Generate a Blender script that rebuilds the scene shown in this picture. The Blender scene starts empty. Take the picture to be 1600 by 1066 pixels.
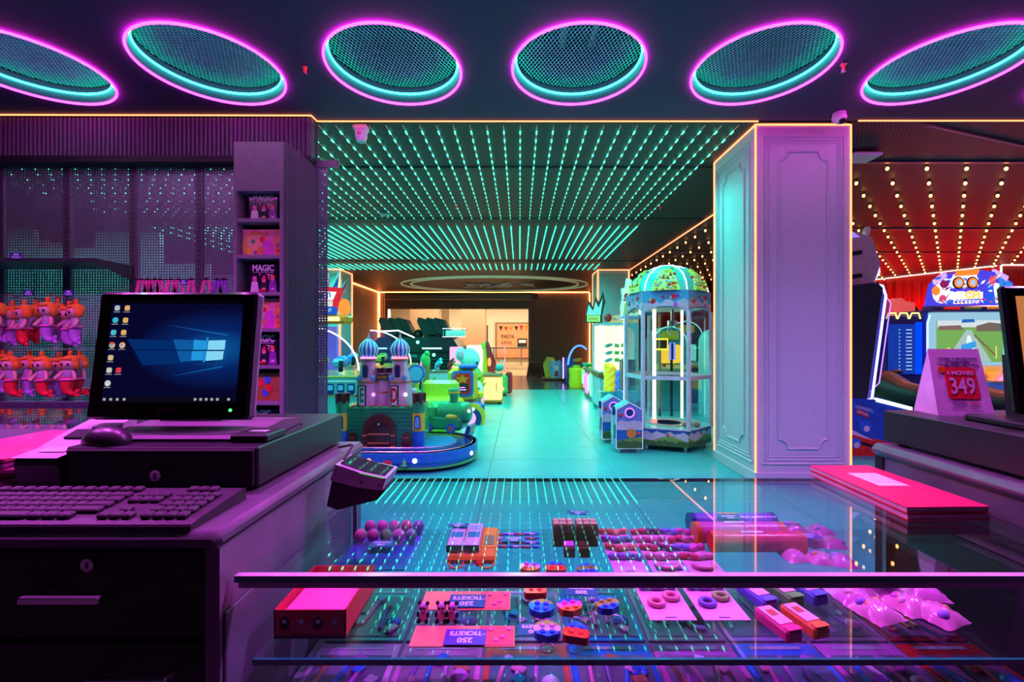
import bpy, bmesh, math, random
from mathutils import Vector, Matrix, Euler

random.seed(11)
SC = bpy.context.scene
COL = SC.collection
# ---------------------------------------------------------------- camera, world, exposure
F, CX, CY = 700.0, 812.0, 536.0        # focal length and vanishing point in pixels of the 1600 x 1066 frame
EYE, CEIL = 1.25, 3.2
cam_data = bpy.data.cameras.new('camera')
cam_data.sensor_width = 36.0
cam_data.lens = F / 1600.0 * 36.0
cam_data.shift_x = -(CX - 800.0) / 1600.0
cam_data.shift_y = (CY - 533.0) / 1600.0
cam_data.clip_start = 0.05
cam_data.clip_end = 100
cam = bpy.data.objects.new('camera', cam_data)
cam.location = (0, 0, EYE)
cam.rotation_euler = (math.pi / 2, 0, 0)
COL.objects.link(cam)
SC.camera = cam
world = bpy.data.worlds.new('world')
SC.world = world
world.use_nodes = True
world.node_tree.nodes['Background'].inputs[0].default_value = (0.50, 0.05, 0.36, 1)
world.node_tree.nodes['Background'].inputs[1].default_value = 0.016
SC.view_settings.view_transform = 'Standard'
SC.view_settings.look = 'None'
SC.view_settings.gamma = 1.0
SC.view_settings.use_curve_mapping = False
SC.view_settings.exposure = 0.0
SC.cycles.transparent_max_bounces = 24
SC.cycles.max_bounces = 8
SC.cycles.sample_clamp_indirect = 6.0
SC.cycles.caustics_reflective = False
SC.cycles.caustics_refractive = False


def at(x, y, Y):
    """world point that a photo pixel shows at distance Y"""
    return Vector(((x - CX) * Y / F, Y, EYE - (y - CY) * Y / F))


# ---------------------------------------------------------------- materials
MATS = {}


def M(name, color=(0.5, 0.5, 0.5), rough=0.5, metal=0.0, emit=None, strength=0.0, noise=0.12, nscale=18.0, bump=0.0, bscale=300.0, coat=0.0):
    if name in MATS:
        return MATS[name]
    m = bpy.data.materials.new(name)
    m.use_nodes = True
    nt = m.node_tree
    p = nt.nodes['Principled BSDF']
    p.inputs['Roughness'].default_value = rough
    p.inputs['Metallic'].default_value = metal
    p.inputs['Coat Weight'].default_value = coat
    c = (*color, 1.0)
    p.inputs['Base Color'].default_value = c
    if emit is not None:
        p.inputs['Emission Color'].default_value = (*emit, 1.0)
        p.inputs['Emission Strength'].default_value = strength
    tc = nt.nodes.new('ShaderNodeTexCoord')
    if noise > 0:
        n = nt.nodes.new('ShaderNodeTexNoise')
        n.inputs['Scale'].default_value = nscale
        n.inputs['Detail'].default_value = 3
        nt.links.new(tc.outputs['Object'], n.inputs['Vector'])
        mr = nt.nodes.new('ShaderNodeMapRange')
        mr.inputs[1].default_value = 0.3
        mr.inputs[2].default_value = 0.7
        mr.inputs[3].default_value = 1 - noise
        mr.inputs[4].default_value = 1 + noise
        nt.links.new(n.outputs['Fac'], mr.inputs[0])
        mx = nt.nodes.new('ShaderNodeVectorMath')
        mx.operation = 'SCALE'
        mx.inputs[0].default_value = color
        nt.links.new(mr.outputs[0], mx.inputs['Scale'])
        nt.links.new(mx.outputs[0], p.inputs['Base Color'])
    if bump > 0:
        n2 = nt.nodes.new('ShaderNodeTexNoise')
        n2.inputs['Scale'].default_value = bscale
        nt.links.new(tc.outputs['Object'], n2.inputs['Vector'])
        b = nt.nodes.new('ShaderNodeBump')
        b.inputs['Strength'].default_value = bump
        b.inputs['Distance'].default_value = 0.002
        nt.links.new(n2.outputs['Fac'], b.inputs['Height'])
        nt.links.new(b.outputs[0], p.inputs['Normal'])
    MATS[name] = m
    return m


def E(name, color, strength):
    """a thing that gives off light: lamp, neon tube, lit screen"""
    if name in MATS:
        return MATS[name]
    m = bpy.data.materials.new(name)
    m.use_nodes = True
    nt = m.node_tree
    nt.nodes.remove(nt.nodes['Principled BSDF'])
    e = nt.nodes.new('ShaderNodeEmission')
    e.inputs[0].default_value = (*color, 1)
    e.inputs[1].default_value = strength
    nt.links.new(e.outputs[0], nt.nodes['Material Output'].inputs[0])
    MATS[name] = m
    return m


def glass_mat(name, tint=(0.9, 1.0, 0.98), base=0.045):
    """clear sheet: transparent body with a Schlick reflection"""
    if name in MATS:
        return MATS[name]
    m = bpy.data.materials.new(name)
    m.use_nodes = True
    nt = m.node_tree
    nt.nodes.remove(nt.nodes['Principled BSDF'])
    lw = nt.nodes.new('ShaderNodeLayerWeight')
    lw.inputs['Blend'].default_value = 0.5
    po = nt.nodes.new('ShaderNodeMath')
    po.operation = 'POWER'
    po.inputs[1].default_value = 4.6
    nt.links.new(lw.outputs['Facing'], po.inputs[0])
    ma = nt.nodes.new('ShaderNodeMath')
    ma.operation = 'MULTIPLY_ADD'
    ma.inputs[1].default_value = 0.95
    ma.inputs[2].default_value = base
    nt.links.new(po.outputs[0], ma.inputs[0])
    tr = nt.nodes.new('ShaderNodeBsdfTransparent')
    tr.inputs[0].default_value = (*tint, 1)
    gl = nt.nodes.new('ShaderNodeBsdfGlossy')
    gl.inputs['Roughness'].default_value = 0.0
    gl.inputs[0].default_value = (1, 1, 1, 1)
    mx = nt.nodes.new('ShaderNodeMixShader')
    nt.links.new(ma.outputs[0], mx.inputs[0])
    nt.links.new(tr.outputs[0], mx.inputs[1])
    nt.links.new(gl.outputs[0], mx.inputs[2])
    nt.links.new(mx.outputs[0], nt.nodes['Material Output'].inputs[0])
    MATS[name] = m
    return m


def perforated_mat(name, color, pitch, hole):
    """painted sheet punched with a square grid of round holes"""
    m = M(name, color, 0.42, 0.3, noise=0.08, nscale=4)
    nt = m.node_tree
    p = nt.nodes['Principled BSDF']
    tc = nt.nodes.new('ShaderNodeTexCoord')
    sp = nt.nodes.new('ShaderNodeSeparateXYZ')
    nt.links.new(tc.outputs['Object'], sp.inputs[0])
    cb = nt.nodes.new('ShaderNodeCombineXYZ')
    nt.links.new(sp.outputs[0], cb.inputs[0])
    nt.links.new(sp.outputs[2], cb.inputs[1])
    prev = cb
    for op, val in (('SCALE', 1.0 / pitch), ('FRACTION', None), ('SUBTRACT', (0.5, 0.5, 0.0)), ('LENGTH', None)):
        v = nt.nodes.new('ShaderNodeVectorMath')
        v.operation = op
        nt.links.new(prev.outputs[0], v.inputs[0])
        if op == 'SCALE':
            v.inputs['Scale'].default_value = val
        elif op == 'SUBTRACT':
            v.inputs[1].default_value = val
        prev = v
    lt = nt.nodes.new('ShaderNodeMath')
    lt.operation = 'GREATER_THAN'
    lt.inputs[1].default_value = hole / pitch * 0.5
    nt.links.new(prev.outputs['Value'], lt.inputs[0])
    nt.links.new(lt.outputs[0], p.inputs['Alpha'])
    return m


def mesh_ceiling_mat(name, dark, wire, pitch):
    """black expanded-metal ceiling sheet: fine diamond wires over a dark void"""
    m = M(name, dark, 0.55, 0.2, noise=0)
    nt = m.node_tree
    p = nt.nodes['Principled BSDF']
    tc = nt.nodes.new('ShaderNodeTexCoord')
    outs = []
    for ang in (0.62, -0.62):
        mp = nt.nodes.new('ShaderNodeMapping')
        mp.inputs['Rotation'].default_value = (0, 0, ang)
        mp.inputs['Scale'].default_value = (1 / pitch, 1 / pitch, 1 / pitch)
        nt.links.new(tc.outputs['Object'], mp.inputs[0])
        sp = nt.nodes.new('ShaderNodeSeparateXYZ')
        nt.links.new(mp.outputs[0], sp.inputs[0])
        fr = nt.nodes.new('ShaderNodeMath')
        fr.operation = 'FRACT'
        nt.links.new(sp.outputs[0], fr.inputs[0])
        lt = nt.nodes.new('ShaderNodeMath')
        lt.operation = 'LESS_THAN'
        lt.inputs[1].default_value = 0.24
        nt.links.new(fr.outputs[0], lt.inputs[0])
        outs.append(lt)
    mx = nt.nodes.new('ShaderNodeMath')
    mx.operation = 'MAXIMUM'
    nt.links.new(outs[0].outputs[0], mx.inputs[0])
    nt.links.new(outs[1].outputs[0], mx.inputs[1])
    mc = nt.nodes.new('ShaderNodeMix')
    mc.data_type = 'RGBA'
    mc.inputs[6].default_value = (*dark, 1)
    mc.inputs[7].default_value = (*wire, 1)
    nt.links.new(mx.outputs[0], mc.inputs[0])
    nt.links.new(mc.outputs[2], p.inputs['Base Color'])
    return m


def ribbed_mat(name, color, pitch, axis, rough=0.5):
    """vertical fluting too fine and far to model rib by rib"""
    m = M(name, color, rough, noise=0.1)
    nt = m.node_tree
    p = nt.nodes['Principled BSDF']
    tc = nt.nodes.new('ShaderNodeTexCoord')
    w = nt.nodes.new('ShaderNodeTexWave')
    w.bands_direction = axis
    w.inputs['Scale'].default_value = 0.314 / pitch
    nt.links.new(tc.outputs['Object'], w.inputs['Vector'])
    b = nt.nodes.new('ShaderNodeBump')
    b.inputs['Strength'].default_value = 1.0
    b.inputs['Distance'].default_value = pitch * 0.5
    nt.links.new(w.outputs['Fac'], b.inputs['Height'])
    nt.links.new(b.outputs[0], p.inputs['Normal'])
    return m


# ---------------------------------------------------------------- mesh builder
class MB:
    def __init__(self, mat=None):
        self.v, self.f, self.fm, self.mats = [], [], [], []
        self.cur = 0
        if mat is not None:
            self.use(mat)

    def use(self, mat):
        if mat not in self.mats:
            self.mats.append(mat)
        self.cur = self.mats.index(mat)
        return self

    def _add(self, vs, fs):
        o = len(self.v)
        self.v += [tuple(p) for p in vs]
        self.f += [tuple(i + o for i in q) for q in fs]
        self.fm += [self.cur] * len(fs)
        return self

    def poly(self, pts):
        return self._add(pts, [tuple(range(len(pts)))])

    def box(self, c, s, rz=0.0, bev=0.0, rx=0.0, ry=0.0):
        h = [d / 2 for d in s]
        R = Euler((rx, ry, rz)).to_matrix()
        C = Vector(c)
        if bev <= 0:
            vs = [C + R @ Vector((a * h[0], b * h[1], e * h[2])) for a in (-1, 1) for b in (-1, 1) for e in (-1, 1)]
            fs = [(0, 1, 3, 2), (4, 6, 7, 5), (0, 4, 5, 1), (2, 3, 7, 6), (0, 2, 6, 4), (1, 5, 7, 3)]
            return self._add(vs, fs)
        bev = min(bev, min(h) * 0.95)
        idx, vs = {}, []
        for a in (-1, 1):
            for b in (-1, 1):
                for e in (-1, 1):
                    for ax in range(3):
                        q = [a * h[0], b * h[1], e * h[2]]
                        for k in range(3):
                            if k != ax:
                                q[k] -= math.copysign(bev, q[k])
                        idx[(a, b, e, ax)] = len(vs)
                        vs.append(C + R @ Vector(q))
        fs = []
        for s_ in (-1, 1):
            fs.append([idx[(s_, b, e, 0)] for b, e in ((-1, -1), (-1, 1), (1, 1), (1, -1))])
            fs.append([idx[(b, s_, e, 1)] for b, e in ((-1, -1), (-1, 1), (1, 1), (1, -1))])
            fs.append([idx[(b, e, s_, 2)] for b, e in ((-1, -1), (-1, 1), (1, 1), (1, -1))])
            for t in (-1, 1):
                fs.append([idx[(s_, t, -1, 0)], idx[(s_, t, 1, 0)], idx[(s_, t, 1, 1)], idx[(s_, t, -1, 1)]])
                fs.append([idx[(s_, -1, t, 0)], idx[(s_, 1, t, 0)], idx[(s_, 1, t, 2)], idx[(s_, -1, t, 2)]])
                fs.append([idx[(-1, s_, t, 1)], idx[(1, s_, t, 1)], idx[(1, s_, t, 2)], idx[(-1, s_, t, 2)]])
        for a in (-1, 1):
            for b in (-1, 1):
                for e in (-1, 1):
                    fs.append([idx[(a, b, e, 0)], idx[(a, b, e, 1)], idx[(a, b, e, 2)]])
        return self._add(vs, fs)

    def span(self, a, b, bev=0.0):
        return self.box([(a[i] + b[i]) / 2 for i in range(3)], [abs(b[i] - a[i]) for i in range(3)], bev=bev)

    def cyl(self, p0, p1, r0, r1=None, n=12, caps=True):
        p0, p1 = Vector(p0), Vector(p1)
        r1 = r0 if r1 is None else r1
        d = (p1 - p0).normalized()
        u = d.cross(Vector((0, 0, 1)) if abs(d.z) < 0.9 else Vector((1, 0, 0))).normalized()
        w = d.cross(u)
        vs = []
        for p, r in ((p0, r0), (p1, r1)):
            vs += [p + (u * math.cos(2 * math.pi * k / n) + w * math.sin(2 * math.pi * k / n)) * r for k in range(n)]
        fs = [(k, (k + 1) % n, n + (k + 1) % n, n + k) for k in range(n)]
        if caps:
            fs += [tuple(range(n)), tuple(range(n, 2 * n))]
        return self._add(vs, fs)

    def lathe(self, prof, c=(0, 0, 0), n=20, mats=None):
        C = Vector(c)
        o = len(self.v)
        for r, z in prof:
            for k in range(n):
                a = 2 * math.pi * k / n
                self.v.append(tuple(C + Vector((r * math.cos(a), r * math.sin(a), z))))
        for i in range(len(prof) - 1):
            for k in range(n):
                if mats:
                    self.use(mats[k % len(mats)])
                self.f.append((o + i * n + k, o + i * n + (k + 1) % n, o + (i + 1) * n + (k + 1) % n, o + (i + 1) * n + k))
                self.fm.append(self.cur)
        for i in (0, len(prof) - 1):
            if prof[i][0] > 1e-5:
                self.f.append(tuple(o + i * n + k for k in range(n)))
                self.fm.append(self.cur)
        return self

    def ball(self, c, r, n=12, m=8, R=None):
        rx, ry, rz = (r, r, r) if not hasattr(r, '__len__') else r
        C = Vector(c)
        vs = []
        for i in range(m + 1):
            t = math.pi * i / m
            for k in range(n):
                a = 2 * math.pi * k / n
                q = Vector((rx * math.sin(t) * math.cos(a), ry * math.sin(t) * math.sin(a), rz * math.cos(t)))
                vs.append(C + (R @ q if R is not None else q))
        fs = [(i * n + k, i * n + (k + 1) % n, (i + 1) * n + (k + 1) % n, (i + 1) * n + k) for i in range(m) for k in range(n)]
        return self._add(vs, fs)

    def prism(self, pts, axis, a0, a1):
        def mk(p, a):
            return {'x': (a, p[0], p[1]), 'y': (p[0], a, p[1]), 'z': (p[0], p[1], a)}[axis]
        n = len(pts)
        vs = [mk(p, a0) for p in pts] + [mk(p, a1) for p in pts]
        fs = [(k, (k + 1) % n, n + (k + 1) % n, n + k) for k in range(n)] + [tuple(range(n)), tuple(range(n, 2 * n))]
        return self._add(vs, fs)

    def tube(self, path, r, n=6, closed=False):
        P = [Vector(p) for p in path]
        m = len(P)
        rr = r if hasattr(r, '__len__') else [r] * m
        vs = []
        ref = None
        for i in range(m):
            if closed:
                d = (P[(i + 1) % m] - P[i - 1])
            else:
                d = P[min(i + 1, m - 1)] - P[max(i - 1, 0)]
            d = d.normalized() if d.length > 1e-9 else Vector((0, 0, 1))
            if ref is None:
                ref = Vector((0, 0, 1)) if abs(d.z) < 0.9 else Vector((1, 0, 0))
            u = d.cross(ref)
            if u.length < 1e-4:
                u = d.cross(Vector((0.3, 1, 0.2)))
            u.normalize()
            w = u.cross(d).normalized()
            ref = w
            vs += [P[i] + (u * math.cos(2 * math.pi * k / n) + w * math.sin(2 * math.pi * k / n)) * rr[i] for k in range(n)]
        fs = []
        for i in range(m if closed else m - 1):
            j = (i + 1) % m
            fs += [(i * n + k, i * n + (k + 1) % n, j * n + (k + 1) % n, j * n + k) for k in range(n)]
        if not closed:
            fs += [tuple(range(n)), tuple(range((m - 1) * n, m * n))]
        return self._add(vs, fs)

    def mesh(self, name):
        me = bpy.data.meshes.new(name)
        me.from_pydata(self.v, [], self.f)
        for m in self.mats:
            me.materials.append(m)
        if len(self.mats) > 1:
            me.polygons.foreach_set('material_index', self.fm)
        bm = bmesh.new()
        bm.from_mesh(me)
        bmesh.ops.remove_doubles(bm, verts=bm.verts, dist=1e-6)
        bmesh.ops.recalc_face_normals(bm, faces=bm.faces)
        bm.to_mesh(me)
        bm.free()
        return me

    def build(self, name, parent=None, smooth=None, loc=None, rot=None):
        me = self.mesh(name)
        o = bpy.data.objects.new(name, me)
        COL.objects.link(o)
        o.parent = parent
        if loc is not None:
            o.location = loc
        if rot is not None:
            o.rotation_euler = rot
        if smooth:
            me.polygons.foreach_set('use_smooth', [True] * len(me.polygons))
            try:
                me.set_sharp_from_angle(angle=math.radians(smooth if smooth > 1 else 45))
            except Exception:
                pass
        return o


def tag(o, label, cat, group=None):
    o['label'] = label
    o['category'] = cat
    if group:
        o['group'] = group
    return o


def thing(name, label, cat, loc=(0, 0, 0), rz=0.0, group=None):
    o = bpy.data.objects.new(name, None)
    o.empty_display_size = 0.1
    COL.objects.link(o)
    o.location = loc
    o.rotation_euler = (0, 0, rz)
    return tag(o, label, cat, group)


def struct(o):
    o['kind'] = 'structure'
    return o


def copy_tree(o, parent=None):
    c = o.copy()
    COL.objects.link(c)
    c.parent = parent
    for ch in list(o.children):
        copy_tree(ch, c)
    return c


TEXTS = {}


def text(parent, body, size, loc, rot, mat, name='lettering', extrude=0.0006, bold=0.0, sx=1.0, align='CENTER'):
    key = (body, size, mat.name, extrude, bold, sx, align)
    if key not in TEXTS:
        c = bpy.data.curves.new('t', 'FONT')
        c.body = body
        c.size = size
        c.align_x = align
        c.align_y = 'CENTER'
        c.extrude = extrude
        c.offset = bold
        c.resolution_u = 3
        t = bpy.data.objects.new('t', c)
        me = bpy.data.meshes.new_from_object(t)
        me.name = name
        me.transform(Matrix.Diagonal((sx, 1, 1, 1)))
        me.materials.clear()
        me.materials.append(mat)
        bpy.data.objects.remove(t)
        bpy.data.curves.remove(c)
        TEXTS[key] = me
    o = bpy.data.objects.new(name, TEXTS[key])
    COL.objects.link(o)
    o.parent = parent
    o.location = loc
    o.rotation_euler = rot
    return o


UP = (math.pi / 2, 0, 0)      # lettering that stands upright and faces the camera


def stadium(hx, r, n=10):
    """outline of half length hx, end radius r"""
    pts = []
    for k in range(n + 1):
        a = -math.pi / 2 + math.pi * k / n
        pts.append((hx - r + r * math.cos(a), r * math.sin(a)))
    for k in range(n + 1):
        a = math.pi / 2 + math.pi * k / n
        pts.append((-(hx - r) + r * math.cos(a), r * math.sin(a)))
    return pts


def circle(r, n=24, c=(0, 0), a0=0.0):
    return [(c[0] + r * math.cos(a0 + 2 * math.pi * k / n), c[1] + r * math.sin(a0 + 2 * math.pi * k / n)) for k in range(n)]


def rrect(w, h, r, n=4, c=(0, 0)):
    pts = []
    for q, (sx, sy) in enumerate(((1, 1), (-1, 1), (-1, -1), (1, -1))):
        for k in range(n + 1):
            a = math.pi / 2 * (q + k / n)
            pts.append((c[0] + sx * (w / 2 - r) + r * math.cos(a), c[1] + sy * (h / 2 - r) + r * math.sin(a)))
    return pts


# palette
TEAL_E = E('teal_led', (0.03, 1.0, 0.55), 7.0)
TEAL_DOT = E('teal_led_dot', (0.03, 1.0, 0.55), 9.0)
ORANGE_E = E('orange_led', (1.0, 0.22, 0.05), 14.0)
TEAL_MID = E('teal_led_dim', (0.03, 1.0, 0.52), 4.0)
MAG_E = E('magenta_neon', (1.0, 0.014, 0.85), 26.0)
CYAN_E = E('cyan_neon', (0.02, 1.0, 0.70), 16.0)
WARM_E = E('warm_led', (1.0, 0.23, 0.09), 3.8)
BULB_E = E('bulb_glow', (1.0, 0.36, 0.09), 9.0)


def down_light(name, loc, color, watts, size=2.9):
    l = bpy.data.lights.new(name, 'SPOT')
    l.energy = watts
    l.color = color
    l.spot_size = size
    l.spot_blend = 1.0
    l.shadow_soft_size = 0.0
    o = bpy.data.objects.new(name, l)
    o.location = loc
    COL.objects.link(o)


# the downward light of the teal strips on the mesh ceiling, strip bundle by strip bundle
for _y in (4.7, 6.0, 7.4, 8.6, 9.8, 11.2):
    for _x in (-6.4, -4.6, -3.0, -1.5, 0.0, 1.5):
        down_light('teal_down_light', (_x, _y, CEIL - 0.03), (0.03, 1.0, 0.86), 92.0, 2.9 if _y > 5 else 2.6)
for _x in (-7.7, -6.1, -4.9):  # extra spots added to brighten the boards behind the perforated wall
    down_light('teal_down_light', (_x, 5.0, CEIL - 0.03), (0.15, 1.0, 0.92), 70.0, 2.5)
# warm fill spots added so the rides' colours show under the teal light
for _x, _y in ((-1.45, 3.98), (-0.7, 6.1), (-2.6, 5.7), (-0.5, 7.4), (1.2, 4.2), (1.1, 7.2)):
    down_light('ride_fill_light', (_x, _y, CEIL - 0.05), (1.0, 0.50, 0.46), 95.0, 1.5)
# the warm light of the bulb grid over the red room
for _x, _y in ((4.4, 5.6), (6.2, 5.6), (8.0, 6.5), (5.3, 8.0), (6.4, 6.7), (7.5, 9.0), (10.0, 9.0), (4.0, 10.5)):
    down_light('bulb_grid_light', (_x, _y, CEIL - 0.09), (1.0, 0.24, 0.17), 130.0, 2.6)
# the downward light of the ring lamps above the counter
for _i in range(7):
    down_light('ring_lamp_light', (-3.486 + 1.3 * _i, 1.43, CEIL - 0.03), ((0.85, 0.10, 1.0), (0.85, 0.10, 1.0), (0.92, 0.06, 1.0), (0.92, 0.06, 1.0), (0.66, 0.22, 1.0), (0.60, 0.26, 1.0), (0.8, 0.12, 1.0))[_i], (290, 300, 235, 230, 240, 300, 200)[_i], 2.0 if _i in (2, 3) else 2.5)
BLACK = M('black_plastic', (0.012, 0.012, 0.014), 0.38, bump=0.15)
MATBLACK = M('matte_black', (0.010, 0.010, 0.012), 0.75)
CHROME = M('brushed_metal', (0.62, 0.62, 0.64), 0.25, 1.0, noise=0.05)
WHITE = M('white_plastic', (0.8, 0.8, 0.8), 0.4, noise=0.04)
GLASS = glass_mat('clear_glass')


def scribble(parent, w, h, loc, mat, n, rot=None, name='lettering'):
    """print too blurred to read: a row of letter-sized strokes"""
    rn = random.Random(n * 7 + int(w * 1000))
    mb = MB(mat)
    cell = w / n
    d = max(0.0004, min(0.004, h * 0.02))
    for i in range(n):
        x = -w / 2 + cell * (i + 0.5)
        k = rn.randint(0, 3)
        bw = cell * 0.22
        mb.box((x - cell * 0.26, 0, 0), (bw, d, h))
        if k in (0, 1):
            mb.box((x + cell * 0.24, 0, 0), (bw, d, h * (1 if k else 0.6)))
        if k in (0, 2, 3):
            mb.box((x, 0, h * 0.42), (cell * 0.7, d, h * 0.16))
        if k in (1, 3):
            mb.box((x, 0, 0), (cell * 0.7, d, h * 0.16))
        if k in (2, 3):
            mb.box((x, 0, -h * 0.42), (cell * 0.7, d, h * 0.16))
    return mb.build(name, parent, loc=loc, rot=rot)
# ================================================================ THE SETTING
PAINT = M('dark_ceiling_paint', (0.050, 0.032, 0.085), 0.7, bump=0.1, noise=0.08)
RIBP = M('dark_fluted_panel', (0.075, 0.070, 0.095), 0.5, noise=0.06)
COLP = M('pale_column_paint', (0.52, 0.52, 0.56), 0.45, bump=0.2, noise=0.04)
TILE = M('teal_lit_floor_tile', (0.035, 0.38, 0.38), 0.3, noise=0.07, nscale=3, bump=0.05)  # grey tile with the teal of the LED light put into its colour
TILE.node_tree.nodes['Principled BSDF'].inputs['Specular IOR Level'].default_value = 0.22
DTILE = M('dark_floor_tile', (0.085, 0.078, 0.072), 0.16, noise=0.12, nscale=3)
GROUT = M('floor_grout', (0.14, 0.15, 0.15), 0.7)

# --- floors
fl = struct(MB(GROUT).span((-9, -3, -0.06), (14, 12.0, -0.004)).build('floor'))
k = 0
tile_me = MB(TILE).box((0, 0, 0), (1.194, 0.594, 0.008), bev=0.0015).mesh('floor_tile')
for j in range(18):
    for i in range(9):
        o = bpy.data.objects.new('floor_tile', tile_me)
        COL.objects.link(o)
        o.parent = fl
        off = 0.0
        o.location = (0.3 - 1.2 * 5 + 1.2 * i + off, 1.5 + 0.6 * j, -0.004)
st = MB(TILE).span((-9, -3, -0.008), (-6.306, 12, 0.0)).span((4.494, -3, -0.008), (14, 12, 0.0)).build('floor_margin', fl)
MB(M('staff_floor_dark', (0.09, 0.075, 0.085), 0.5)).span((-6.306, -3, -0.008), (4.494, 1.2, 0.0)).build('staff_floor', fl)
struct(MB(DTILE).span((-9, 12.0, -0.06), (14, 17.1, 0.0)).build('floor'))
struct(MB(M('mall_floor', (0.62, 0.40, 0.22), 0.25)).span((-9, 17.1, -0.06), (10, 26, -0.001)).build('floor'))

# --- front ceiling with round openings
RINGS = [(-3.486 + 1.3 * i, 3.18) for i in range(7)]
RR = 0.455
BACK_RINGS = [(-3.486 + 1.3 * i, 3.18 - 1.75 * j) for j in (1,) for i in range(7)]
cu = bpy.data.curves.new('c', 'CURVE')
cu.dimensions = '2D'
cu.fill_mode = 'BOTH'
cu.extrude = 0.06


def spl(pts):
    s = cu.splines.new('POLY')
    s.points.add(len(pts) - 1)
    for q, p in zip(s.points, pts):
        q.co = (p[0], p[1], 0, 1)
    s.use_cyclic_u = True


spl([(-7.5, -4.0), (11, -4.0), (11, 3.93), (-1.79, 3.93), (-1.79, 3.83), (-7.5, 3.83)])
for c in RINGS + BACK_RINGS:
    spl(circle(RR, 48, c))
tmp = bpy.data.objects.new('t', cu)
me = bpy.data.meshes.new_from_object(tmp)
bpy.data.objects.remove(tmp)
me.materials.clear()
me.materials.append(PAINT)
fc = bpy.data.objects.new('ceiling', me)
fc.location = (0, 0, CEIL + 0.06)
COL.objects.link(fc)
struct(fc)
# plenum above it, with ducts that show through the grilles
struct(MB(M('plenum_dark', (0.03, 0.035, 0.04), 0.8)).span((-7.5, -4, 3.9), (11, 3.95, 3.95)).span((-7.5, 3.93, 3.325), (11, 3.96, 3.9)).build('ceiling'))
DUCT = M('galvanised_duct', (0.30, 0.33, 0.34), 0.35, 0.7)
for (lab, pts, r) in (('slim galvanised pipe seen through the ring grille left of centre', [(-1.7, 2.95, 3.55), (-0.85, 2.98, 3.55)], 0.03),
                      ('branching galvanised duct seen through the ring grille right of centre', [(0.25, 2.9, 3.56), (0.62, 2.92, 3.56)], 0.035),
                      ('galvanised pipe crossing above the rightmost ring grille', [(2.4, 3.1, 3.6), (4.4, 3.0, 3.6)], 0.04),
                      ('galvanised pipe crossing above the leftmost ring grille', [(-4.6, 3.0, 3.6), (-2.9, 3.15, 3.6)], 0.05)):
    mb = MB(DUCT).cyl(pts[0], pts[1], r, n=10)
    if 'branching' in lab:
        for x in (0.33, 0.56):
            mb.cyl((x, 2.9, 3.56), (x, 3.5, 3.58), 0.025, n=8)
        mb.box((0.62, 2.92, 3.56), (0.1, 0.09, 0.09))
    o = mb.build('ceiling_duct', smooth=40)
    tag(o, lab, 'duct')

# --- LED ceiling, bulb ceiling, back ceiling
struct(MB(mesh_ceiling_mat('led_ceiling_mesh', (0.004, 0.006, 0.006), (0.075, 0.08, 0.08), 0.022)).span((-9, 3.96, CEIL), (2.9, 12.0, CEIL + 0.03)).build('ceiling'))
struct(MB(mesh_ceiling_mat('bulb_ceiling_mesh', (0.012, 0.006, 0.008), (0.12, 0.07, 0.09), 0.03)).span((2.95, 3.96, CEIL), (16, 17.1, CEIL + 0.03)).build('ceiling'))
struct(MB(mesh_ceiling_mat('back_ceiling_mesh', (0.012, 0.010, 0.008), (0.06, 0.05, 0.04), 0.03)).span((-9, 12.0, CEIL), (2.9, 17.1, CEIL + 0.03)).build('ceiling'))
# beams faintly visible through the mesh ceilings
BEAM = M('ceiling_beam', (0.022, 0.024, 0.026), 0.6)
for i, (y, w) in enumerate(((4.95, 0.05), (7.0, 0.25), (10.6, 0.12))):
    struct(MB(BEAM).span((-7.0, y, CEIL - 0.012), (2.88, y + w, CEIL + 0.001)).build('trim_%d' % (i + 1)))
for i, y in enumerate((4.78, 7.6, 9.6)):
    struct(MB(M('purple_track', (0.16, 0.09, 0.16), 0.4)).span((3.0, y, CEIL - 0.02), (12, y + 0.05, CEIL + 0.001)).build('trim_%d' % (i + 4)))
struct(MB(M('purple_track')).prism([(3.6, 3.99), (3.68, 3.99), (6.2, 4.78), (6.1, 4.78)], 'z', CEIL - 0.02, CEIL + 0.001).build('trim_7'))

# --- walls
WALLD = ribbed_mat('brown_fluted_wall', (0.19, 0.155, 0.13), 0.07, 'X')
WALLDY = ribbed_mat('brown_fluted_wall_side', (0.19, 0.155, 0.13), 0.07, 'Y')
REDW = ribbed_mat('red_fluted_wall', (0.55, 0.012, 0.02), 0.09, 'X', 0.4)
BY = 17.1
OX0, OX1, OZ = -5.1, (828 - CX) * BY / F, EYE + (CY - 483) * BY / F        # shutter opening
struct(MB(WALLD).span((OX1, BY, 0), (4.0, BY + 0.12, CEIL)).span((-9, BY, 0), (OX0, BY + 0.12, CEIL)).span((OX0, BY, OZ), (OX1, BY + 0.12, CEIL)).build('wall_back'))
struct(MB(WALLDY).span((-5.6, 12.66, 0), (-5.4, BY, CEIL)).build('wall_left'))
PALE = M('pale_side_wall', (0.85, 0.86, 0.86), 0.5)
struct(MB(PALE).span((-9.1, 3.9, 0), (-9.0, 12.7, CEIL)).span((-9.0, 12.6, 0), (-5.6, 12.7, CEIL)).build('wall_left'))
hole_backdrop = MB(PALE)  # pale boards added as a bright backdrop behind the perforated holes
for x0_, x1_, h_ in ((-8.2, -7.3, 2.55), (-7.28, -6.4, 2.75), (-6.38, -5.6, 2.5), (-5.58, -4.75, 2.7), (-4.73, -4.1, 2.3)):
    hole_backdrop.span((x0_, 5.9, 0), (x1_, 5.98, h_))
struct(hole_backdrop.build('wall_left'))
rw = MB(REDW)
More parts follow.
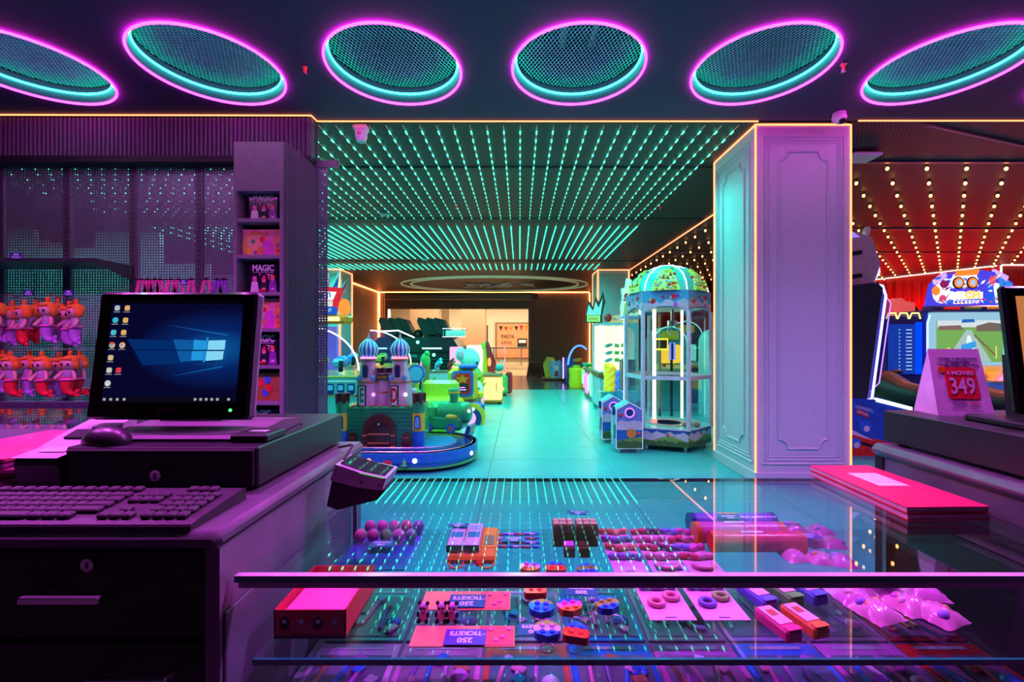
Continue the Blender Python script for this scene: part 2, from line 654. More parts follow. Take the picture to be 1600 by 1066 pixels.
rw.prism([(9.4, 17.1), (12.0, 11.25), (12.1, 11.3), (9.5, 17.15)], 'z', 0, CEIL)
rw.prism([(12.0, 11.15), (18, 11.15), (18, 11.25), (12.0, 11.25)], 'z', 0, CEIL)
rw.span((4.0, 17.1, 0), (9.5, 17.2, CEIL))
struct(rw.build('wall_right'))
# roller shutter pulled up over the opening
sh = thing('roller_shutter', 'brown roller shutter rolled up above the opening in the far wall', 'shutter', (0, BY - 0.02, 0))
SHM = M('shutter_brown', (0.17, 0.13, 0.10), 0.45, 0.3)
MB(SHM).cyl((OX0 + 0.05, -0.17, 3.0), (OX1 + 0.1, -0.17, 3.0), 0.15, n=16).build('roller_housing', sh, smooth=40)
for k in range(5):
    MB(SHM).span((OX0 + 0.1, -0.07, 2.56 + 0.072 * k), (OX1 - 0.02, -0.03, 2.56 + 0.072 * k + 0.062), bev=0.012).build('slat', sh)
for x in (OX0 + 0.04, OX1):
    MB(SHM).span((x - 0.06, -0.1, 0.0), (x + 0.04, 0.0, 2.9), bev=0.01).build('guide_rail', sh)
# mall beyond the opening
MALLW = M('mall_cream_wall', (0.75, 0.66, 0.5), 0.6)
struct(MB(MALLW).span((-9, 25.5, 0), (10, 25.7, 3.6)).build('wall_front'))
struct(MB(M('mall_tan_wall', (0.55, 0.33, 0.19), 0.6)).span((-4.9, 20.0, 0), (-3.6, 20.3, 3.5)).span((-2.62, 20.0, 0), (-1.55, 21.0, 3.5)).build('wall_front'))
struct(MB(MALLW).span((-9, 17.2, 3.6), (10, 25.7, 3.7)).build('ceiling'))
struct(MB(E('mall_ceiling_light', (1.0, 0.85, 0.62), 16.0)).span((-5, 18.0, 3.57), (2.5, 19.0, 3.6)).span((-5, 22.3, 3.57), (4, 23.3, 3.6)).build('ceiling_light_panel', None))
bpy.data.objects['ceiling_light_panel'].name = 'trim_8'  # glowing ceiling panels that light the hall

# --- warm LED edge lines that outline the ceiling and walls
def ledline(label, pts, r=0.006, cat='light strip', mat=WARM_E):
    mb = MB(mat)
    for a, b in zip(pts[:-1], pts[1:]):
        mb.cyl(a, b, r, n=6)
    return tag(mb.build('led_edge_strip'), label, cat)


Z = CEIL - 0.008
ledline('warm led line along the top of the purple fluted header at left', [(-7.4, 3.80, Z), (-1.78, 3.825, Z), (-1.775, 3.925, Z)])
ledline('warm led line along the ceiling edge before the teal dotted ceiling', [(-1.77, 3.925, Z), (2.09, 3.925, Z)])
ledline('warm led line along the ceiling edge at far right above the red room', [(2.96, 3.915, Z), (9, 3.915, Z)])
ledline('warm led line dividing the teal ceiling from the bulb ceiling', [(2.925, 4.86, CEIL - 0.012), (2.925, 11.9, CEIL - 0.012)], 0.011)
ledline('orange led line across the top of the far brown wall', [(-5.38, 12.7, CEIL - 0.02), (-5.38, BY - 0.03, CEIL - 0.02), (2.65, BY - 0.03, CEIL - 0.02)], 0.02, mat=ORANGE_E)
ledline('orange upright led line at the far left corner beside the shutter', [(-5.36, BY - 0.05, 0.1), (-5.36, BY - 0.05, CEIL - 0.04)], 0.04, mat=ORANGE_E)
ledline('orange upright led line at the right end of the far brown wall', [(2.66, BY - 0.05, 0.4), (2.66, BY - 0.05, CEIL - 0.04)], 0.025, mat=ORANGE_E)
ledline('pale led line along the top of the slanting red wall', [(10.7, 14.0, CEIL - 0.02), (11.93, 11.2, CEIL - 0.02)], 0.014, mat=E('pale_led', (1.0, 0.7, 0.6), 3))
ledline('added red tube throwing red light on the slanting red wall', [(10.5, 13.9, 1.9), (11.75, 11.1, 1.9)], 0.03, mat=E('red_fill_glow', (1.0, 0.005, 0.02), 90))  # tube put in to redden the wall and the room
ledline('added red tube throwing red light on the wall beyond the corner', [(12.2, 10.95, 1.9), (15, 10.95, 1.9)], 0.03, mat=E('red_fill_glow', (1, 0, 0), 1))  # second tube added to brighten this stretch of wall
ledline('pale upright led line at the corner of the red wall', [(11.93, 11.1, 0.3), (11.93, 11.1, CEIL - 0.03)], 0.02, mat=E('pale_led', (1, 1, 1), 3))
ledline('pale led line along the top of the red wall beyond the corner', [(11.95, 11.1, CEIL - 0.02), (15, 11.1, CEIL - 0.02)], 0.014, mat=E('pale_led', (1, 1, 1), 3))


# --- columns
def notched(w, h, c):
    """panel outline with scooped corners"""
    pts = []
    for q, (sx, sy) in enumerate(((1, 1), (-1, 1), (-1, -1), (1, -1))):
        cx, cy = sx * w / 2, sy * h / 2
        arc = [(cx, cy - sy * (c + 0.03))] + [(cx - sx * c * math.sin(math.pi / 12 * k), cy - sy * c * math.cos(math.pi / 12 * k)) for k in range(7)] + [(cx - sx * (c + 0.03), cy)]
        pts += arc if q in (0, 2) else arc[::-1]
    return pts


def column(label, x0, y0, s=0.84, faces=('front', 'left')):
    t = thing('square_column', label, 'column', (x0, y0, 0))
    MB(COLP).span((0, 0, 0), (s, s, CEIL - 0.002), bev=0.006).build('shaft', t)
    MB(COLP).span((-0.012, -0.012, 0), (s + 0.012, s + 0.012, 0.10), bev=0.005).build('base_moulding', t)
    for f in faces:
        def pt(u, v, d, f=f):
            return (u, -d, v) if f == 'front' else ((-d, s - u, v) if f == 'left' else (s + d, u, v))
        for ins, r in ((0.055, 0.010), (0.088, 0.007), (0.115, 0.005)):
            p = [pt(ins, 0.12 + ins, 0.002), pt(s - ins, 0.12 + ins, 0.002), pt(s - ins, CEIL - 0.06 - ins, 0.002), pt(ins, CEIL - 0.06 - ins, 0.002)]
            mb = MB(COLP)
            for i in range(4):
                mb.cyl(p[i], p[(i + 1) % 4], r, n=6)
            mb.build('frame_moulding', t, smooth=50)
        w, h = s - 0.40, CEIL - 0.06 - 0.12 - 0.38
        pp = [pt(s / 2 + a, 0.12 + 0.19 + h / 2 + b, 0.003) for a, b in notched(w, h, 0.085)]
        MB(COLP).tube(pp, 0.011, 6, closed=True).build('scooped_moulding', t, smooth=50)
    r = 0.0075
    for (a, b) in ((0, 0), (s, 0), (0, s)):
        MB(WARM_E).cyl((a + (-0.004 if a == 0 else 0.004), b - 0.004 if b == 0 else b + 0.004, 0.02), (a + (-0.004 if a == 0 else 0.004), b - 0.004 if b == 0 else b + 0.004, CEIL - 0.01), r if y0 < 6 else r * 2.6, n=6).build('led_edge', t)
    for a, b in (((0, 0), (s, 0)), ((0, 0), (0, s))):
        MB(WARM_E).cyl((a[0] - 0.004, a[1] - 0.006, CEIL - 0.01), (b[0] - 0.004, b[1] - 0.006, CEIL - 0.01), r if y0 < 6 else r * 2, n=6).build('led_edge', t)
    return t


column('large pale panelled column with scooped mouldings in the foreground right', 2.10, 3.985)
column('teal lit panelled column far down the aisle behind the claw machines', 2.08, 11.9, 0.82)
c3 = column('teal lit panelled column at far left behind the shooting game', -5.58, 11.8, 0.84, faces=('front',))
for o in list(c3.children):
    if o.name.startswith('led_edge'):
        bpy.data.objects.remove(o)
for (x, y) in ((-0.006, -0.006), (0.846, -0.006), (0.846, 0.846)):
    MB(WARM_E).cyl((x, y, 0.02), (x, y, CEIL - 0.01), 0.022, n=6).build('led_edge', c3)
MB(WARM_E).cyl((0, -0.01, CEIL - 0.012), (0.85, -0.01, CEIL - 0.012), 0.014, n=6).cyl((0.85, 0, CEIL - 0.012), (0.85, 0.84, CEIL - 0.012), 0.014, n=6).build('led_edge', c3)
_p = [(0.846, 0.1 + 0.64 * a, 0.25 + (CEIL - 0.5) * b) for a, b in ((0, 0), (1, 0), (1, 1), (0, 1))]
MB(COLP).tube(_p, 0.012, 6, closed=True).build('frame_moulding', c3)

# --- fluted header and perforated back wall at left
hd = thing('fluted_header', 'dark fluted header panel above the perforated display wall at left', 'panel', (-1.78, 3.84, 0))
MB(RIBP).span((-5.6, 0.012, 2.86), (-0.01, 0.07, CEIL - 0.02)).build('backing', hd)
mb = MB(RIBP)
for i in range(150):
    x = -0.02 - 0.0365 * i
    mb.prism([(x, 0.014), (x - 0.006, -0.004), (x - 0.014, -0.010), (x - 0.022, -0.004), (x - 0.028, 0.014)], 'z', 2.855, CEIL - 0.02)
o = mb.build('flutes', hd)
o['kind'] = 'stuff'
MB(MATBLACK).span((-5.6, -0.01, 2.80), (-0.01, 0.10, 2.853)).build('bottom_lip', hd)

PEG = perforated_mat('perforated_steel', (0.28, 0.24, 0.33), 0.0235, 0.0092)
PEGF = M('display_frame_dark', (0.16, 0.14, 0.18), 0.45, 0.2)
pw = thing('perforated_display_wall', 'dark perforated steel display wall behind the hanging dolls', 'display wall', (-4.6, 3.96, 0))
for i in range(-2, 5):
    MB(PEG).span((0.585 * i + 0.055, 0.0, 0.4), (0.585 * i + 0.585 - 0.02, 0.0015, 2.815)).build('perforated_panel', pw)
    u = MB(PEGF)
    u.span((0.585 * i - 0.02, -0.012, 0.35), (0.585 * i + 0.055, 0.02, 2.83), bev=0.004)
    u.build('upright', pw)
    sl = MB(MATBLACK)
    for q in range(58):
        for dx in (0.007, 0.022):
            sl.span((0.585 * i + dx + 0.004, -0.0135, 0.45 + q * 0.041), (0.585 * i + dx + 0.009, -0.011, 0.473 + q * 0.041))
    s_ = sl.build('upright_slots', pw)
    s_['kind'] = 'stuff'
MB(PEGF).span((-1.4, -0.012, 2.80), (3.0, 0.02, 2.86)).build('top_rail', pw)
struct(MB(PAINT).span((-7.5, 3.9, 0), (-1.80, 3.95, 0.38)).build('wall_left'))
# ================================================================ CEILING LIGHTS
# ring lights: magenta tube under the rim, cyan tube inside, diamond grille above
def grille_mesh():
    mb = MB(M('cyan_lit_grille_wire', (0.10, 0.50, 0.48), 0.5, 0.2))  # teal glow of the cyan tube put into the wire colour
    R = RR - 0.004
    for ang in (math.radians(62), math.radians(-62)):
        d = Vector((math.cos(ang), math.sin(ang), 0))
        n = Vector((-d.y, d.x, 0))
        k = -18
        while k <= 18:
            s = k * 0.0252
            if abs(s) < R:
                h = math.sqrt(R * R - s * s)
                a, b = n * s - d * h, n * s + d * h
                w = n * 0.0012
                z0, z1 = Vector((0, 0, 0)), Vector((0, 0, 0.006))
                mb._add([a - w + z0, a + w + z0, b + w + z0, b - w + z0, a - w + z1, a + w + z1, b + w + z1, b - w + z1],
                        [(0, 1, 2, 3), (4, 5, 6, 7), (0, 1, 5, 4), (2, 3, 7, 6), (1, 2, 6, 5), (0, 3, 7, 4)])
            k += 1
    return mb.mesh('grille')


def ring_tube(r, z, rad):
    return [(r * math.cos(2 * math.pi * k / 56), r * math.sin(2 * math.pi * k / 56), z) for k in range(56)], rad


ring0 = thing('ring_light', 'x', 'ceiling light')
p, r = ring_tube(RR + 0.011, -0.0075, 0.0082)
MB(MAG_E).tube(p, r, 6, closed=True).build('magenta_neon_tube', ring0, smooth=60)
p, r = ring_tube(RR - 0.014, 0.062, 0.0075)
MB(CYAN_E).tube(p, r, 6, closed=True).build('cyan_neon_tube', ring0, smooth=60)
g = bpy.data.objects.new('grille', grille_mesh())
COL.objects.link(g)
g.parent = ring0
g.location = (0, 0, 0.122)
g['kind'] = 'stuff'
names = ['leftmost neon ring light in the dark ceiling, cut by the photo edge', 'second neon ring light from the left, above the header panel',
         'third neon ring light from the left, left of the middle', 'fourth neon ring light from the left, right of the middle',
         'fifth neon ring light, above the big pale column', 'sixth neon ring light from the left, large at upper right',
         'neon ring light of which only a sliver shows at the right photo edge']
for i, (x, y) in enumerate(RINGS):
    o = ring0 if i == 0 else copy_tree(ring0)
    o.location = (x, y, CEIL)
    tag(o, names[i], 'ceiling light', 'neon ring lights in the front ceiling')
for i, (x, y) in enumerate(BACK_RINGS):
    o = copy_tree(ring0)
    o.location = (x, y, CEIL)
    tag(o, 'neon ring light above the counter, above the photo frame, %s from left' % ['first', 'second', 'third', 'fourth', 'fifth', 'sixth', 'seventh'][i], 'ceiling light', 'neon ring lights above the counter')

# LED strips: a thin pale wire with running light, dots, a long bright run, dots again
WIRE = M('led_wire', (0.55, 0.42, 0.34), 0.5, emit=(0.75, 0.55, 0.42), strength=0.22)
wire = MB(WIRE).span((-0.0025, 4.0, -0.006), (0.0025, 11.85, 0.0)).mesh('strip_wire')
dots, dots2 = MB(TEAL_DOT), MB(TEAL_MID)
for q in range(18):
    y = 4.13 + 0.167 * q
    L = 0.055 if q < 10 else 0.045
    w = 0.0055 if q < 8 else 0.004
    (dots if q < 12 else dots2).span((-w, y - L / 2, -0.013), (w, y + L / 2, -0.006))
for q in range(7):
    y = 11.05 + 0.125 * q
    dots2.span((-0.010, y - 0.035, -0.016), (0.010, y + 0.035, -0.006))
dots, dots2 = dots.mesh('light_dots'), dots2.mesh('dim_light_dots')
run = MB(TEAL_E).span((-0.005, 7.45, -0.013), (0.005, 9.4, -0.006)).mesh('light_run')
run2 = MB(TEAL_MID).span((-0.007, 9.4, -0.015), (0.007, 10.3, -0.006)).mesh('dim_light_run')
nth = 1
for i in range(56):
    x = 1.955 - 0.15 * i
    if x < -5.4 and i % 2:
        continue
    n_ = nth; nth += 1
    t = thing('led_strip', 'teal dotted led strip on the black mesh ceiling, %s from the right end' % ('%d%s' % (n_, 'th' if 10 < n_ % 100 < 14 else {1: 'st', 2: 'nd', 3: 'rd'}.get(n_ % 10, 'th'))), 'light strip', (x, 0, CEIL - 0.004), group='parallel teal led strips on the mesh ceiling')
    for nm, me in (('wire', wire), ('light_dots', dots), ('dim_light_dots', dots2), ('light_run', run), ('dim_light_run', run2)):
        o = bpy.data.objects.new(nm, me)
        COL.objects.link(o)
        o.parent = t
        if 'dots' in nm:
            o['kind'] = 'stuff'

# warm bulbs
bulb = MB(BULB_E).ball((0, 0, -0.052), (0.017, 0.017, 0.021), 8, 6)
bulb.use(M('bulb_socket', (0.05, 0.04, 0.03), 0.5)).cyl((0, 0, -0.032), (0, 0, 0), 0.013, 0.017, 8)
bulb = bulb.mesh('light_bulb')
nb = 0
for j in range(21):
    Y = 4.88 + 0.449 * j
    for i in range(24):
        X = 3.14 + 0.432 * i
        px_ = CX + X * F / Y
        if px_ > 1640 or px_ < 975 or (1135 < px_ < 1325 and j % 2):
            continue
        if 1180 < px_ < 1328 and i > 2:
            continue
        if X > 9.4 and Y > 17.1 - (X - 9.4) * 2.25 - 0.25:
            continue
        o = bpy.data.objects.new('light_bulb', bulb)
        COL.objects.link(o)
        o.location = (X, Y, CEIL)
        tag(o, 'small warm round bulb hanging in the grid on the red ceiling', 'light bulb', 'warm bulbs in a grid on the right ceiling')
        nb += 1
print('bulbs', nb)

# oval medallion on the far ceiling
t = thing('ceiling_medallion', 'oval ring with a cluster of pale bars on the far brown ceiling', 'ceiling ornament', (-0.82, 14.8, CEIL - 0.03))
PALEM = M('medallion_pale', (0.75, 0.72, 0.55), 0.5, emit=(0.8, 0.75, 0.4), strength=0.15)
for rx, ry in ((3.05, 1.95), (2.75, 1.72)):
    MB(PALEM).tube([(rx * math.cos(a), ry * math.sin(a), 0) for a in [2 * math.pi * k / 48 for k in range(48)]], 0.028, 6, closed=True).build('oval_tube', t)
bm_ = M('medallion_bar', (0.62, 0.5, 0.52), 0.5)
for k in range(26):
    a = random.uniform(0, 2 * math.pi)
    rr = random.uniform(0.2, 1.0)
    MB(bm_).box((1.25 * rr * math.cos(a), 0.9 * rr * math.sin(a), random.uniform(-0.03, 0.02)), (random.uniform(0.25, 0.6), 0.07, 0.03), rz=random.uniform(0, 3.14)).build('pale_bar', t)
for x, y in ((-2.4, 0.4), (2.4, 0.4), (-1.2, -1.6), (1.2, -1.6)):
    MB(CHROME).cyl((x, y, 0), (x, y, 0.04), 0.01, n=6).build('hanger', t)

# fixtures on the ceilings
SPR = M('sprinkler_red', (0.75, 0.03, 0.03), 0.4, emit=(1, 0.05, 0.03), strength=0.25)


def sprinkler(label, p):
    t = thing('sprinkler', label, 'sprinkler', p)
    MB(CHROME).cyl((0, 0, -0.012), (0, 0, 0), 0.022, n=12).build('escutcheon', t)
    MB(SPR).cyl((0, 0, -0.055), (0, 0, -0.012), 0.010, 0.012, n=10).build('bulb_frame', t)
    MB(CHROME).cyl((0, 0, -0.062), (0, 0, -0.057), 0.016, n=12).build('deflector', t)


sprinkler('red sprinkler head between the second and third ring lights', (-1.51, 3.15, CEIL))
sprinkler('red sprinkler head between the fifth and sixth ring lights', (2.255, 3.12, CEIL))
sprinkler('tiny red sprinkler head among the teal strips left of the middle', (at(713, 321, 6.3).x, 6.3, CEIL))
sprinkler('tiny red sprinkler head among the teal strips right of the middle', (at(1032, 321, 6.35).x, 6.35, CEIL))
t = thing('smoke_detector', 'white beam detector hanging at the ceiling edge above the aisle', 'smoke detector', (at(562, 195, 3.98).x, 4.02, CEIL))
MB(WHITE).span((-0.06, -0.045, -0.05), (0.06, 0.045, 0), bev=0.008).build('mount', t)
MB(WHITE).lathe([(0.055, -0.05), (0.052, -0.10), (0.040, -0.145), (0.0, -0.15)], n=14).build('housing', t, smooth=40)
MB(M('detector_orange', (0.8, 0.2, 0.03), 0.5)).box((0, -0.05, -0.09), (0.03, 0.01, 0.012)).build('indicator', t)
for lab, x, y, Y in (('small white dome camera under the teal ceiling nearer the left', 602, 336, 6.8), ('small white box sensor under the far teal ceiling', 664, 406, 10.4)):
    t = thing('ceiling_sensor', lab, 'sensor', (at(x, y, Y).x, Y, CEIL))
    MB(WHITE).cyl((0, 0, -0.045), (0, 0, 0), 0.055, 0.062, n=16).build('base', t, smooth=40)
    MB(BLACK).ball((0, -0.02, -0.045), (0.034, 0.034, 0.03), 10, 6).build('lens_dome', t, smooth=60)
t = thing('security_camera', 'white turret security camera at the ceiling edge above the pale column', 'camera', (at(1314, 180, 3.78).x, 3.80, CEIL))
MB(WHITE).cyl((0, 0, -0.02), (0, 0, 0), 0.05, n=20).lathe([(0.05, -0.02), (0.056, -0.04), (0.05, -0.06), (0.036, -0.07)], n=20).build('housing', t, smooth=40)
MB(WHITE).ball((0, -0.012, -0.06), 0.04, 14, 10).build('eyeball', t, smooth=60)
MB(BLACK).cyl((0, -0.03, -0.078), (0, -0.042, -0.088), 0.026, 0.024, n=16).build('lens', t, smooth=40)
t = thing('wireless_access_point', 'flat white square access point on the ceiling right of the column', 'access point', (at(1347, 243, 4.6).x, 4.62, CEIL))
MB(WHITE).box((0, 0, -0.035), (0.30, 0.24, 0.04), bev=0.015).build('body', t)
MB(WHITE).cyl((0, 0, -0.015), (0, 0, 0), 0.06, n=12).build('mount', t)
t = thing('wall_camera', 'small dark camera on the far wall at the shutter corner', 'camera', (at(836, 463, 17).x, 16.98, 3.02))
MB(BLACK).cyl((0, -0.25, -0.02), (0, 0.05, 0.0), 0.06, n=10).box((0, 0.06, 0), (0.2, 0.06, 0.2)).build('housing', t)
MB(WHITE).box((-0.35, -0.05, 0.0), (0.5, 0.08, 0.08)).build('bracket_arm', t)
# ================================================================ LEFT DISPLAY WALL
SHELF = M('display_shelf_dark', (0.05, 0.045, 0.06), 0.45)
t = thing('display_shelf', 'dark steel shelf with angled end bracket on the perforated wall', 'shelf', (-3.40, 3.945, 1.93))
MB(SHELF).span((-1.6, -0.37, -0.03), (0, 0, 0), bev=0.005).build('shelf_board', t)
MB(SHELF).prism([(0, -0.005), (-0.37, -0.005), (-0.37, -0.04), (-0.05, -0.12), (0, -0.12)], 'x', -0.006, 0.006).build('end_bracket', t)
TAGP = M('purple_price_tag', (0.10, 0.03, 0.42), 0.35)
TAGT = M('tag_print', (0.75, 0.65, 0.95), 0.5, emit=(0.6, 0.5, 1.0), strength=0.12)


def price_tag(label, p, w, h, lines, up=True, rz=0.0, tilt=0.0, flip=False, group=None, mat=None):
    """little purple card with pale print; lying ones read from the far side"""
    t = thing('price_tag', label, 'price tag', p, rz, group)
    t.rotation_euler = (math.pi / 2, 0, rz) if up else (tilt, 0, rz + (math.pi if flip else 0))
    MB(mat or TAGP).box((0, 0, 0), (w, h, 0.0012), bev=0.0004).build('card', t)
    for i, (s, sz) in enumerate(lines):
        text(t, s, sz, (0, (0.5 - (i + 0.5) / len(lines)) * h * 0.86, 0.0009), (0, 0, 0), TAGT, extrude=0.0002, bold=0.0006)
    return t


price_tag('purple ticket tag on the front edge of the dark shelf', at(25, 400, 3.565), 0.095, 0.05, (('3000', 0.022), ('TICKETS', 0.019)))
price_tag('purple ticket tag above the left part of the upper doll row', at(44, 458, 3.60), 0.075, 0.045, (('3000', 0.018), ('TICKETS', 0.015)))
price_tag('purple ticket tag above the right end of the upper doll row', at(107, 458, 3.60), 0.075, 0.045, (('3000', 0.018), ('TICKETS', 0.015)))
for lab, x, y in (('steel peg hook carrying the upper row of dolls, left', 44, 466), ('steel peg hook carrying the upper row of dolls, right', 107, 466), ('steel peg hook carrying the lower row of dolls, left', 44, 546), ('steel peg hook carrying the lower row of dolls, right', 107, 546)):
    q = at(x, y, 3.6)
    tag(MB(CHROME).tube([(q.x, 3.975, q.z), (q.x, 3.5, q.z), (q.x, 3.46, q.z + 0.02)], 0.004, 6).build('peg_hook'), lab, 'hook')

SKIN = M('doll_skin', (0.80, 0.42, 0.38), 0.8, bump=0.4, bscale=500)
HAIR = M('doll_orange_hair', (0.95, 0.27, 0.02), 0.85, bump=0.5, bscale=400)
TOPM = M('doll_grey_top', (0.42, 0.34, 0.46), 0.85)
TRED = M('doll_red_tail', (0.85, 0.01, 0.03), 0.75, bump=0.4, bscale=500)
TLAV = M('doll_lavender_tail', (0.50, 0.20, 0.62), 0.75, bump=0.4, bscale=500)
FRILL = M('doll_pink_frill', (0.85, 0.15, 0.45), 0.6)
EYEM = M('doll_eye', (0.02, 0.01, 0.03), 0.2)


def make_doll(tail):
    t = thing('mermaid_doll', 'x', 'doll')
    h = MB(SKIN).ball((0, 0, 0.245), (0.050, 0.046, 0.048), 14, 10)
    h.ball((0, -0.046, 0.236), 0.007, 8, 6)
    h.build('head', t, smooth=60)
    hm = MB(HAIR).ball((0, 0.014, 0.262), (0.058, 0.050, 0.050), 14, 8)
    for s in (-1, 1):
        hm.ball((s * 0.048, 0.006, 0.235), (0.016, 0.03, 0.034), 10, 6)
    hm.ball((0, -0.026, 0.287), (0.036, 0.022, 0.014), 10, 6)
    hm.build('hair', t, smooth=60)
    MB(HAIR).cyl((0, 0.01, 0.30), (0.004, 0.01, 0.332), 0.011, 0.016, 8).ball((0.005, 0.01, 0.335), 0.016, 8, 6).build('hair_bun', t, smooth=60)
    for s in (-1, 1):
        MB(EYEM).ball((s * 0.02, -0.043, 0.243), (0.0085, 0.006, 0.011), 8, 6).build('eye', t, smooth=60)
    MB(TOPM).lathe([(0.0, 0.125), (0.034, 0.13), (0.033, 0.16), (0.026, 0.195), (0.012, 0.21), (0, 0.212)], n=12).build('torso', t, smooth=60)
    for s in (-1, 1):
        MB(SKIN).tube([(s * 0.024, 0, 0.19), (s * 0.045, -0.012, 0.165), (s * 0.06, -0.03, 0.14)], [0.012, 0.013, 0.012], 8).ball((s * 0.062, -0.034, 0.134), 0.014, 8, 6).build('arm', t, smooth=60)
    MB(FRILL).lathe([(0.030, 0.138), (0.052, 0.122), (0.046, 0.118), (0.032, 0.13)], n=16).build('frill', t, smooth=30)
    tl = MB(tail).tube([(0, 0, 0.14), (-0.002, -0.004, 0.10), (-0.004, -0.01, 0.06), (0.008, -0.014, 0.028), (0.032, -0.016, 0.012), (0.05, -0.016, 0.012)], [0.034, 0.040, 0.037, 0.029, 0.02, 0.014], 10)
    tl.build('tail', t, smooth=60)
    MB(tail).ball((0.068, -0.016, 0.028), (0.016, 0.011, 0.026), 8, 6, Euler((0, 0.5, 0)).to_matrix()).ball((0.066, -0.016, 0.002), (0.015, 0.011, 0.022), 8, 6, Euler((0, -0.9, 0)).to_matrix()).build('tail_fin', t, smooth=60)
    return t


protos = {'red': make_doll(TRED), 'lavender': make_doll(TLAV)}
used = set()
up = [(-2, 'lavender', 3.55), (19, 'lavender', 3.62), (40, 'red', 3.50), (57, 'red', 3.66), (76, 'lavender', 3.50), (92, 'lavender', 3.64), (107, 'lavender', 3.58), (121, 'lavender', 3.52)]
lo = [(1, 'lavender', 3.62), (21, 'red', 3.50), (45, 'lavender', 3.58), (70, 'red', 3.48), (88, 'lavender', 3.64), (106, 'red', 3.52), (122, 'red', 3.62)]
ordn = ['first', 'second', 'third', 'fourth', 'fifth', 'sixth', 'seventh', 'eighth']
for row, dolls, yb in (('upper', up, 536), ('lower', lo, 616)):
    for i, (x, tl, Y) in enumerate(dolls):
        o = protos[tl] if tl not in used else copy_tree(protos[tl])
        used.add(tl)
        o.location = at(x, yb + random.uniform(-3, 3), Y)
        o.rotation_euler = (0.04, random.uniform(-0.08, 0.08), random.uniform(-0.2, 0.55) - 0.25)
        tag(o, 'orange haired mermaid doll with %s tail, %s from left in the %s row' % (tl, ordn[i], row), 'doll', 'mermaid dolls hanging on the display wall')
for i, x in enumerate((6, 30, 52, 74, 96)):
    o = copy_tree(protos['red' if i % 2 else 'lavender'])
    o.location = at(x, 700, 3.55 + 0.04 * (i % 2))
    o.rotation_euler = (0.04, 0, random.uniform(-0.3, 0.3))
    tag(o, 'mermaid doll of which the orange hair shows above the counter, %s from left' % ordn[i], 'doll', 'mermaid dolls hanging on the display wall')
for lab, x in (('steel peg hook carrying the lowest row of dolls, left', 30), ('steel peg hook carrying the lowest row of dolls, right', 80)):
    q = at(x, 634, 3.6)
    tag(MB(CHROME).tube([(q.x, 3.975, q.z), (q.x, 3.5, q.z), (q.x, 3.46, q.z + 0.02)], 0.004, 6).build('peg_hook'), lab, 'hook')

# hanging bags of which the straps show above the monitor
BAGP = M('pink_ribbon', (0.95, 0.10, 0.36), 0.55)
BAGV = M('purple_ribbon', (0.35, 0.06, 0.62), 0.55)
STR = [(222, 8, 'pink'), (233, 6, 'pink'), (243, 7, 'pink'), (252, 6, 'pink'), (268, 8, 'pink'), (280, 7, 'pink'), (300, 6, 'pink'), (324, 9, 'pink'), (340, 7, 'purple'), (351, 6, 'purple')]
for i, (x, w, c) in enumerate(STR):
    Y = 3.74
    q = at(x, 435, Y)
    hw = w * Y / F * 0.8
    t = thing('tote_bag', '%s bag whose looped strap shows above the monitor, %s' % (c, ['leftmost of the row', 'second from left', 'third from left', 'fourth from left', 'fifth from left', 'sixth from left', 'seventh from left', 'just left of the purple ones', 'left one of two', 'rightmost of the row'][i]), 'bag', q, 0.0, 'bags hanging on the display wall')
    m = BAGP if c == 'pink' else BAGV
    mb = MB(m)
    pts = [(-hw * 1.2, 0, -0.14), (-hw * 0.5, 0, -0.03), (0, 0, 0.0), (hw * 0.5, 0, -0.03), (hw * 1.2, 0, -0.14)]
    for a, b in zip(pts[:-1], pts[1:]):
        A, B = Vector(a), Vector(b)
        for dy in (-0.012,):
            mb._add([A + Vector((-0.013, dy, 0)), A + Vector((0.013, dy, 0)), B + Vector((0.013, dy, 0)), B + Vector((-0.013, dy, 0)), A + Vector((-0.013, dy + 0.006, 0)), A + Vector((0.013, dy + 0.006, 0)), B + Vector((0.013, dy + 0.006, 0)), B + Vector((-0.013, dy + 0.006, 0))], [(0, 1, 2, 3), (4, 5, 6, 7), (0, 3, 7, 4), (1, 2, 6, 5)])
    mb.build('strap', t)
    MB(m).box((0, 0.0, -0.28), (hw * 2.6, 0.05, 0.29), bev=0.012).build('pouch', t)
price_tag('purple ticket tag among the pink bag straps', at(287, 441, 3.727), 0.07, 0.04, (('500', 0.016), ('TICKETS', 0.014)))
q = at(290, 435, 3.74)
rail = MB(CHROME).span((at(212, 436, 3.74).x, 3.728, q.z - 0.016), (at(358, 436, 3.74).x, 3.734, q.z - 0.006))
for x in (214, 356):
    xx = at(x, 436, 3.74).x
    rail.span((xx - 0.004, 3.73, q.z - 0.016), (xx + 0.004, 3.961, q.z - 0.008))
tag(rail.build('hanging_rail'), 'thin steel rail carrying the pink bags on the display wall', 'rail')

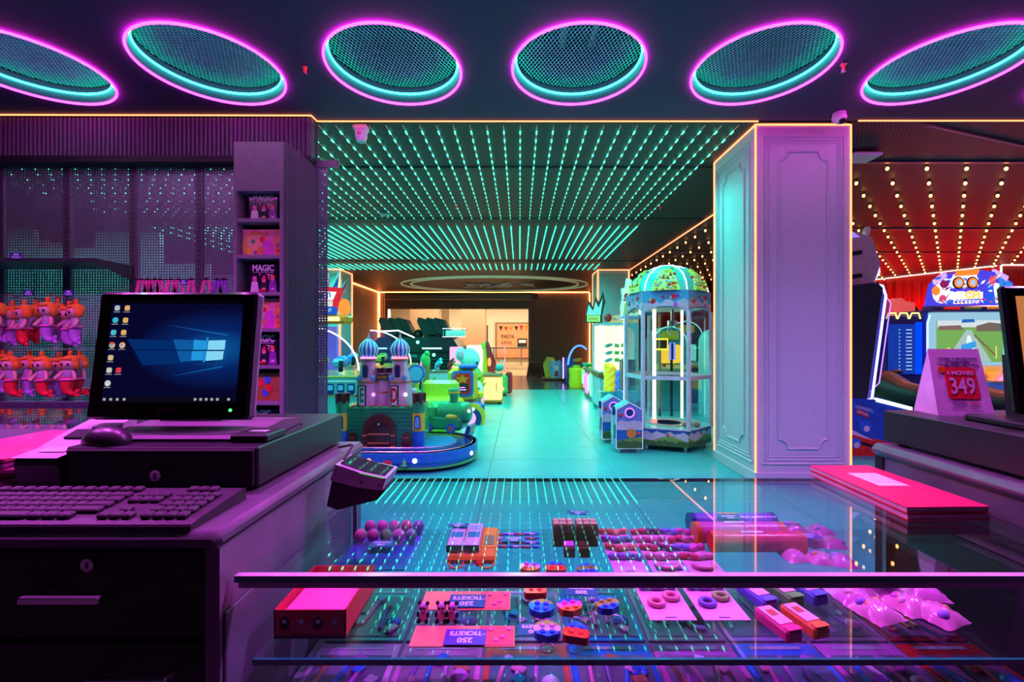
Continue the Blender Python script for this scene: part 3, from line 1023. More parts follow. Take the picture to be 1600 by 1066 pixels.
# shelf tower
TX0, TX1, TY0, TY1, TZ = at(365, 0, 3.45).x, at(443, 0, 3.45).x, 3.45, 3.95, 2.80
TW = M('tower_laminate', (0.23, 0.19, 0.24), 0.5, bump=0.3, bscale=700, noise=0.1)
t = thing('shelf_tower', 'tall narrow open shelf tower with blank top panel and fluted side', 'shelf', (TX0, TY0, 0))
W = TX1 - TX0
MB(TW).span((0, 0, 2.42), (W, 0.02, TZ), bev=0.002).build('top_panel', t)
MB(TW).span((0, 0.0, 0), (0.022, 0.48, 2.42)).build('side_panel', t)
MB(TW).span((W - 0.03, 0.0, 0), (W, 0.48, 2.42)).build('side_panel', t)
MB(TW).span((0, 0.02, 2.42), (W, 0.48, TZ)).build('top_box', t)
MB(MATBLACK).span((0.02, 0.3, 0), (W - 0.02, 0.32, 2.42)).build('back_panel', t)
SH_PY = (341, 398, 456, 513, 571, 628)
shz = [EYE - (y - CY) * 3.45 / F for y in SH_PY]
for z in shz + [shz[-1] - 0.29, shz[-1] - 0.58]:
    MB(TW).span((0.02, 0.004, z - 0.028), (W - 0.02, 0.31, z), bev=0.002).build('shelf_board', t)
fl_ = thing('fluted_side_panel', 'tall dark blue fluted panel on the right side of the shelf tower', 'panel', (TX1 + 0.002, TY0, 0))
MB(RIBP).span((0, 0.0, 0), (0.012, 0.54, TZ)).build('backing', fl_)
mb = MB(RIBP)
for i in range(17):
    y = 0.01 + 0.0318 * i
    mb.prism([(0.008, y), (0.020, y + 0.004), (0.026, y + 0.012), (0.020, y + 0.020), (0.008, y + 0.024)], 'z', 0, TZ if y < 0.36 else CEIL - 0.01)
mb.span((0, 0.385, TZ), (0.012, 0.54, CEIL - 0.01))
o = mb.build('flutes', fl_)
o['kind'] = 'stuff'

# boxed sets on the tower
MBK = M('magic_box_black', (0.02, 0.012, 0.03), 0.18, coat=0.3)
PINKL = M('print_pink', (0.85, 0.22, 0.45), 0.3)
WHP = M('print_white', (0.85, 0.78, 0.85), 0.3)
REDP = M('print_red', (0.85, 0.03, 0.05), 0.3)
ORP = M('print_orange', (0.9, 0.30, 0.05), 0.3)
PURP = M('print_purple', (0.30, 0.06, 0.45), 0.3)
BLUP = M('print_blue', (0.04, 0.18, 0.75), 0.3)
YELP = M('print_yellow', (0.95, 0.65, 0.08), 0.3)
GRNP = M('print_green', (0.08, 0.5, 0.12), 0.3)
MAGP = M('print_magenta', (0.75, 0.10, 0.62), 0.35)


def flat_art(parent, name, shapes, y=-0.001):
    """flat print: list of (material, outline in x,z), each a hair in front of the one before"""
    mb = MB()
    for i, (m, pts) in enumerate(shapes):
        yy = y - 0.00025 * i
        mb.use(m)
        mb.poly([(a, yy, b) for a, b in pts])
    return mb.build(name, parent)


def magic_box(label, x0, x1, y0, y1, Y, zs):
    a, b = at(x0, y1, Y), at(x1, y0, Y)
    w, h = b.x - a.x, b.z - a.z
    a.z = zs + 0.0005
    t = thing('magic_set_box', label, 'box', ((a.x + b.x) / 2, Y, a.z))
    MB(MBK).span((-w / 2, 0, 0), (w / 2, 0.09, h), bev=0.002).build('carton', t)
    s = []
    rnd = random.Random(5)
    for (cx, cz, m1, m2) in ((-0.30, 0.30, WHP, PINKL), (0.02, 0.28, MATBLACK, REDP), (0.33, 0.34, PURP, ORP)):
        cx, cz = cx * w, cz * h
        s.append((m1, [(cx - 0.15 * w, 0.02 * h), (cx + 0.15 * w, 0.02 * h), (cx + 0.1 * w, cz + 0.08 * h), (cx - 0.1 * w, cz + 0.08 * h)]))
        s.append((PINKL, circle(0.075 * w, 10, (cx, cz + 0.14 * h))))
        s.append((m2, [(cx - 0.08 * w, cz + 0.19 * h), (cx + 0.08 * w, cz + 0.19 * h), (cx + 0.05 * w, cz + 0.27 * h), (cx - 0.05 * w, cz + 0.27 * h)]))
        s.append((WHP, [(cx - 0.06 * w, 0.1 * h), (cx + 0.06 * w, 0.1 * h), (cx + 0.05 * w, 0.17 * h), (cx - 0.05 * w, 0.17 * h)]))
    for k in range(9):
        s.append((rnd.choice([PINKL, REDP, WHP, MAGP]), circle(0.035 * w, 6, (rnd.uniform(-0.42, 0.42) * w, rnd.uniform(0.45, 0.66) * h))))
    s.append((REDP, [(-0.12 * w, 0.05 * h), (0.10 * w, 0.05 * h), (0.10 * w, 0.12 * h), (-0.12 * w, 0.12 * h)]))
    flat_art(t, 'cover_picture', s)
    text(t, 'MAGIC', 0.30 * h, (0, -0.0035, 0.845 * h), UP, WHP, bold=0.0022, sx=0.80)
    MB(WHP).span((-0.36 * w, -0.002, 0.70 * h), (0.36 * w, -0.001, 0.715 * h)).build('subtitle_line', t)


magic_box('black MAGIC set box glittering on the topmost tower shelf', 389, 434, 299, 340, 3.52, shz[0])
magic_box('black MAGIC set box on the third tower shelf from the top', 389, 434, 410, 455, 3.52, shz[2])
magic_box('black MAGIC set box on the fifth tower shelf, half behind the monitor', 389, 434, 521, 569, 3.52, shz[4])
magic_box('black MAGIC set box lowest on the tower, just above the cash drawer', 380, 434, 636, 680, 3.52, shz[5] - 0.29)


def sand_box(label, x0, x1, y0, y1, Y, kind, zs):
    a, b = at(x0, y1, Y), at(x1, y0, Y)
    w, h = b.x - a.x, b.z - a.z
    a.z = zs + 0.0005
    t = thing('play_sand_box', label, 'box', ((a.x + b.x) / 2, Y, a.z))
    base = M('box_pink_print', (0.9, 0.30, 0.42), 0.22, coat=0.3) if kind == 'pink' else M('box_brown_print', (0.42, 0.16, 0.05), 0.22, coat=0.3)
    MB(base).span((-w / 2, 0, 0), (w / 2, 0.10, h), bev=0.002).build('carton', t)
    s = []
    if kind == 'pink':
        s += [(YELP, circle(0.46 * h, 16, (-0.18 * w, 0.42 * h))), (M('print_peach', (0.95, 0.5, 0.3), 0.3), circle(0.40 * h, 16, (-0.16 * w, 0.42 * h))),
              (MAGP, [(0.0, 0.02 * h), (0.30 * w, 0.02 * h), (0.32 * w, 0.30 * h), (0.24 * w, 0.58 * h), (0.14 * w, 0.62 * h), (0.04 * w, 0.5 * h), (-0.02 * w, 0.25 * h)]),
              (REDP, circle(0.08 * w, 12, (0.02 * w, 0.62 * h))), (ORP, circle(0.09 * w, 10, (-0.02 * w, 0.22 * h))), (GRNP, circle(0.06 * w, 10, (-0.22 * w, 0.55 * h))),
              (YELP, circle(0.10 * w, 10, (-0.34 * w, 0.22 * h))), (PURP, circle(0.05 * w, 10, (-0.16 * w, 0.14 * h))), (ORP, [(0.36 * w, 0.0), (0.49 * w, 0.0), (0.49 * w, h * 0.98), (0.36 * w, h * 0.98)])]
        for k in range(4):
            s.append(([REDP, PURP, YELP, PINKL][k], circle(0.045 * w, 8, (0.425 * w, (0.2 + 0.2 * k) * h))))
        flat_art(t, 'cover_picture', s)
        scribble(t, 0.5 * w, 0.14 * h, (-0.05 * w, -0.006, 0.86 * h), ORP, 5)
    else:
        for k, (x, z, m) in enumerate(((-0.3, 0.55, BLUP), (-0.18, 0.3, PURP), (-0.02, 0.6, REDP), (0.1, 0.25, BLUP), (0.2, 0.42, REDP), (0.16, 0.72, BLUP), (-0.36, 0.28, MAGP))):
            c = (x * w, z * h)
            s += [(m, circle(0.075 * w, 10, c)), (m, circle(0.04 * w, 8, (c[0] - 0.05 * w, c[1] + 0.07 * w))), (m, circle(0.04 * w, 8, (c[0] + 0.05 * w, c[1] + 0.07 * w)))]
        flat_art(t, 'cover_picture', s)


sand_box('pink play sand box on the second tower shelf', 379, 439, 355, 397, 3.52, 'pink', shz[1])
sand_box('pink play sand box on the fourth tower shelf, half behind the monitor', 385, 439, 465, 512, 3.52, 'pink', shz[3])
sand_box('brown box with red and blue shapes on the sixth tower shelf', 378, 439, 577, 620, 3.52, 'brown', shz[5])
# ================================================================ ARCADE AISLE
def glossy(name, c, r=0.22):
    return M(name, c, r, noise=0.05, coat=0.4)


GREEN = glossy('ride_green', (0.03, 0.36, 0.13))
GREEN2 = glossy('ride_bright_green', (0.06, 0.50, 0.12))
BLUE = glossy('ride_blue', (0.02, 0.13, 0.62))
DBLUE = glossy('ride_navy', (0.01, 0.03, 0.20))
YELLOW = glossy('ride_yellow', (0.90, 0.55, 0.03))
LIME = glossy('ride_lime', (0.5, 0.75, 0.05))
RED = glossy('ride_red', (0.72, 0.02, 0.03))
PINK = glossy('ride_pink', (0.72, 0.42, 0.60))
ORANGE = glossy('ride_orange', (0.85, 0.22, 0.02))
BROWN = glossy('ride_maroon', (0.10, 0.02, 0.02))
CORAL = glossy('ride_coral', (0.62, 0.16, 0.08))
MINT = glossy('ride_mint', (0.35, 0.75, 0.68))
SKYB = glossy('ride_sky_blue', (0.15, 0.50, 0.80))
WHITEG = glossy('ride_white', (0.82, 0.80, 0.82))
TEALG = glossy('ride_teal', (0.04, 0.42, 0.42))
LAMPW = E('lamp_white', (0.95, 0.80, 1.0), 2.2)
LAMPV = E('lamp_violet', (0.62, 0.30, 1.0), 1.8)
LAMPB = E('lamp_blue', (0.15, 0.25, 1.0), 6.0)
LAMPR = E('lamp_red', (1.0, 0.15, 0.15), 4.0)
NEON_G = E('neon_green', (0.05, 1.0, 0.15), 7.0)
NEON_M = E('neon_magenta', (1.0, 0.08, 0.85), 7.0)
NEON_W = E('neon_white', (0.75, 0.95, 1.0), 5.0)
NEON_B = E('neon_blue', (0.08, 0.12, 1.0), 9.0)
CLEAR = glass_mat('clear_acrylic', (0.97, 0.99, 0.99), 0.03)

# ---- castle carousel ride
t = thing('castle_train_ride', 'green and pink castle ride on a blue oval track base', 'kiddie ride', (-1.42, 4.82, 0))
MB(BLUE).prism(stadium(0.95, 0.53, 16), 'z', 0.035, 0.19).prism(stadium(0.97, 0.55, 16), 'z', 0.10, 0.19).build('track_base', t, smooth=35)
MB(MATBLACK).prism(stadium(0.90, 0.48, 12), 'z', 0.0, 0.04).build('plinth', t)
MB(GREEN2).prism(stadium(0.965, 0.545, 16), 'z', 0.036, 0.06).build('grass_band', t)
for hx, r in ((0.91, 0.49), (0.74, 0.32)):
    MB(CHROME).tube([(a, b, 0.195) for a, b in stadium(hx, r, 14)], 0.007, 6, closed=True).build('rail', t, smooth=40)
dk_ = []
MB(DBLUE).prism(stadium(0.89, 0.47, 14), 'z', 0.186, 0.1915).build('track_bed', t)
MB(glossy('ride_mid_blue', (0.03, 0.28, 0.66))).prism(stadium(0.75, 0.33, 14), 'z', 0.188, 0.196).build('centre_deck', t)
for x in (-0.55, -0.15, 0.25, 0.60):
    MB(MATBLACK).box((x, -0.515, 0.192), (0.05, 0.012, 0.008), bev=0.002).build('hinge', t)
for (x, z, m) in ((-0.02, 0.125, LAMPR), (0.42, 0.125, LAMPW), (-0.45, 0.125, LAMPW)):
    MB(m).cyl((x, -0.555, z), (x, -0.548, z), 0.024, n=14).build('lamp', t)
MB(LAMPW).cyl((0.92, -0.22, 0.12), (0.93, -0.225, 0.12), 0.022, n=12).build('lamp', t)
MB(YELLOW).span((0.12, -0.575, 0.06), (0.20, -0.545, 0.10)).use(RED).prism([(0.11, 0.10), (0.21, 0.10), (0.19, 0.13), (0.13, 0.13)], 'y', -0.58, -0.54).build('little_house', t)
MB(BROWN).cyl((0.32, -0.56, 0.055), (0.32, -0.56, 0.09), 0.008, n=6).use(GREEN).cyl((0.32, -0.56, 0.08), (0.32, -0.56, 0.12), 0.035, 0.012, n=8).cyl((0.32, -0.56, 0.11), (0.32, -0.56, 0.15), 0.025, 0.002, n=8).build('little_tree', t)
# castle body
FY, BYc = -0.27, 0.20
MB(GREEN).span((-0.40, FY, 0.19), (0.40, BYc, 0.60), bev=0.01).build('castle_wall', t)
for i in range(9):
    MB(M('ride_green_joint', (0.012, 0.16, 0.08), 0.3)).span((-0.36, FY - 0.003, 0.235 + 0.042 * i), (0.36, FY + 0.002, 0.239 + 0.042 * i)).build('wall_course', t)
for i in range(9):
    MB(CORAL).box((-0.36 + 0.09 * i, FY + 0.03, 0.606), (0.05, 0.05, 0.018), bev=0.006).build('merlon', t)


def arch(w, h, n=8, c=(0, 0)):
    """doorway outline of width w, height h"""
    pts = [(c[0] - w / 2, c[1]), (c[0] + w / 2, c[1])]
    for k in range(n + 1):
        a = math.pi * k / n
        pts.append((c[0] + w / 2 * math.cos(a), c[1] + h - w / 2 + w / 2 * math.sin(a)))
    return pts


MB(BROWN).prism(arch(0.33, 0.335, 12, (0, 0.195)), 'y', FY - 0.035, FY + 0.02).build('door_surround', t, smooth=40)
dr = MB(glossy('ride_dark_wood', (0.06, 0.012, 0.012))).prism(arch(0.235, 0.27, 12, (0, 0.195)), 'y', FY - 0.042, FY).build('door', t, smooth=40)
for z in (0.24, 0.33):
    MB(CORAL).box((0, FY - 0.047, z), (0.22, 0.012, 0.016), bev=0.004).build('door_bar', dr)
MB(SKYB).ball((0, FY - 0.045, 0.43), 0.012, 8, 6).build('door_knob', dr)
for s in (-1, 1):
    for z in (0.205, 0.315):
        MB(CORAL).box((s * 0.145, FY - 0.04, z), (0.05, 0.012, 0.02), bev=0.004).build('hinge_plate', t)
    sd = MB(BROWN).prism(arch(0.085, 0.15, 8, (s * 0.27, 0.195)), 'y', FY - 0.02, FY + 0.01).build('side_door', t, smooth=40)
    MB(CORAL).box((s * 0.27, FY - 0.022, 0.29), (0.06, 0.008, 0.008)).build('door_bar', sd)
    # corner turret
    x = s * 0.39
    MB(GREEN).lathe([(0.062, 0.19), (0.062, 0.58), (0.07, 0.62), (0.06, 0.66)], (x, FY + 0.02, 0), 14).build('corner_turret', t, smooth=40)
    MB(YELLOW).lathe([(0.064, 0.36), (0.064, 0.54)], (x, FY + 0.02, 0), 14).build('turret_band', t, smooth=40)
    MB(BLUE).lathe([(0.064, 0.19), (0.064, 0.355)], (x, FY + 0.02, 0), 14).build('turret_band', t, smooth=40)
    wn = MB(DBLUE).prism(arch(0.06, 0.135, 8, (x, 0.385)), 'y', FY - 0.05, FY - 0.03).build('turret_window', t)
    MB(SKYB).prism(arch(0.044, 0.115, 8, (x, 0.393)), 'y', FY - 0.053, FY - 0.04).build('pane', wn)
    for a in range(5):
        aa = a * 2 * math.pi / 5 + 0.3
        MB(BROWN).cyl((x + 0.045 * math.cos(aa), FY + 0.02 + 0.045 * math.sin(aa), 0.64), (x + 0.05 * math.cos(aa), FY + 0.02 + 0.05 * math.sin(aa), 0.74), 0.028, 0.026, 8).build('turret_stone', t, smooth=40)
    # onion-domed tower
    tx, ty = (-0.165 if s < 0 else 0.165), -0.12
    tw = MB(PINK).lathe([(0.13, 0.60), (0.118, 0.80), (0.115, 0.84), (0.095, 0.92), (0.078, 1.02), (0.080, 1.07)], (tx, ty, 0), 8).build('tower', t, smooth=20)
    MB(CORAL).lathe([(0.118, 0.835), (0.126, 0.84), (0.126, 0.855), (0.11, 0.862)], (tx, ty, 0), 8).build('tower_ledge', t)
    MB(LAMPV if s < 0 else E('lamp_pink', (1, 0.25, 0.4), 2.0)).lathe([(0.078, 1.085), (0.085, 1.09), (0.085, 1.10), (0.07, 1.105)], (tx, ty, 0), 16).build('lamp_ring', t)
    MB(CORAL).lathe([(0.080, 1.06), (0.09, 1.068), (0.09, 1.082), (0.08, 1.086)], (tx, ty, 0), 16).build('tower_cornice', t)
    prof = [(0.06, 1.10), (0.088, 1.125), (0.102, 1.165), (0.10, 1.20), (0.082, 1.24), (0.05, 1.275), (0.018, 1.30)]
    dm = MB().lathe(prof, (tx, ty, 0), 28, mats=[BLUE, WHITEG]).build('onion_dome', tw, smooth=60)
    MB(CORAL).cyl((tx, ty, 1.297), (tx, ty, 1.307), 0.022, 0.018, 10).use(PINK).cyl((tx, ty, 1.305), (tx, ty, 1.36), 0.016, 0.001, 8).build('spire', tw, smooth=40)
    w_ = MB(BROWN).prism(arch(0.052, 0.13, 8, (tx, 0.895)), 'y', ty - 0.112, ty - 0.07).build('tower_window', tw)
    MB(DBLUE).prism(arch(0.032, 0.105, 8, (tx, 0.902)), 'y', ty - 0.115, ty - 0.09).build('pane', tw)
    pn = MB(MATBLACK).span((tx - 0.065, ty - 0.135, 0.605), (tx + 0.015, ty - 0.11, 0.815)).build('letter_panel', tw)
    MB(WHITEG).span((tx - 0.055, ty - 0.137, 0.615), (tx + 0.005, ty - 0.13, 0.805)).build('letter_board', tw)
    text(tw, 'E' if s < 0 else 'D', 0.20, (tx - 0.025, ty - 0.139, 0.71), UP, GREEN if s < 0 else RED, bold=0.008, sx=0.42)
    for q in (-1, 1):
        MB(SKYB).ball((tx + q * 0.07, ty - 0.085, 0.885), (0.028, 0.012, 0.035), 10, 6).build('shutter_ornament', tw, smooth=60)
    MB(LAMPW if s > 0 else LAMPV).ball((tx + 0.085, ty - 0.105, 0.72), 0.020, 10, 6).build('lamp', tw, smooth=60)
    MB(CHROME).ball((tx - 0.105, ty - 0.085, 0.71), 0.018, 10, 6).build('lamp', tw, smooth=60)
mt = MB(PINK).lathe([(0.07, 0.60), (0.065, 0.90), (0.07, 0.94)], (0.0, -0.12, 0), 12).build('middle_tower', t, smooth=40)
MB(CORAL).lathe([(0.066, 0.725), (0.074, 0.73), (0.074, 0.742), (0.066, 0.748)], (0, -0.12, 0), 12).build('tower_ledge', mt)
MB(MATBLACK).span((-0.06, -0.20, 0.87), (0.06, -0.185, 0.925)).build('name_board', mt)
scribble(mt, 0.10, 0.03, (0, -0.202, 0.897), YELLOW, 8)
for k in range(6):
    a = 2 * math.pi * k / 6
    MB(BROWN).cyl((0.05 * math.cos(a), -0.12 + 0.05 * math.sin(a), 0.94), (0.055 * math.cos(a), -0.12 + 0.055 * math.sin(a), 0.99), 0.026, n=8).build('turret_stone', mt, smooth=40)
MB(PINK).span((-0.30, -0.06, 0.60), (0.30, 0.1, 0.76), bev=0.02).build('keep_wall', t)

# ---- locomotive on the ride track
t = thing('toy_locomotive', 'green locomotive car on the track behind the castle', 'kiddie ride', (-0.84, 5.22, 0.197), -0.25)
MB(GREEN).span((-0.30, -0.13, 0.06), (0.22, 0.13, 0.22), bev=0.03).build('body', t)
MB(GREEN).cyl((-0.08, 0, 0.25), (0.24, 0, 0.25), 0.125, n=18).ball((0.24, 0, 0.25), (0.06, 0.125, 0.125), 14, 10).build('boiler', t, smooth=50)
MB(GREEN2).span((-0.31, -0.15, 0.16), (-0.11, 0.15, 0.36), bev=0.05).build('seat', t)
ch = MB(GREEN).lathe([(0.05, 0.35), (0.05, 0.43), (0.066, 0.47), (0.066, 0.51), (0.045, 0.53)], (0.08, 0, 0), 14).build('chimney', t, smooth=40)
MB(YELLOW).lathe([(0.067, 0.47), (0.069, 0.475), (0.069, 0.49), (0.067, 0.495)], (0.08, 0, 0), 14).build('chimney_band', ch)
for x in (-0.18, 0.10):
    wh = MB(BLUE).cyl((x, -0.15, 0.085), (x, -0.11, 0.085), 0.055, n=16).build('wheel', t, smooth=40)
    MB(CORAL).cyl((x, -0.158, 0.085), (x, -0.15, 0.085), 0.03, n=12).build('hub', wh)
MB(YELLOW).ball((0.1, -0.12, 0.215), (0.075, 0.02, 0.03), 10, 6).build('trim_flourish', t, smooth=50)
np = MB(DBLUE).box((0.30, -0.05, 0.06), (0.05, 0.2, 0.13), ry=0.3, bev=0.008).build('buffer_beam', t)
text(t, '20', 0.08, (0.325, -0.06, 0.07), (math.pi / 2, 0, math.pi / 2 - 0.5), YELLOW, bold=0.004)
for y in (-0.07, 0.07):
    MB(LAMPW).ball((0.29, y, 0.28), 0.02, 8, 6).build('headlamp', t, smooth=50)
MB(CORAL).box((-0.36, -0.12, 0.14), (0.1, 0.06, 0.03), bev=0.008).build('step', t)

# ---- lime ride car behind the castle
t = thing('lime_ride_seat', 'lime green ride bench with a round blue mirror behind the castle', 'kiddie ride', (-1.1, 6.0, 0))
MB(LIME).span((-0.25, -0.2, 0.0), (0.3, 0.2, 0.52), bev=0.06).build('body', t)
MB(LIME).box((0.02, 0.16, 0.60), (0.5, 0.1, 0.28), bev=0.05).build('backrest', t)
MB(YELLOW).span((0.12, -0.22, 0.2), (0.34, 0.18, 0.5), bev=0.04).build('side_cheek', t)
MB(BLUE).cyl((-0.28, -0.05, 0.84), (-0.28, 0.0, 0.84), 0.12, n=20).build('round_shield', t, smooth=40)
MB(SKYB).cyl((-0.28, -0.06, 0.84), (-0.28, -0.05, 0.84), 0.095, n=20).build('round_mirror', t, smooth=40)
MB(LIME).cyl((-0.28, 0.0, 0.4), (-0.28, 0.0, 0.8), 0.03, n=8).build('post', t)
# ---- figure post with neon edge
t = thing('ride_figure_post', 'slim green figure with a lit edge standing behind the castle', 'kiddie ride', (at(665, 600, 7.6).x, 7.6, 0))
MB(M('olive_figure', (0.22, 0.2, 0.08), 0.5)).lathe([(0.10, 0.0), (0.08, 0.4), (0.06, 0.75), (0.08, 0.85), (0.05, 0.95)], n=10).build('body', t, smooth=50)
MB(GREEN2).ball((0, -0.02, 0.95), (0.085, 0.06, 0.13), 10, 8).ball((0.03, -0.02, 1.07), 0.05, 8, 6).build('head', t, smooth=50)
MB(NEON_M).tube([(-0.11, -0.05, 0.55), (-0.09, -0.05, 0.8), (-0.05, -0.05, 0.98)], 0.008, 6).build('neon_edge', t)

# ---- yellow train front ride
t = thing('train_front_ride', 'yellow train-cab ride with blue framed red window and round purple lamp', 'kiddie ride', (-0.88, 7.05, 0), 0.12)
MB(YELLOW).span((-0.25, -0.1, 0.30), (0.22, 0.55, 0.86), bev=0.08).build('cab', t, smooth=30)
MB(BLUE).prism(rrect(0.34, 0.40, 0.07, 4, (-0.02, 0.62)), 'y', -0.125, -0.09).build('window_frame', t, smooth=30)
wn = MB(RED).prism(rrect(0.26, 0.32, 0.05, 4, (-0.02, 0.62)), 'y', -0.14, -0.12).build('window_panel', t, smooth=30)
MB(ORANGE).prism([(0.11 * math.cos(math.pi / 2 + k * math.pi / 5) * (1 if k % 2 == 0 else 0.45) - 0.02, 0.69 + 0.08 * math.sin(math.pi / 2 + k * math.pi / 5) * (1 if k % 2 == 0 else 0.45)) for k in range(10)], 'y', -0.15, -0.139).build('star', wn)
MB(MATBLACK).span((-0.11, -0.148, 0.50), (0.07, -0.139, 0.62)).use(LAMPV).span((-0.08, -0.150, 0.52), (0.04, -0.147, 0.535)).span((-0.08, -0.150, 0.555), (0.02, -0.147, 0.57)).build('display', wn)
MB(BLUE).span((-0.08, -0.13, 0.85), (0.22, 0.3, 0.91), bev=0.025).build('roof_rail', t)
MB(BLUE).span((-0.03, -0.22, 0.19), (0.32, 0.25, 0.33), bev=0.04).build('bumper', t)
MB(NEON_W).span((0.03, -0.228, 0.255), (0.2, -0.219, 0.275)).build('bumper_light', t)
MB(DBLUE).cyl((0.10, -0.27, 0.10), (0.10, 0.2, 0.10), 0.17, n=24).build('lamp_housing', t, smooth=40)
MB(YELLOW).cyl((0.13, -0.25, 0.13), (0.13, 0.25, 0.13), 0.20, n=24).build('wheel_arch', t, smooth=40)
MB(LAMPV).cyl((0.07, -0.285, 0.105), (0.07, -0.27, 0.105), 0.115, n=20).build('round_lamp', t)
MB(YELLOW).box((0.26, 0.1, 0.42), (0.1, 0.3, 0.14), bev=0.04).build('nose', t)
for y in (-0.03, 0.2):
    MB(LAMPV).ball((0.31, y, 0.36), 0.025, 8, 6).build('side_lamp', t)

# ---- mint elephant ride
t = thing('elephant_ride', 'mint and green animal ride with a letter G on its white belly', 'kiddie ride', (-0.90, 8.05, 0))
t.scale = (0.95, 0.95, 0.95)
MB(RED).span((-0.2, -0.12, 0.0), (0.0, 0.3, 0.45), bev=0.03).build('red_pedestal', t)
MB(GREEN2).ball((0.05, 0.1, 0.62), (0.2, 0.25, 0.26), 14, 10).build('body', t, smooth=60)
MB(WHITEG).ball((0.15, -0.06, 0.42), (0.13, 0.12, 0.20), 14, 10).build('belly', t, smooth=60)
text(t, 'G', 0.17, (0.16, -0.195, 0.42), UP, GREEN, bold=0.008)
hd_ = MB(MINT).ball((0.0, 0.05, 1.0), (0.19, 0.2, 0.22), 16, 12).build('head', t, smooth=60)
MB(MINT).ball((-0.16, -0.06, 1.10), (0.10, 0.05, 0.13), 12, 8).build('ear', hd_, smooth=60)
MB(PINK).ball((-0.155, -0.105, 1.095), (0.06, 0.02, 0.09), 10, 8).build('inner_ear', hd_, smooth=60)
MB(SKYB).ball((0.13, -0.08, 0.94), (0.055, 0.05, 0.10), 12, 8).build('eye', hd_, smooth=60)
MB(MATBLACK).ball((0.15, -0.125, 0.93), (0.02, 0.015, 0.045), 8, 6).build('pupil', hd_, smooth=60)
for (a, z) in ((-0.22, 0.88), (-0.16, 0.82), (-0.24, 0.80), (0.22, 0.60), (0.24, 0.52), (0.2, 0.68)):
    MB(LIME if a < 0 else YELLOW).cyl((a, -0.05, z), (a * 1.35, -0.1, z + 0.06), 0.05, 0.004, 6).build('leaf', t, smooth=40)
MB(GREEN2).tube([(0.0, -0.05, 0.4), (0.02, -0.1, 0.2), (0.05, -0.12, 0.06), (0.16, -0.16, 0.08)], [0.075, 0.075, 0.08, 0.07], 10).build('leg', t, smooth=60)
MB(TEALG).ball((0.2, -0.2, 0.16), (0.07, 0.06, 0.08), 10, 8).use(ORANGE).ball((0.24, -0.22, 0.1), (0.06, 0.04, 0.04), 8, 6).build('foot', t, smooth=60)
MB(GREEN).cyl((0.05, 0.1, 0.0), (0.05, 0.1, 0.05), 0.18, n=16).build('base_plate', t)

# ---- green propeller figure beside it
t = thing('propeller_ride', 'green plane ride with a tilted propeller beside the yellow train cab', 'kiddie ride', (at(683, 600, 6.6).x, 6.6, 0))
MB(GREEN2).ball((0, 0, 0.52), (0.12, 0.2, 0.16), 12, 8).build('fuselage', t, smooth=60)
MB(GREEN2).cyl((0, 0, 0), (0, 0, 0.42), 0.07, 0.05, 10).build('post', t, smooth=40)
MB(GREEN).ball((-0.03, -0.22, 0.66), (0.03, 0.02, 0.13), 8, 6, Euler((0, 0.4, 0)).to_matrix()).ball((-0.03, -0.22, 0.66), (0.12, 0.02, 0.03), 8, 6, Euler((0, 0.4, 0)).to_matrix()).build('propeller', t, smooth=60)
MB(ORANGE).box((0.07, -0.12, 0.55), (0.22, 0.04, 0.05), ry=0.6, bev=0.01).build('wing', t)

# ---- bright yellow cube ride with glowing pink panel behind
t = thing('yellow_cube_ride', 'glowing yellow box-shaped ride on small feet with orange rim', 'kiddie ride', (at(767, 632, 9.1).x, 9.35, 0))
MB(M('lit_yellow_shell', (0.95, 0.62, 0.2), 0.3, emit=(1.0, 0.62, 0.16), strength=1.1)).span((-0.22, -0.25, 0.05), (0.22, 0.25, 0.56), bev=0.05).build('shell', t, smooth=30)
MB(CORAL).span((-0.23, -0.26, 0.55), (0.23, 0.26, 0.63), bev=0.03).build('rim', t)
MB(ORANGE).span((-0.23, -0.26, 0.04), (0.23, 0.26, 0.09), bev=0.01).build('bottom_rim', t)
MB(MATBLACK).tube([(0.13, -0.255, 0.45), (0.11, -0.255, 0.42), (0.11, -0.255, 0.3), (0.14, -0.255, 0.26)], 0.007, 6).build('side_handle', t)
for x in (-0.17, 0.17):
    MB(MATBLACK).cyl((x, -0.18, 0), (x, -0.18, 0.05), 0.03, n=8).build('foot', t)
t = thing('glowing_panel_machine', 'machine with glowing white and pink back panels behind the yellow cube', 'arcade machine', (at(728, 590, 10.6).x, 10.6, 0))
MB(M('panel_machine_base', (0.25, 0.2, 0.3), 0.4)).span((-0.4, -0.2, 0), (0.45, 0.3, 0.55), bev=0.02).build('cabinet', t)
MB(E('panel_white_glow', (1.0, 0.78, 0.66), 1.5)).span((0.02, -0.05, 0.55), (0.40, 0.03, 1.20), bev=0.02).build('lit_panel', t)
MB(E('panel_pink_glow', (1.0, 0.50, 0.82), 1.2)).span((-0.38, -0.05, 0.55), (-0.06, 0.03, 1.16), bev=0.02).build('lit_panel', t)
MB(CORAL).span((-0.07, -0.03, 0.85), (0.03, 0.03, 1.18)).build('divider', t)
t = thing('candy_toy_ride', 'red and yellow curving ride figure beside the glowing panels', 'kiddie ride', (at(761, 600, 10.2).x, 10.2, 0))
MB(YELLOW).lathe([(0.1, 0), (0.08, 0.5), (0.05, 0.9), (0.04, 1.1)], (-0.04, 0, 0), 10).build('stem', t, smooth=50)
MB(RED).tube([(0.02, 0, 0.3), (0.1, 0, 0.6), (0.12, 0, 0.8), (0.06, 0, 0.98), (0.02, 0, 1.18), (0.0, 0, 1.28)], [0.09, 0.09, 0.10, 0.075, 0.05, 0.03], 10).build('curved_body', t, smooth=60)
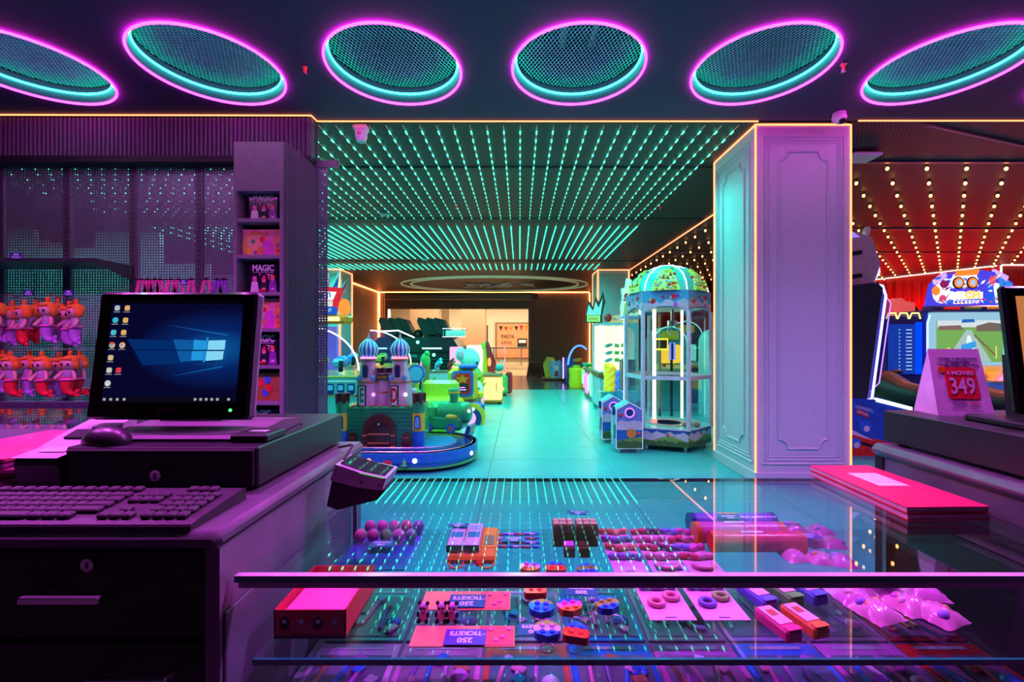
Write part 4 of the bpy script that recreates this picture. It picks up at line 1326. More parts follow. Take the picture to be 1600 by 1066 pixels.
MB(LIME).ball((-0.08, 0, 1.18), (0.05, 0.04, 0.09), 8, 6).build('leaf_tip', t, smooth=60)
MB(E('ride_amber_glow', (1, 0.35, 0.08), 2.0)).ball((0.06, -0.09, 0.82), (0.04, 0.02, 0.1), 10, 8).build('lit_oval', t, smooth=60)
t = thing('teal_creature_ride', 'small teal creature ride with two horns at the end of the ride row', 'kiddie ride', (at(783, 600, 10.6).x, 10.6, 0))
MB(GREEN2).span((-0.12, -0.15, 0.05), (0.16, 0.2, 0.5), bev=0.05).build('body', t)
MB(RED).span((0.1, 0.0, 0.05), (0.26, 0.45, 0.55), bev=0.04).build('side_body', t)
MB(TEALG).ball((-0.05, 0, 0.66), (0.11, 0.1, 0.09), 12, 8).build('head', t, smooth=60)
for x in (-0.02, 0.05):
    MB(WHITEG).tube([(x, 0, 0.72), (x + 0.02, 0, 0.79), (x + 0.02, 0, 0.85)], 0.015, 6).build('horn', t)
MB(LAMPR).ball((0.03, -0.16, 0.18), 0.05, 10, 6).build('lamp', t)
MB(MATBLACK).cyl((0, 0, 0), (0, 0, 0.05), 0.12, n=12).build('base_plate', t)

# ---- blue gun game seat row far behind, in front of simulator
t = thing('toy_gun_stand', 'pink stand with blue and red toy guns before the black simulator', 'arcade machine', (at(692, 600, 9.3).x, 9.3, 0))
MB(glossy('stand_pale_pink', (0.8, 0.55, 0.62))).span((-0.32, -0.15, 0.0), (0.3, 0.2, 0.66), bev=0.03).build('cabinet', t)
MB(CORAL).span((-0.33, -0.16, 0.64), (0.31, 0.21, 0.68), bev=0.01).build('rim', t)
for i, (x, m) in enumerate(((-0.12, SKYB), (0.14, RED))):
    g_ = MB(m).cyl((x, 0.0, 0.78), (x + 0.12, -0.2, 0.86), 0.05, 0.035, 10).box((x, 0, 0.72), (0.08, 0.08, 0.1), bev=0.015).build('toy_gun', t, smooth=40)
    MB(m).cyl((x - 0.02, 0.05, 0.82), (x + 0.1, -0.12, 0.92), 0.03, n=8).build('sight', g_)

# ---- black motion simulator
t = thing('motion_simulator', 'black motion ride platform with two rows of tall black seats', 'simulator', (at(655, 580, 13.5).x, 13.5, 0))
SIMB = M('simulator_black', (0.012, 0.014, 0.015), 0.3, coat=0.3)
MB(SIMB).prism([(-1.3, 0.2), (1.35, 0.2), (1.25, 1.1), (1.05, 1.42), (-1.1, 1.42), (-1.35, 1.1)], 'y', -0.4, 1.5).build('platform_body', t)
MB(SIMB).span((-1.2, -0.3, 0), (1.25, 1.4, 0.2)).build('base', t)
for i in range(6):
    MB(M('simulator_bellows', (0.02, 0.022, 0.024), 0.6)).span((-1.28, -0.46, 0.22 + 0.1 * i), (1.3, -0.40, 0.28 + 0.1 * i), bev=0.02).build('bellows_fold', t)
MB(SIMB).span((-1.25, -0.5, 0.98), (1.3, -0.4, 1.06), bev=0.02).build('ledge', t)
for x0, x1 in ((-1.12, -0.85), (0.18, 0.75)):
    MB(E('simulator_light', (0.35, 1.0, 0.9), 3.0)).span((x0, -0.425, 1.07), (x1, -0.405, 1.11)).build('light_bar', t)
for x in (0.05, 0.52):
    MB(E('simulator_lamp', (0.2, 1.0, 0.8), 3.0)).ball((x, -0.42, 0.90 if x > 0.3 else 1.27), 0.05, 8, 6).build('lamp', t)
scribble(t, 0.5, 0.07, (-0.2, -0.51, 0.87), M('simulator_lettering', (0.3, 0.5, 0.5), 0.4), 8)
for k, (x, y) in enumerate(((-1.0, 0.0), (-0.75, 0.05), (-0.52, 0.1), (0.15, 0.0), (0.40, 0.05), (0.62, 0.1))):
    st_ = MB(M('simulator_seat', (0.02, 0.02, 0.022), 0.5)).prism([(x + 0.02, 1.40), (x + 0.42, 1.40), (x + 0.12, 1.95), (x - 0.16, 2.02), (x - 0.2, 1.9)], 'y', y - 0.1, y + 0.42).build('seat_back', t)
    MB(MATBLACK).box((x + 0.33, y + 0.15, 1.47), (0.4, 0.5, 0.12), bev=0.04).build('seat_cushion', st_)
MB(SIMB).ball((-0.05, 0.1, 1.5), (0.14, 0.14, 0.16), 12, 8).build('control_dome', t, smooth=50)
# lit glass case beside simulator
t = thing('lit_glass_case', 'small glass case glowing teal on top of the black simulator', 'display case', (at(710, 530, 13.2).x, 13.25, 1.425))
MB(glass_mat('case_glass', (0.8, 1, 0.97), 0.05)).span((-0.33, -0.1, 0), (0.33, 0.25, 0.24)).build('glass_box', t)
MB(E('case_glow', (0.1, 0.9, 0.75), 1.3)).span((-0.3, 0.2, 0.02), (0.3, 0.23, 0.2)).build('lit_back', t)
for k in range(6):
    MB(WHITEG).box((-0.25 + 0.1 * k, 0.05, 0.05), (0.05, 0.06, 0.08 + 0.02 * (k % 3)), rz=k).build('trinket', t)
for z in (0.0, 0.24):
    MB(NEON_W).span((-0.34, -0.11, z), (0.34, -0.1, z + 0.012)).build('edge_light', t)


# ---- water shooting games at left
def shooter(label, loc, main, roofm, big):
    t = thing('shooting_game', label, 'arcade machine', loc)
    cab = glossy('shooter_cabinet', (0.10, 0.45, 0.45)) if big else glossy('shooter_cabinet_red', (0.35, 0.06, 0.04))
    MB(cab).span((-0.9, -0.4, 0.05), (0.35, 0.3, 0.78), bev=0.02).build('cabinet', t)
    MB(ORANGE).span((-0.9, -0.43, 0.0), (-0.42, -0.38, 0.70), bev=0.03).build('orange_front', t)
    MB(glossy('shooter_deck', (0.32, 0.30, 0.08))).box((-0.28, -0.1, 0.80), (1.3, 0.62, 0.05), rx=0.12, bev=0.02).build('control_deck', t)
    for k in range(5):
        w_ = MB(DBLUE).prism(rrect(0.10, 0.15, 0.02, 3, (-0.32 + 0.145 * k, 0.60)), 'y', -0.412, -0.395).build('window_print', t)
        MB(SKYB).prism(rrect(0.07, 0.07, 0.01, 2, (-0.32 + 0.145 * k, 0.62)), 'y', -0.415, -0.405).build('pane_print', w_)
    MB(WHITEG).span((-0.38, -0.408, 0.70), (0.33, -0.398, 0.72)).use(ORANGE).span((-0.38, -0.408, 0.50), (0.33, -0.398, 0.515)).build('stripe', t)
    for k, m in enumerate((SKYB, RED, YELLOW, SKYB)):
        x = -0.75 + 0.27 * k
        gn = MB(m).box((x, -0.28, 0.98), (0.16, 0.24, 0.13), rx=0.25, bev=0.035).build('water_gun', t, smooth=30)
        MB(MATBLACK).cyl((x, -0.26, 0.84), (x, -0.28, 0.94), 0.035, n=8).build('gun_mount', gn)
        MB(MATBLACK).box((x + 0.05, -0.38, 0.95), (0.06, 0.05, 0.10), bev=0.01).build('grip', gn)
    # clear side wing with lit curved edge
    pts = [(-0.42, 0.86)] + [(-0.40 + 0.75 * math.cos(a), 0.86 + 0.62 * math.sin(a)) for a in [math.pi / 2 * q / 12 for q in range(13)]][::-1]
    MB(glass_mat('violet_acrylic', (0.75, 0.70, 0.95), 0.04)).prism([(a, b) for a, b in pts], 'y', -0.36, -0.352).build('clear_wing', t)
    MB(E('wing_edge_glow', (0.75, 0.9, 1.0), 2.6)).tube([(a, -0.356, b) for a, b in pts[1:]], 0.011, 6).build('lit_wing_edge', t)
    if big:
        MB(M('aquarium_scene', (0.28, 0.22, 0.62), 0.4, emit=(0.22, 0.18, 0.75), strength=0.5)).span((-0.9, 0.1, 0.85), (-0.15, 0.16, 1.5)).build('target_screen', t)
        MB(CHROME).cyl((-0.75, -0.36, 1.42), (-0.1, -0.36, 0.88), 0.012, n=6).build('brace', t)
        hb = MB(ORANGE).box((-0.5, 0.0, 1.60), (0.75, 0.3, 0.14), bev=0.04).build('header_beam', t, loc=(0.22, 0, 0))
        MB(E('header_strip', (1.0, 0.75, 0.3), 1.8)).span((-0.85, -0.16, 1.57), (-0.22, -0.15, 1.63)).build('lit_strip', hb)
        sg = MB(E('title_red', (0.75, 0.03, 0.06), 0.9)).prism([(-0.85, 1.72), (-0.30, 1.70), (-0.2, 2.06), (-0.85, 2.10)], 'y', -0.12, -0.04).build('title_sign', t, loc=(0.22, 0, 0))
        MB(E('title_blue', (0.02, 0.12, 0.7), 0.9)).prism([(-0.85, 1.68), (-0.28, 1.67), (-0.27, 1.78), (-0.85, 1.79)], 'y', -0.14, -0.11).build('sign_base', sg)
        MB(E('title_white', (0.9, 0.9, 1.0), 1.1)).prism([(-0.84, 1.90), (-0.33, 1.88), (-0.28, 2.0), (-0.84, 2.02)], 'y', -0.13, -0.115).build('sign_plate', sg)
        scribble(sg, 0.46, 0.09, (-0.58, -0.133, 1.945), BLUE, 6)
        MB(E('title_white', (1, 1, 1), 1)).span((-0.62, -0.128, 1.79), (-0.34, -0.119, 1.87)).build('sign_plate', sg)
        scribble(sg, 0.26, 0.06, (-0.47, -0.133, 1.83), YELLOW, 5)
        scribble(sg, 0.36, 0.055, (-0.52, -0.145, 1.73), WHITEG, 7)
        for q in range(6):
            x = -0.82 + 0.12 * q
            MB(CHROME if q % 2 else BLUE).cyl((x, -0.06, 2.04), (x + 0.04 * (q - 2), -0.06, 2.28 + 0.05 * math.sin(q * 2.1)), 0.045, 0.006, 6).build('crown_blade', sg)
        MB(WHITEG).cyl((-0.40, -0.1, 1.98), (-0.24, -0.1, 2.30), 0.018, 0.008, 6).build('sword', sg)
        MB(E('lantern_orange', (1.0, 0.30, 0.05), 1.2)).lathe([(0.07, 1.68), (0.09, 1.76), (0.07, 1.86), (0.03, 1.9)], (-0.19, -0.05, 0), 12).build('lantern', t, smooth=50, loc=(0.22, 0, 0))
    else:
        MB(NEON_W).tube([(0.4, -0.3, 1.35), (0.1, -0.3, 1.48), (-0.3, -0.3, 1.46)], 0.012, 6).build('neon_loop', t)
    return t


shooter('teal water shooting game with red title sign beside the fluted panel', (-2.63, 6.7, 0), TEALG, RED, True)
shooter('second shooting game with red sides behind the castle towers', (-2.35, 8.6, 0), RED, RED, False)
# coloured guns between the towers on a third station
t = thing('red_roof_stall', 'red roofed stall cabinet between the two castle towers', 'arcade machine', (at(608, 600, 6.3).x, 6.3, 0))
MB(glossy('stall_brown', (0.16, 0.04, 0.03))).span((-0.22, -0.15, 0.0), (0.22, 0.2, 0.80), bev=0.02).build('cabinet', t)
MB(CORAL).prism([(-0.26, 0.80), (0.26, 0.86), (0.26, 0.93), (-0.26, 0.87)], 'y', -0.2, 0.2).build('awning', t)
for k in range(4):
    MB(WHITEG).span((-0.17 + 0.1 * k, -0.16, 0.66), (-0.12 + 0.1 * k, -0.149, 0.77)).build('slot_window', t)

# ================================================================ RIGHT SIDE OF THE AISLE
SKYP = M('print_sky', (0.08, 0.38, 0.70), 0.3)
CLOUD = M('print_cloud', (0.62, 0.52, 0.72), 0.3)
HILL = M('print_hill', (0.22, 0.34, 0.08), 0.3)
BUSH = M('print_bush', (0.06, 0.13, 0.04), 0.3)
SEA = M('print_sea', (0.02, 0.12, 0.50), 0.3)
HFR = M('claw_frame_lilac', (0.62, 0.58, 0.78), 0.35)
HC, HR, HA = (1.83, 5.56), 0.5, math.radians(-80.7)
t = thing('dome_claw_machine', 'six sided claw machine with candy dome and meadow print base', 'claw machine', (HC[0], HC[1], 0))
V = [(HR * math.cos(HA + math.pi / 3 * k), HR * math.sin(HA + math.pi / 3 * k)) for k in range(6)]


def hexring(z0, z1, s=1.0):
    return [(a * s, b * s) for a, b in V], z0, z1


MB(M('claw_base_dark', (0.10, 0.12, 0.2), 0.4)).prism([(a * 0.985, b * 0.985) for a, b in V], 'z', 0.06, 0.25).build('base_box', t)
for k in range(6):
    a, b = Vector((*V[k], 0)), Vector((*V[(k + 1) % 6], 0))
    u = (b - a)
    L = u.length
    u.normalize()
    nrm = Vector((u.y, -u.x, 0))

    def fp(s, z, d, a=a, u=u, nrm=nrm):
        return a + u * s + nrm * d + Vector((0, 0, z))
    rn = random.Random(20 + k)
    # base print
    mb = MB(SEA)
    mb.poly([fp(0, 0.06, 0.001), fp(L, 0.06, 0.001), fp(L, 0.252, 0.001), fp(0, 0.252, 0.001)])
    mb.use(CLOUD).poly([fp(0, 0.06, 0.002), fp(L, 0.06, 0.002)] + [fp(L - L * q / 10, 0.215 + 0.02 * math.sin(q * 2.3 + k), 0.002) for q in range(11)])
    mb.use(HILL).poly([fp(0, 0.06, 0.003), fp(L, 0.06, 0.003)] + [fp(L - L * q / 10, 0.15 + 0.03 * math.sin(q * 0.7 + k), 0.003) for q in range(11)])
    mb.use(BUSH).poly([fp(0, 0.06, 0.004), fp(L, 0.06, 0.004)] + [fp(L - L * q / 14, 0.118 + 0.012 * math.sin(q * 2.9) + 0.01 * math.sin(q * 1.1), 0.004) for q in range(15)])
    mb.use(REDP).poly([fp(L * 0.55 + 0.018 * math.cos(c * 0.7), 0.19 + 0.018 * math.sin(c * 0.7), 0.005) for c in range(9)])
    mb.use(GRNP).poly([fp(L * 0.5, 0.2, 0.0045), fp(L * 0.53, 0.2, 0.0045), fp(L * 0.52, 0.232, 0.0045)])
    mb.build('meadow_print', t)
    # header panel with arched lower edge
    hp = MB(SKYP)
    top, bot = 1.853, 1.60
    arc = [fp(L - L * q / 12, bot + 0.075 * math.sin(math.pi * q / 12), 0.0) for q in range(13)]
    hp.poly([fp(0, bot, 0.0), fp(0, top, 0.0), fp(L, top, 0.0)] + arc[:-1])
    hp.use(CLOUD).poly([fp(0, bot, 0.002), fp(0, 1.72, 0.002)] + [fp(L * q / 10, 1.735 + 0.03 * math.sin(q * 1.9 + k * 2), 0.002) for q in range(1, 10)] + [fp(L, 1.72, 0.002)] + [fp(L - L * q / 12, bot + 0.078 * math.sin(math.pi * q / 12), 0.002) for q in range(12)])
    hb_ = hp.build('header_panel', t)
    for (s, z, r, m) in ((0.11, 1.735, 0.032, REDP), (0.09, 1.75, 0.022, YELP), (0.22, 1.785, 0.016, REDP), (0.34, 1.78, 0.03, REDP), (0.385, 1.785, 0.022, PURP), (0.31, 1.775, 0.018, WHP), (0.36, 1.69, 0.026, MAGP), (0.07, 1.73, 0.018, BLUP)):
        MB(m).poly([fp(s * L / 0.5 + r * math.cos(c * math.pi / 5), z + r * math.sin(c * math.pi / 5), 0.004) for c in range(10)]).build('candy_print', hb_)
    # posts, rails, glass
    MB(HFR).cyl((V[k][0], V[k][1], 0.25), (V[k][0], V[k][1], 1.62), 0.026, n=8).build('corner_post', t)
    MB(HFR).box(((a + b) / 2 + Vector((0, 0, 0.845))), (L, 0.03, 0.045), rz=math.atan2(u.y, u.x)).build('middle_rail', t)
    MB(HFR).box(((a + b) / 2 + Vector((0, 0, 0.256))), (L, 0.02, 0.014), rz=math.atan2(u.y, u.x)).build('bottom_rail', t)
    for z0, z1 in ((0.265, 0.822), (0.868, 1.67)):
        MB(CLEAR).box(((a + b) / 2 + Vector((0, 0, (z0 + z1) / 2))), (L - 0.05, 0.004, z1 - z0), rz=math.atan2(u.y, u.x)).build('glass_pane', t)
    MB(CHROME).cyl((V[k][0] * 0.85, V[k][1] * 0.85, 0), (V[k][0] * 0.85, V[k][1] * 0.85, 0.06), 0.022, n=8).build('foot', t)
    # dome gore
    gm = MB(M('dome_teal', (0.10, 0.55, 0.52), 0.3)) if True else None
    prof = [(0.465, 1.853), (0.44, 1.95), (0.375, 2.05), (0.27, 2.13), (0.14, 2.185), (0.0, 2.205)]
    a0 = HA + math.pi / 3 * k

    def gp(i, f, d=0.0, prof=prof, a0=a0):
        r, z = prof[i]
        an = a0 + math.pi / 3 * f
        return ((r + d) * math.cos(an), (r + d) * math.sin(an), z + d * 0.6)
    for i in range(5):
        for f in range(4):
            gm._add([gp(i, f / 4), gp(i, (f + 1) / 4), gp(i + 1, (f + 1) / 4), gp(i + 1, f / 4)], [(0, 1, 2, 3)])
    gm.build('dome_panel', t, smooth=60)
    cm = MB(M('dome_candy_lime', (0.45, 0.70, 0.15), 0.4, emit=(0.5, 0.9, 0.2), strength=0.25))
    for i in range(3):
        for f in range(4):
            g0, g1 = 0.16 + 0.05 * i, 0.84 - 0.05 * i
            g2, g3 = 0.16 + 0.05 * (i + 1), 0.84 - 0.05 * (i + 1)
            cm._add([gp(i, g0 + (g1 - g0) * f / 4, 0.006), gp(i, g0 + (g1 - g0) * (f + 1) / 4, 0.006), gp(i + 1, g2 + (g3 - g2) * (f + 1) / 4, 0.006), gp(i + 1, g2 + (g3 - g2) * f / 4, 0.006)], [(0, 1, 2, 3)])
    cp = cm.build('candy_window', t, smooth=60)
    blob = MB()
    for q in range(34):
        i = rn.randint(0, 2)
        f = rn.uniform(0.24, 0.76)
        s = rn.random()
        p0, p1 = Vector(gp(i, f, 0.008)), Vector(gp(i + 1, f, 0.008))
        blob.use(rn.choice([REDP, YELP, LIME, LIME, MINT, ORP, WHP]))
        blob.ball(p0.lerp(p1, s), (0.020, 0.020, 0.018), 6, 4)
    bo = blob.build('candy_bits', t)
    bo['kind'] = 'stuff'
    MB(E('dome_rib_white', (0.8, 0.95, 1.0), 1.6)).tube([gp(i, 0, 0.008) for i in range(6)], 0.007, 6).build('dome_rib_light', t)
MB(HFR).prism([(a * 1.0, b * 1.0) for a, b in V], 'z', 1.846, 1.856).build('header_top', t)
MB(M('claw_floor_teal', (0.12, 0.60, 0.58), 0.25)).prism([(a * 0.97, b * 0.97) for a, b in V], 'z', 0.25, 0.262).build('prize_floor', t)
MB(M('claw_floor_ring', (0.55, 0.28, 0.36), 0.3)).lathe([(0.17, 0.263), (0.17, 0.268), (0.26, 0.268), (0.26, 0.263)], n=28).build('floor_ring', t)
MB(E('claw_tube_glow', (0.80, 1.0, 0.55), 2.4)).cyl((-0.16, 0.0, 0.30), (-0.16, 0.0, 1.66), 0.022, n=14).build('lit_tube', t, smooth=50)
MB(E('claw_tube_red', (1.0, 0.35, 0.3), 1.2)).cyl((-0.16, 0.0, 0.262), (-0.16, 0.0, 0.31), 0.036, n=14).build('tube_foot', t, smooth=50)
MB(E('claw_tube_glow', (1, 1, 1), 1)).cyl((0.22, 0.1, 0.30), (0.22, 0.1, 1.66), 0.016, n=12).build('lit_tube', t, smooth=50)
MB(M('claw_ceiling', (0.6, 0.62, 0.6), 0.4)).prism([(a * 0.95, b * 0.95) for a, b in V], 'z', 1.66, 1.68).build('inner_ceiling', t)
ca = MB(CHROME).cyl((0.03, -0.1, 1.66), (0.03, -0.1, 1.52), 0.02, n=8).lathe([(0.0, 1.53), (0.06, 1.52), (0.06, 1.46), (0, 1.45)], (0.03, -0.1, 0), 12).build('claw', t)
for q in range(3):
    an = q * 2.1
    MB(CHROME).tube([(0.03 + 0.03 * math.cos(an), -0.1 + 0.03 * math.sin(an), 1.46), (0.03 + 0.09 * math.cos(an), -0.1 + 0.09 * math.sin(an), 1.40), (0.03 + 0.03 * math.cos(an), -0.1 + 0.03 * math.sin(an), 1.34)], 0.006, 6).build('claw_finger', ca)
MB(E('claw_spot', (1, 0.95, 0.85), 6)).cyl((-0.33, -0.05, 1.60), (-0.33, -0.05, 1.66), 0.03, n=10).build('spot_lamp', t)
for q, (x, y, m) in enumerate(((0.12, -0.28, CORAL), (0.2, -0.22, YELP), (0.25, -0.3, CORAL))):
    MB(m).ball((x, y, 0.29), (0.04, 0.035, 0.03), 10, 6).build('prize_candy', t, smooth=60)


# ---- house-shaped ticket bins
def house(label, x, y, w, d, zt, ze):
    t = thing('house_ticket_station', label, 'arcade machine', (x, y, 0))
    out = [(-w / 2, 0.05), (w / 2, 0.05), (w / 2, ze), (0, zt), (-w / 2, ze)]
    MB(M('house_blue', (0.05, 0.30, 0.62), 0.3)).prism(out, 'y', -d / 2, d / 2).build('house_body', t)
    for s in (-1, 1):
        MB(M('house_roof_teal', (0.06, 0.50, 0.55), 0.3)).prism([(s * w / 2, ze + 0.001), (0, zt + 0.001), (0, zt + 0.008), (s * (w / 2 + 0.008), ze + 0.004)], 'y', -d / 2 + 0.012, d / 2 - 0.012).build('roof_panel', t)
    for y_ in (-d / 2, d / 2):
        MB(E('house_edge_light', (0.55, 0.70, 1.0), 0.9)).tube([(a, y_, b) for a, b in out], 0.006, 5, closed=True).build('edge_trim', t)
    yy = -d / 2
    flat_art(t, 'front_print', [(M('print_periwinkle', (0.16, 0.22, 0.62), 0.3), [(-w * 0.48, 0.3), (w * 0.48, 0.3), (w * 0.48, ze), (0, zt - 0.01), (-w * 0.48, ze)]),
                               (CLOUD, [(-w * 0.48, 0.26), (w * 0.48, 0.26), (w * 0.48, 0.35), (w * 0.2, 0.37), (-w * 0.1, 0.355), (-w * 0.3, 0.375), (-w * 0.48, 0.35)]),
                               (SEA, [(-w * 0.48, 0.12), (w * 0.48, 0.12), (w * 0.48, 0.262), (-w * 0.48, 0.262)]),
                               (HILL, [(-w * 0.48, 0.055), (w * 0.48, 0.055), (w * 0.48, 0.19), (w * 0.1, 0.17), (-w * 0.48, 0.14)]),
                               (BUSH, [(-w * 0.48, 0.055), (w * 0.48, 0.055), (w * 0.48, 0.12), (w * 0.2, 0.145), (0, 0.125), (-w * 0.25, 0.15), (-w * 0.48, 0.12)])], yy - 0.001)
    MB(E('house_lamp_ring', (0.7, 0.22, 1.0), 1.5)).tube([(0.05 * math.cos(q * math.pi / 10), yy - 0.012, 0.46 + 0.05 * math.sin(q * math.pi / 10)) for q in range(20)], 0.008, 6, closed=True).build('lamp_ring', t)
    MB(DBLUE).cyl((0, yy - 0.014, 0.46), (0, yy, 0.46), 0.042, n=16).build('lamp_face', t)
    MB(RED).ball((-0.10, yy, 0.43), (0.026, 0.014, 0.026), 10, 6).build('red_knob', t, smooth=60)
    MB(ORANGE).cyl((0.02, yy - 0.012, 0.225), (0.02, yy, 0.225), 0.052, n=20).build('round_hatch', t)
    MB(RED).ball((0.11, yy, 0.22), (0.024, 0.012, 0.022), 10, 6).build('apple_ornament', t, smooth=60)
    MB(DBLUE).span((-w / 2 - 0.03, -d / 4, 0.42), (-w / 2, 0, 0.52), bev=0.008).build('card_reader', t)
    MB(TEALG).span((-w / 2 - 0.025, -d / 3, 0.16), (-w / 2, d / 4, 0.32), bev=0.005).build('ticket_slot', t)
    for q in (-1, 1):
        MB(CHROME).cyl((q * w * 0.35, -d / 2 + 0.05, 0), (q * w * 0.35, -d / 2 + 0.05, 0.05), 0.02, n=8).build('caster', t)


house('front house shaped ticket station with purple lamp ring beside the dome machine', 1.245, 5.20, 0.30, 0.24, 0.575, 0.49)
house('rear house shaped ticket station behind the first one', 1.17, 5.72, 0.28, 0.26, 0.585, 0.50)

# ---- narrow lit glass cabinet between
t = thing('slim_prize_cabinet', 'slim clear prize cabinet with white lit edges behind the house stations', 'prize machine', (1.62, 6.55, 0))
MB(M('slim_cab_blue', (0.08, 0.2, 0.5), 0.3)).span((-0.13, -0.14, 0.05), (0.13, 0.3, 0.55), bev=0.01).build('lower_cabinet', t)
MB(M('slim_cab_inner', (0.05, 0.12, 0.2), 0.3)).span((-0.1, 0.1, 0.55), (0.1, 0.28, 1.0)).build('inner_back', t)
for x in (-0.125, 0.125):
    MB(E('slim_edge', (0.7, 0.85, 1.0), 3.0)).cyl((x, -0.14, 0.2), (x, -0.14, 1.62), 0.010, n=6).build('lit_post', t)
MB(CLEAR).span((-0.12, -0.138, 0.55), (0.12, -0.132, 1.6)).build('glass_front', t)
MB(SKYB).span((-0.15, -0.16, 1.60), (0.15, 0.3, 1.64), bev=0.01).build('top', t)
MB(MATBLACK).cyl((0, 0.1, 0), (0, 0.1, 0.05), 0.1, n=10).build('foot', t)
t = thing('hanging_sign_board', 'wavy edged poster board glowing teal above the slim cabinet', 'sign', (at(984, 460, 6.9).x, 6.9, 1.64))
wav = [(-0.13, 0.0), (0.12, 0.0), (0.13, 0.12), (0.11, 0.22), (0.14, 0.32), (0.10, 0.42), (0.03, 0.46), (0.02, 0.58), (-0.05, 0.60), (-0.07, 0.46), (-0.13, 0.44), (-0.11, 0.3), (-0.14, 0.18)]
MB(M('sign_board_pale', (0.75, 0.78, 0.6), 0.4, emit=(0.9, 0.85, 0.6), strength=0.35)).prism(wav, 'y', 0, 0.05).build('board', t)
MB(E('sign_edge_teal', (0.1, 1.0, 0.7), 1.6)).tube([(a, -0.004, b) for a, b in wav], 0.010, 5, closed=True).build('lit_edge', t)
flat_art(t, 'poster_print', [(YELP, [(-0.1, 0.03), (-0.02, 0.03), (0.0, 0.2), (-0.08, 0.22)]), (REDP, circle(0.05, 10, (-0.04, 0.33))), (PINKL, circle(0.04, 10, (0.04, 0.24))), (GRNP, circle(0.035, 8, (0.06, 0.1))), (REDP, circle(0.02, 8, (-0.08, 0.27)))], -0.002)

# ---- big pale claw cabinet
t = thing('candy_prize_machine', 'pale blue prize machine with rounded glowing window full of green toys', 'prize machine', (1.82, 8.55, 0))
PBL = M('prize_pale_blue', (0.30, 0.55, 0.68), 0.35)
MB(PBL).span((-0.36, -0.35, 0.05), (0.36, 0.5, 0.62), bev=0.02).build('lower_cabinet', t)
# window surround (frame with rounded opening)
W2, Z0, Z1 = 0.36, 0.70, 1.62
MB(PBL).span((-W2, -0.35, Z0), (W2, 0.5, 0.72)).span((-W2, -0.35, 1.58), (W2, 0.5, Z1)).span((0.28, -0.35, 0.72), (W2, 0.5, 1.58)).span((-W2, 0.46, 0.72), (W2, 0.5, 1.58)).build('upper_frame', t)
for sx, sz, a0 in ((0.28, 1.58, 0), (0.28, 0.72, 1)):
    r = 0.22
    cx, cz = sx - r, (sz - r if a0 == 0 else sz + r)
    pts = [(sx, sz)] + [(cx + r * math.cos(q * math.pi / 16), cz + (1 if a0 == 0 else -1) * r * math.sin(q * math.pi / 16)) for q in range(9)]
    MB(PBL).prism(pts, 'y', -0.352, -0.33).build('corner_fillet', t)
MB(E('prize_window_glow', (0.95, 1.0, 0.70), 1.25)).span((-0.33, 0.35, 0.72), (0.28, 0.37, 1.58)).build('lit_back', t)
for x in (-0.35, -0.22, -0.03, 0.1):
    MB(E('prize_tube', (0.95, 1.0, 0.55), 3.0)).cyl((x, 0.0 if x > -0.3 else -0.34, 0.73), (x, 0.0 if x > -0.3 else -0.34, 1.57), 0.014, n=8).build('light_tube', t)
MB(CLEAR).span((-0.36, -0.349, 0.72), (0.28, -0.345, 1.58)).build('glass_front', t)
rn = random.Random(3)
for q in range(9):
    x, z = -0.1 + 0.11 * (q % 3) + rn.uniform(-0.03, 0.03), 0.92 + 0.14 * (q // 3)
    MB(rn.choice([GREEN2, GREEN2, TEALG])).ball((x, 0.05, z), (0.09, 0.05, 0.035), 10, 6, Euler((0, rn.uniform(-0.4, 0.4), 0)).to_matrix()).ball((x + 0.07, 0.03, z + 0.02), 0.025, 8, 6).build('toy', t, smooth=60)
MB(M('prize_shelf_brown', (0.25, 0.12, 0.05), 0.4)).span((-0.38, -0.38, 0.62), (0.38, 0.5, 0.70)).build('control_shelf', t)
cr = MB(M('crown_black', (0.02, 0.03, 0.02), 0.4)).prism([(-0.62, 1.62), (-0.3, 1.62), (-0.3, 1.75), (-0.24, 2.0), (-0.28, 2.2), (-0.36, 2.0), (-0.42, 2.1), (-0.46, 1.9), (-0.56, 2.05), (-0.6, 1.75)], 'y', -0.3, -0.24).build('crown_sign', t)
flat_art(cr, 'crown_face', [(WHITEG, [(-0.59, 1.76), (-0.33, 1.76), (-0.29, 2.08), (-0.37, 1.9), (-0.42, 2.02), (-0.47, 1.84), (-0.55, 1.96)]), (E('crown_green', (0.2, 1.0, 0.2), 1.4), [(-0.58, 1.64), (-0.34, 1.64), (-0.34, 1.75), (-0.58, 1.75)])], -0.305)
scribble(cr, 0.2, 0.06, (-0.46, -0.31, 1.695), RED, 4)
bd = MB(M('badge_tan', (0.75, 0.45, 0.2), 0.4, emit=(1, 0.6, 0.25), strength=0.3)).prism([(-0.2, 1.62), (0.36, 1.62), (0.36, 1.70), (0.2, 1.76), (-0.05, 1.76), (-0.18, 1.70)], 'y', -0.33, -0.28).build('name_badge', t)
MB(RED).ball((-0.2, -0.33, 1.71), (0.07, 0.03, 0.08), 10, 8).build('badge_figure', bd, smooth=60)
scribble(bd, 0.42, 0.045, (0.09, -0.334, 1.69), BROWN, 11)
for q in (-0.3, 0.3):
    MB(MATBLACK).cyl((q, -0.25, 0), (q, -0.25, 0.05), 0.03, n=8).build('foot', t)


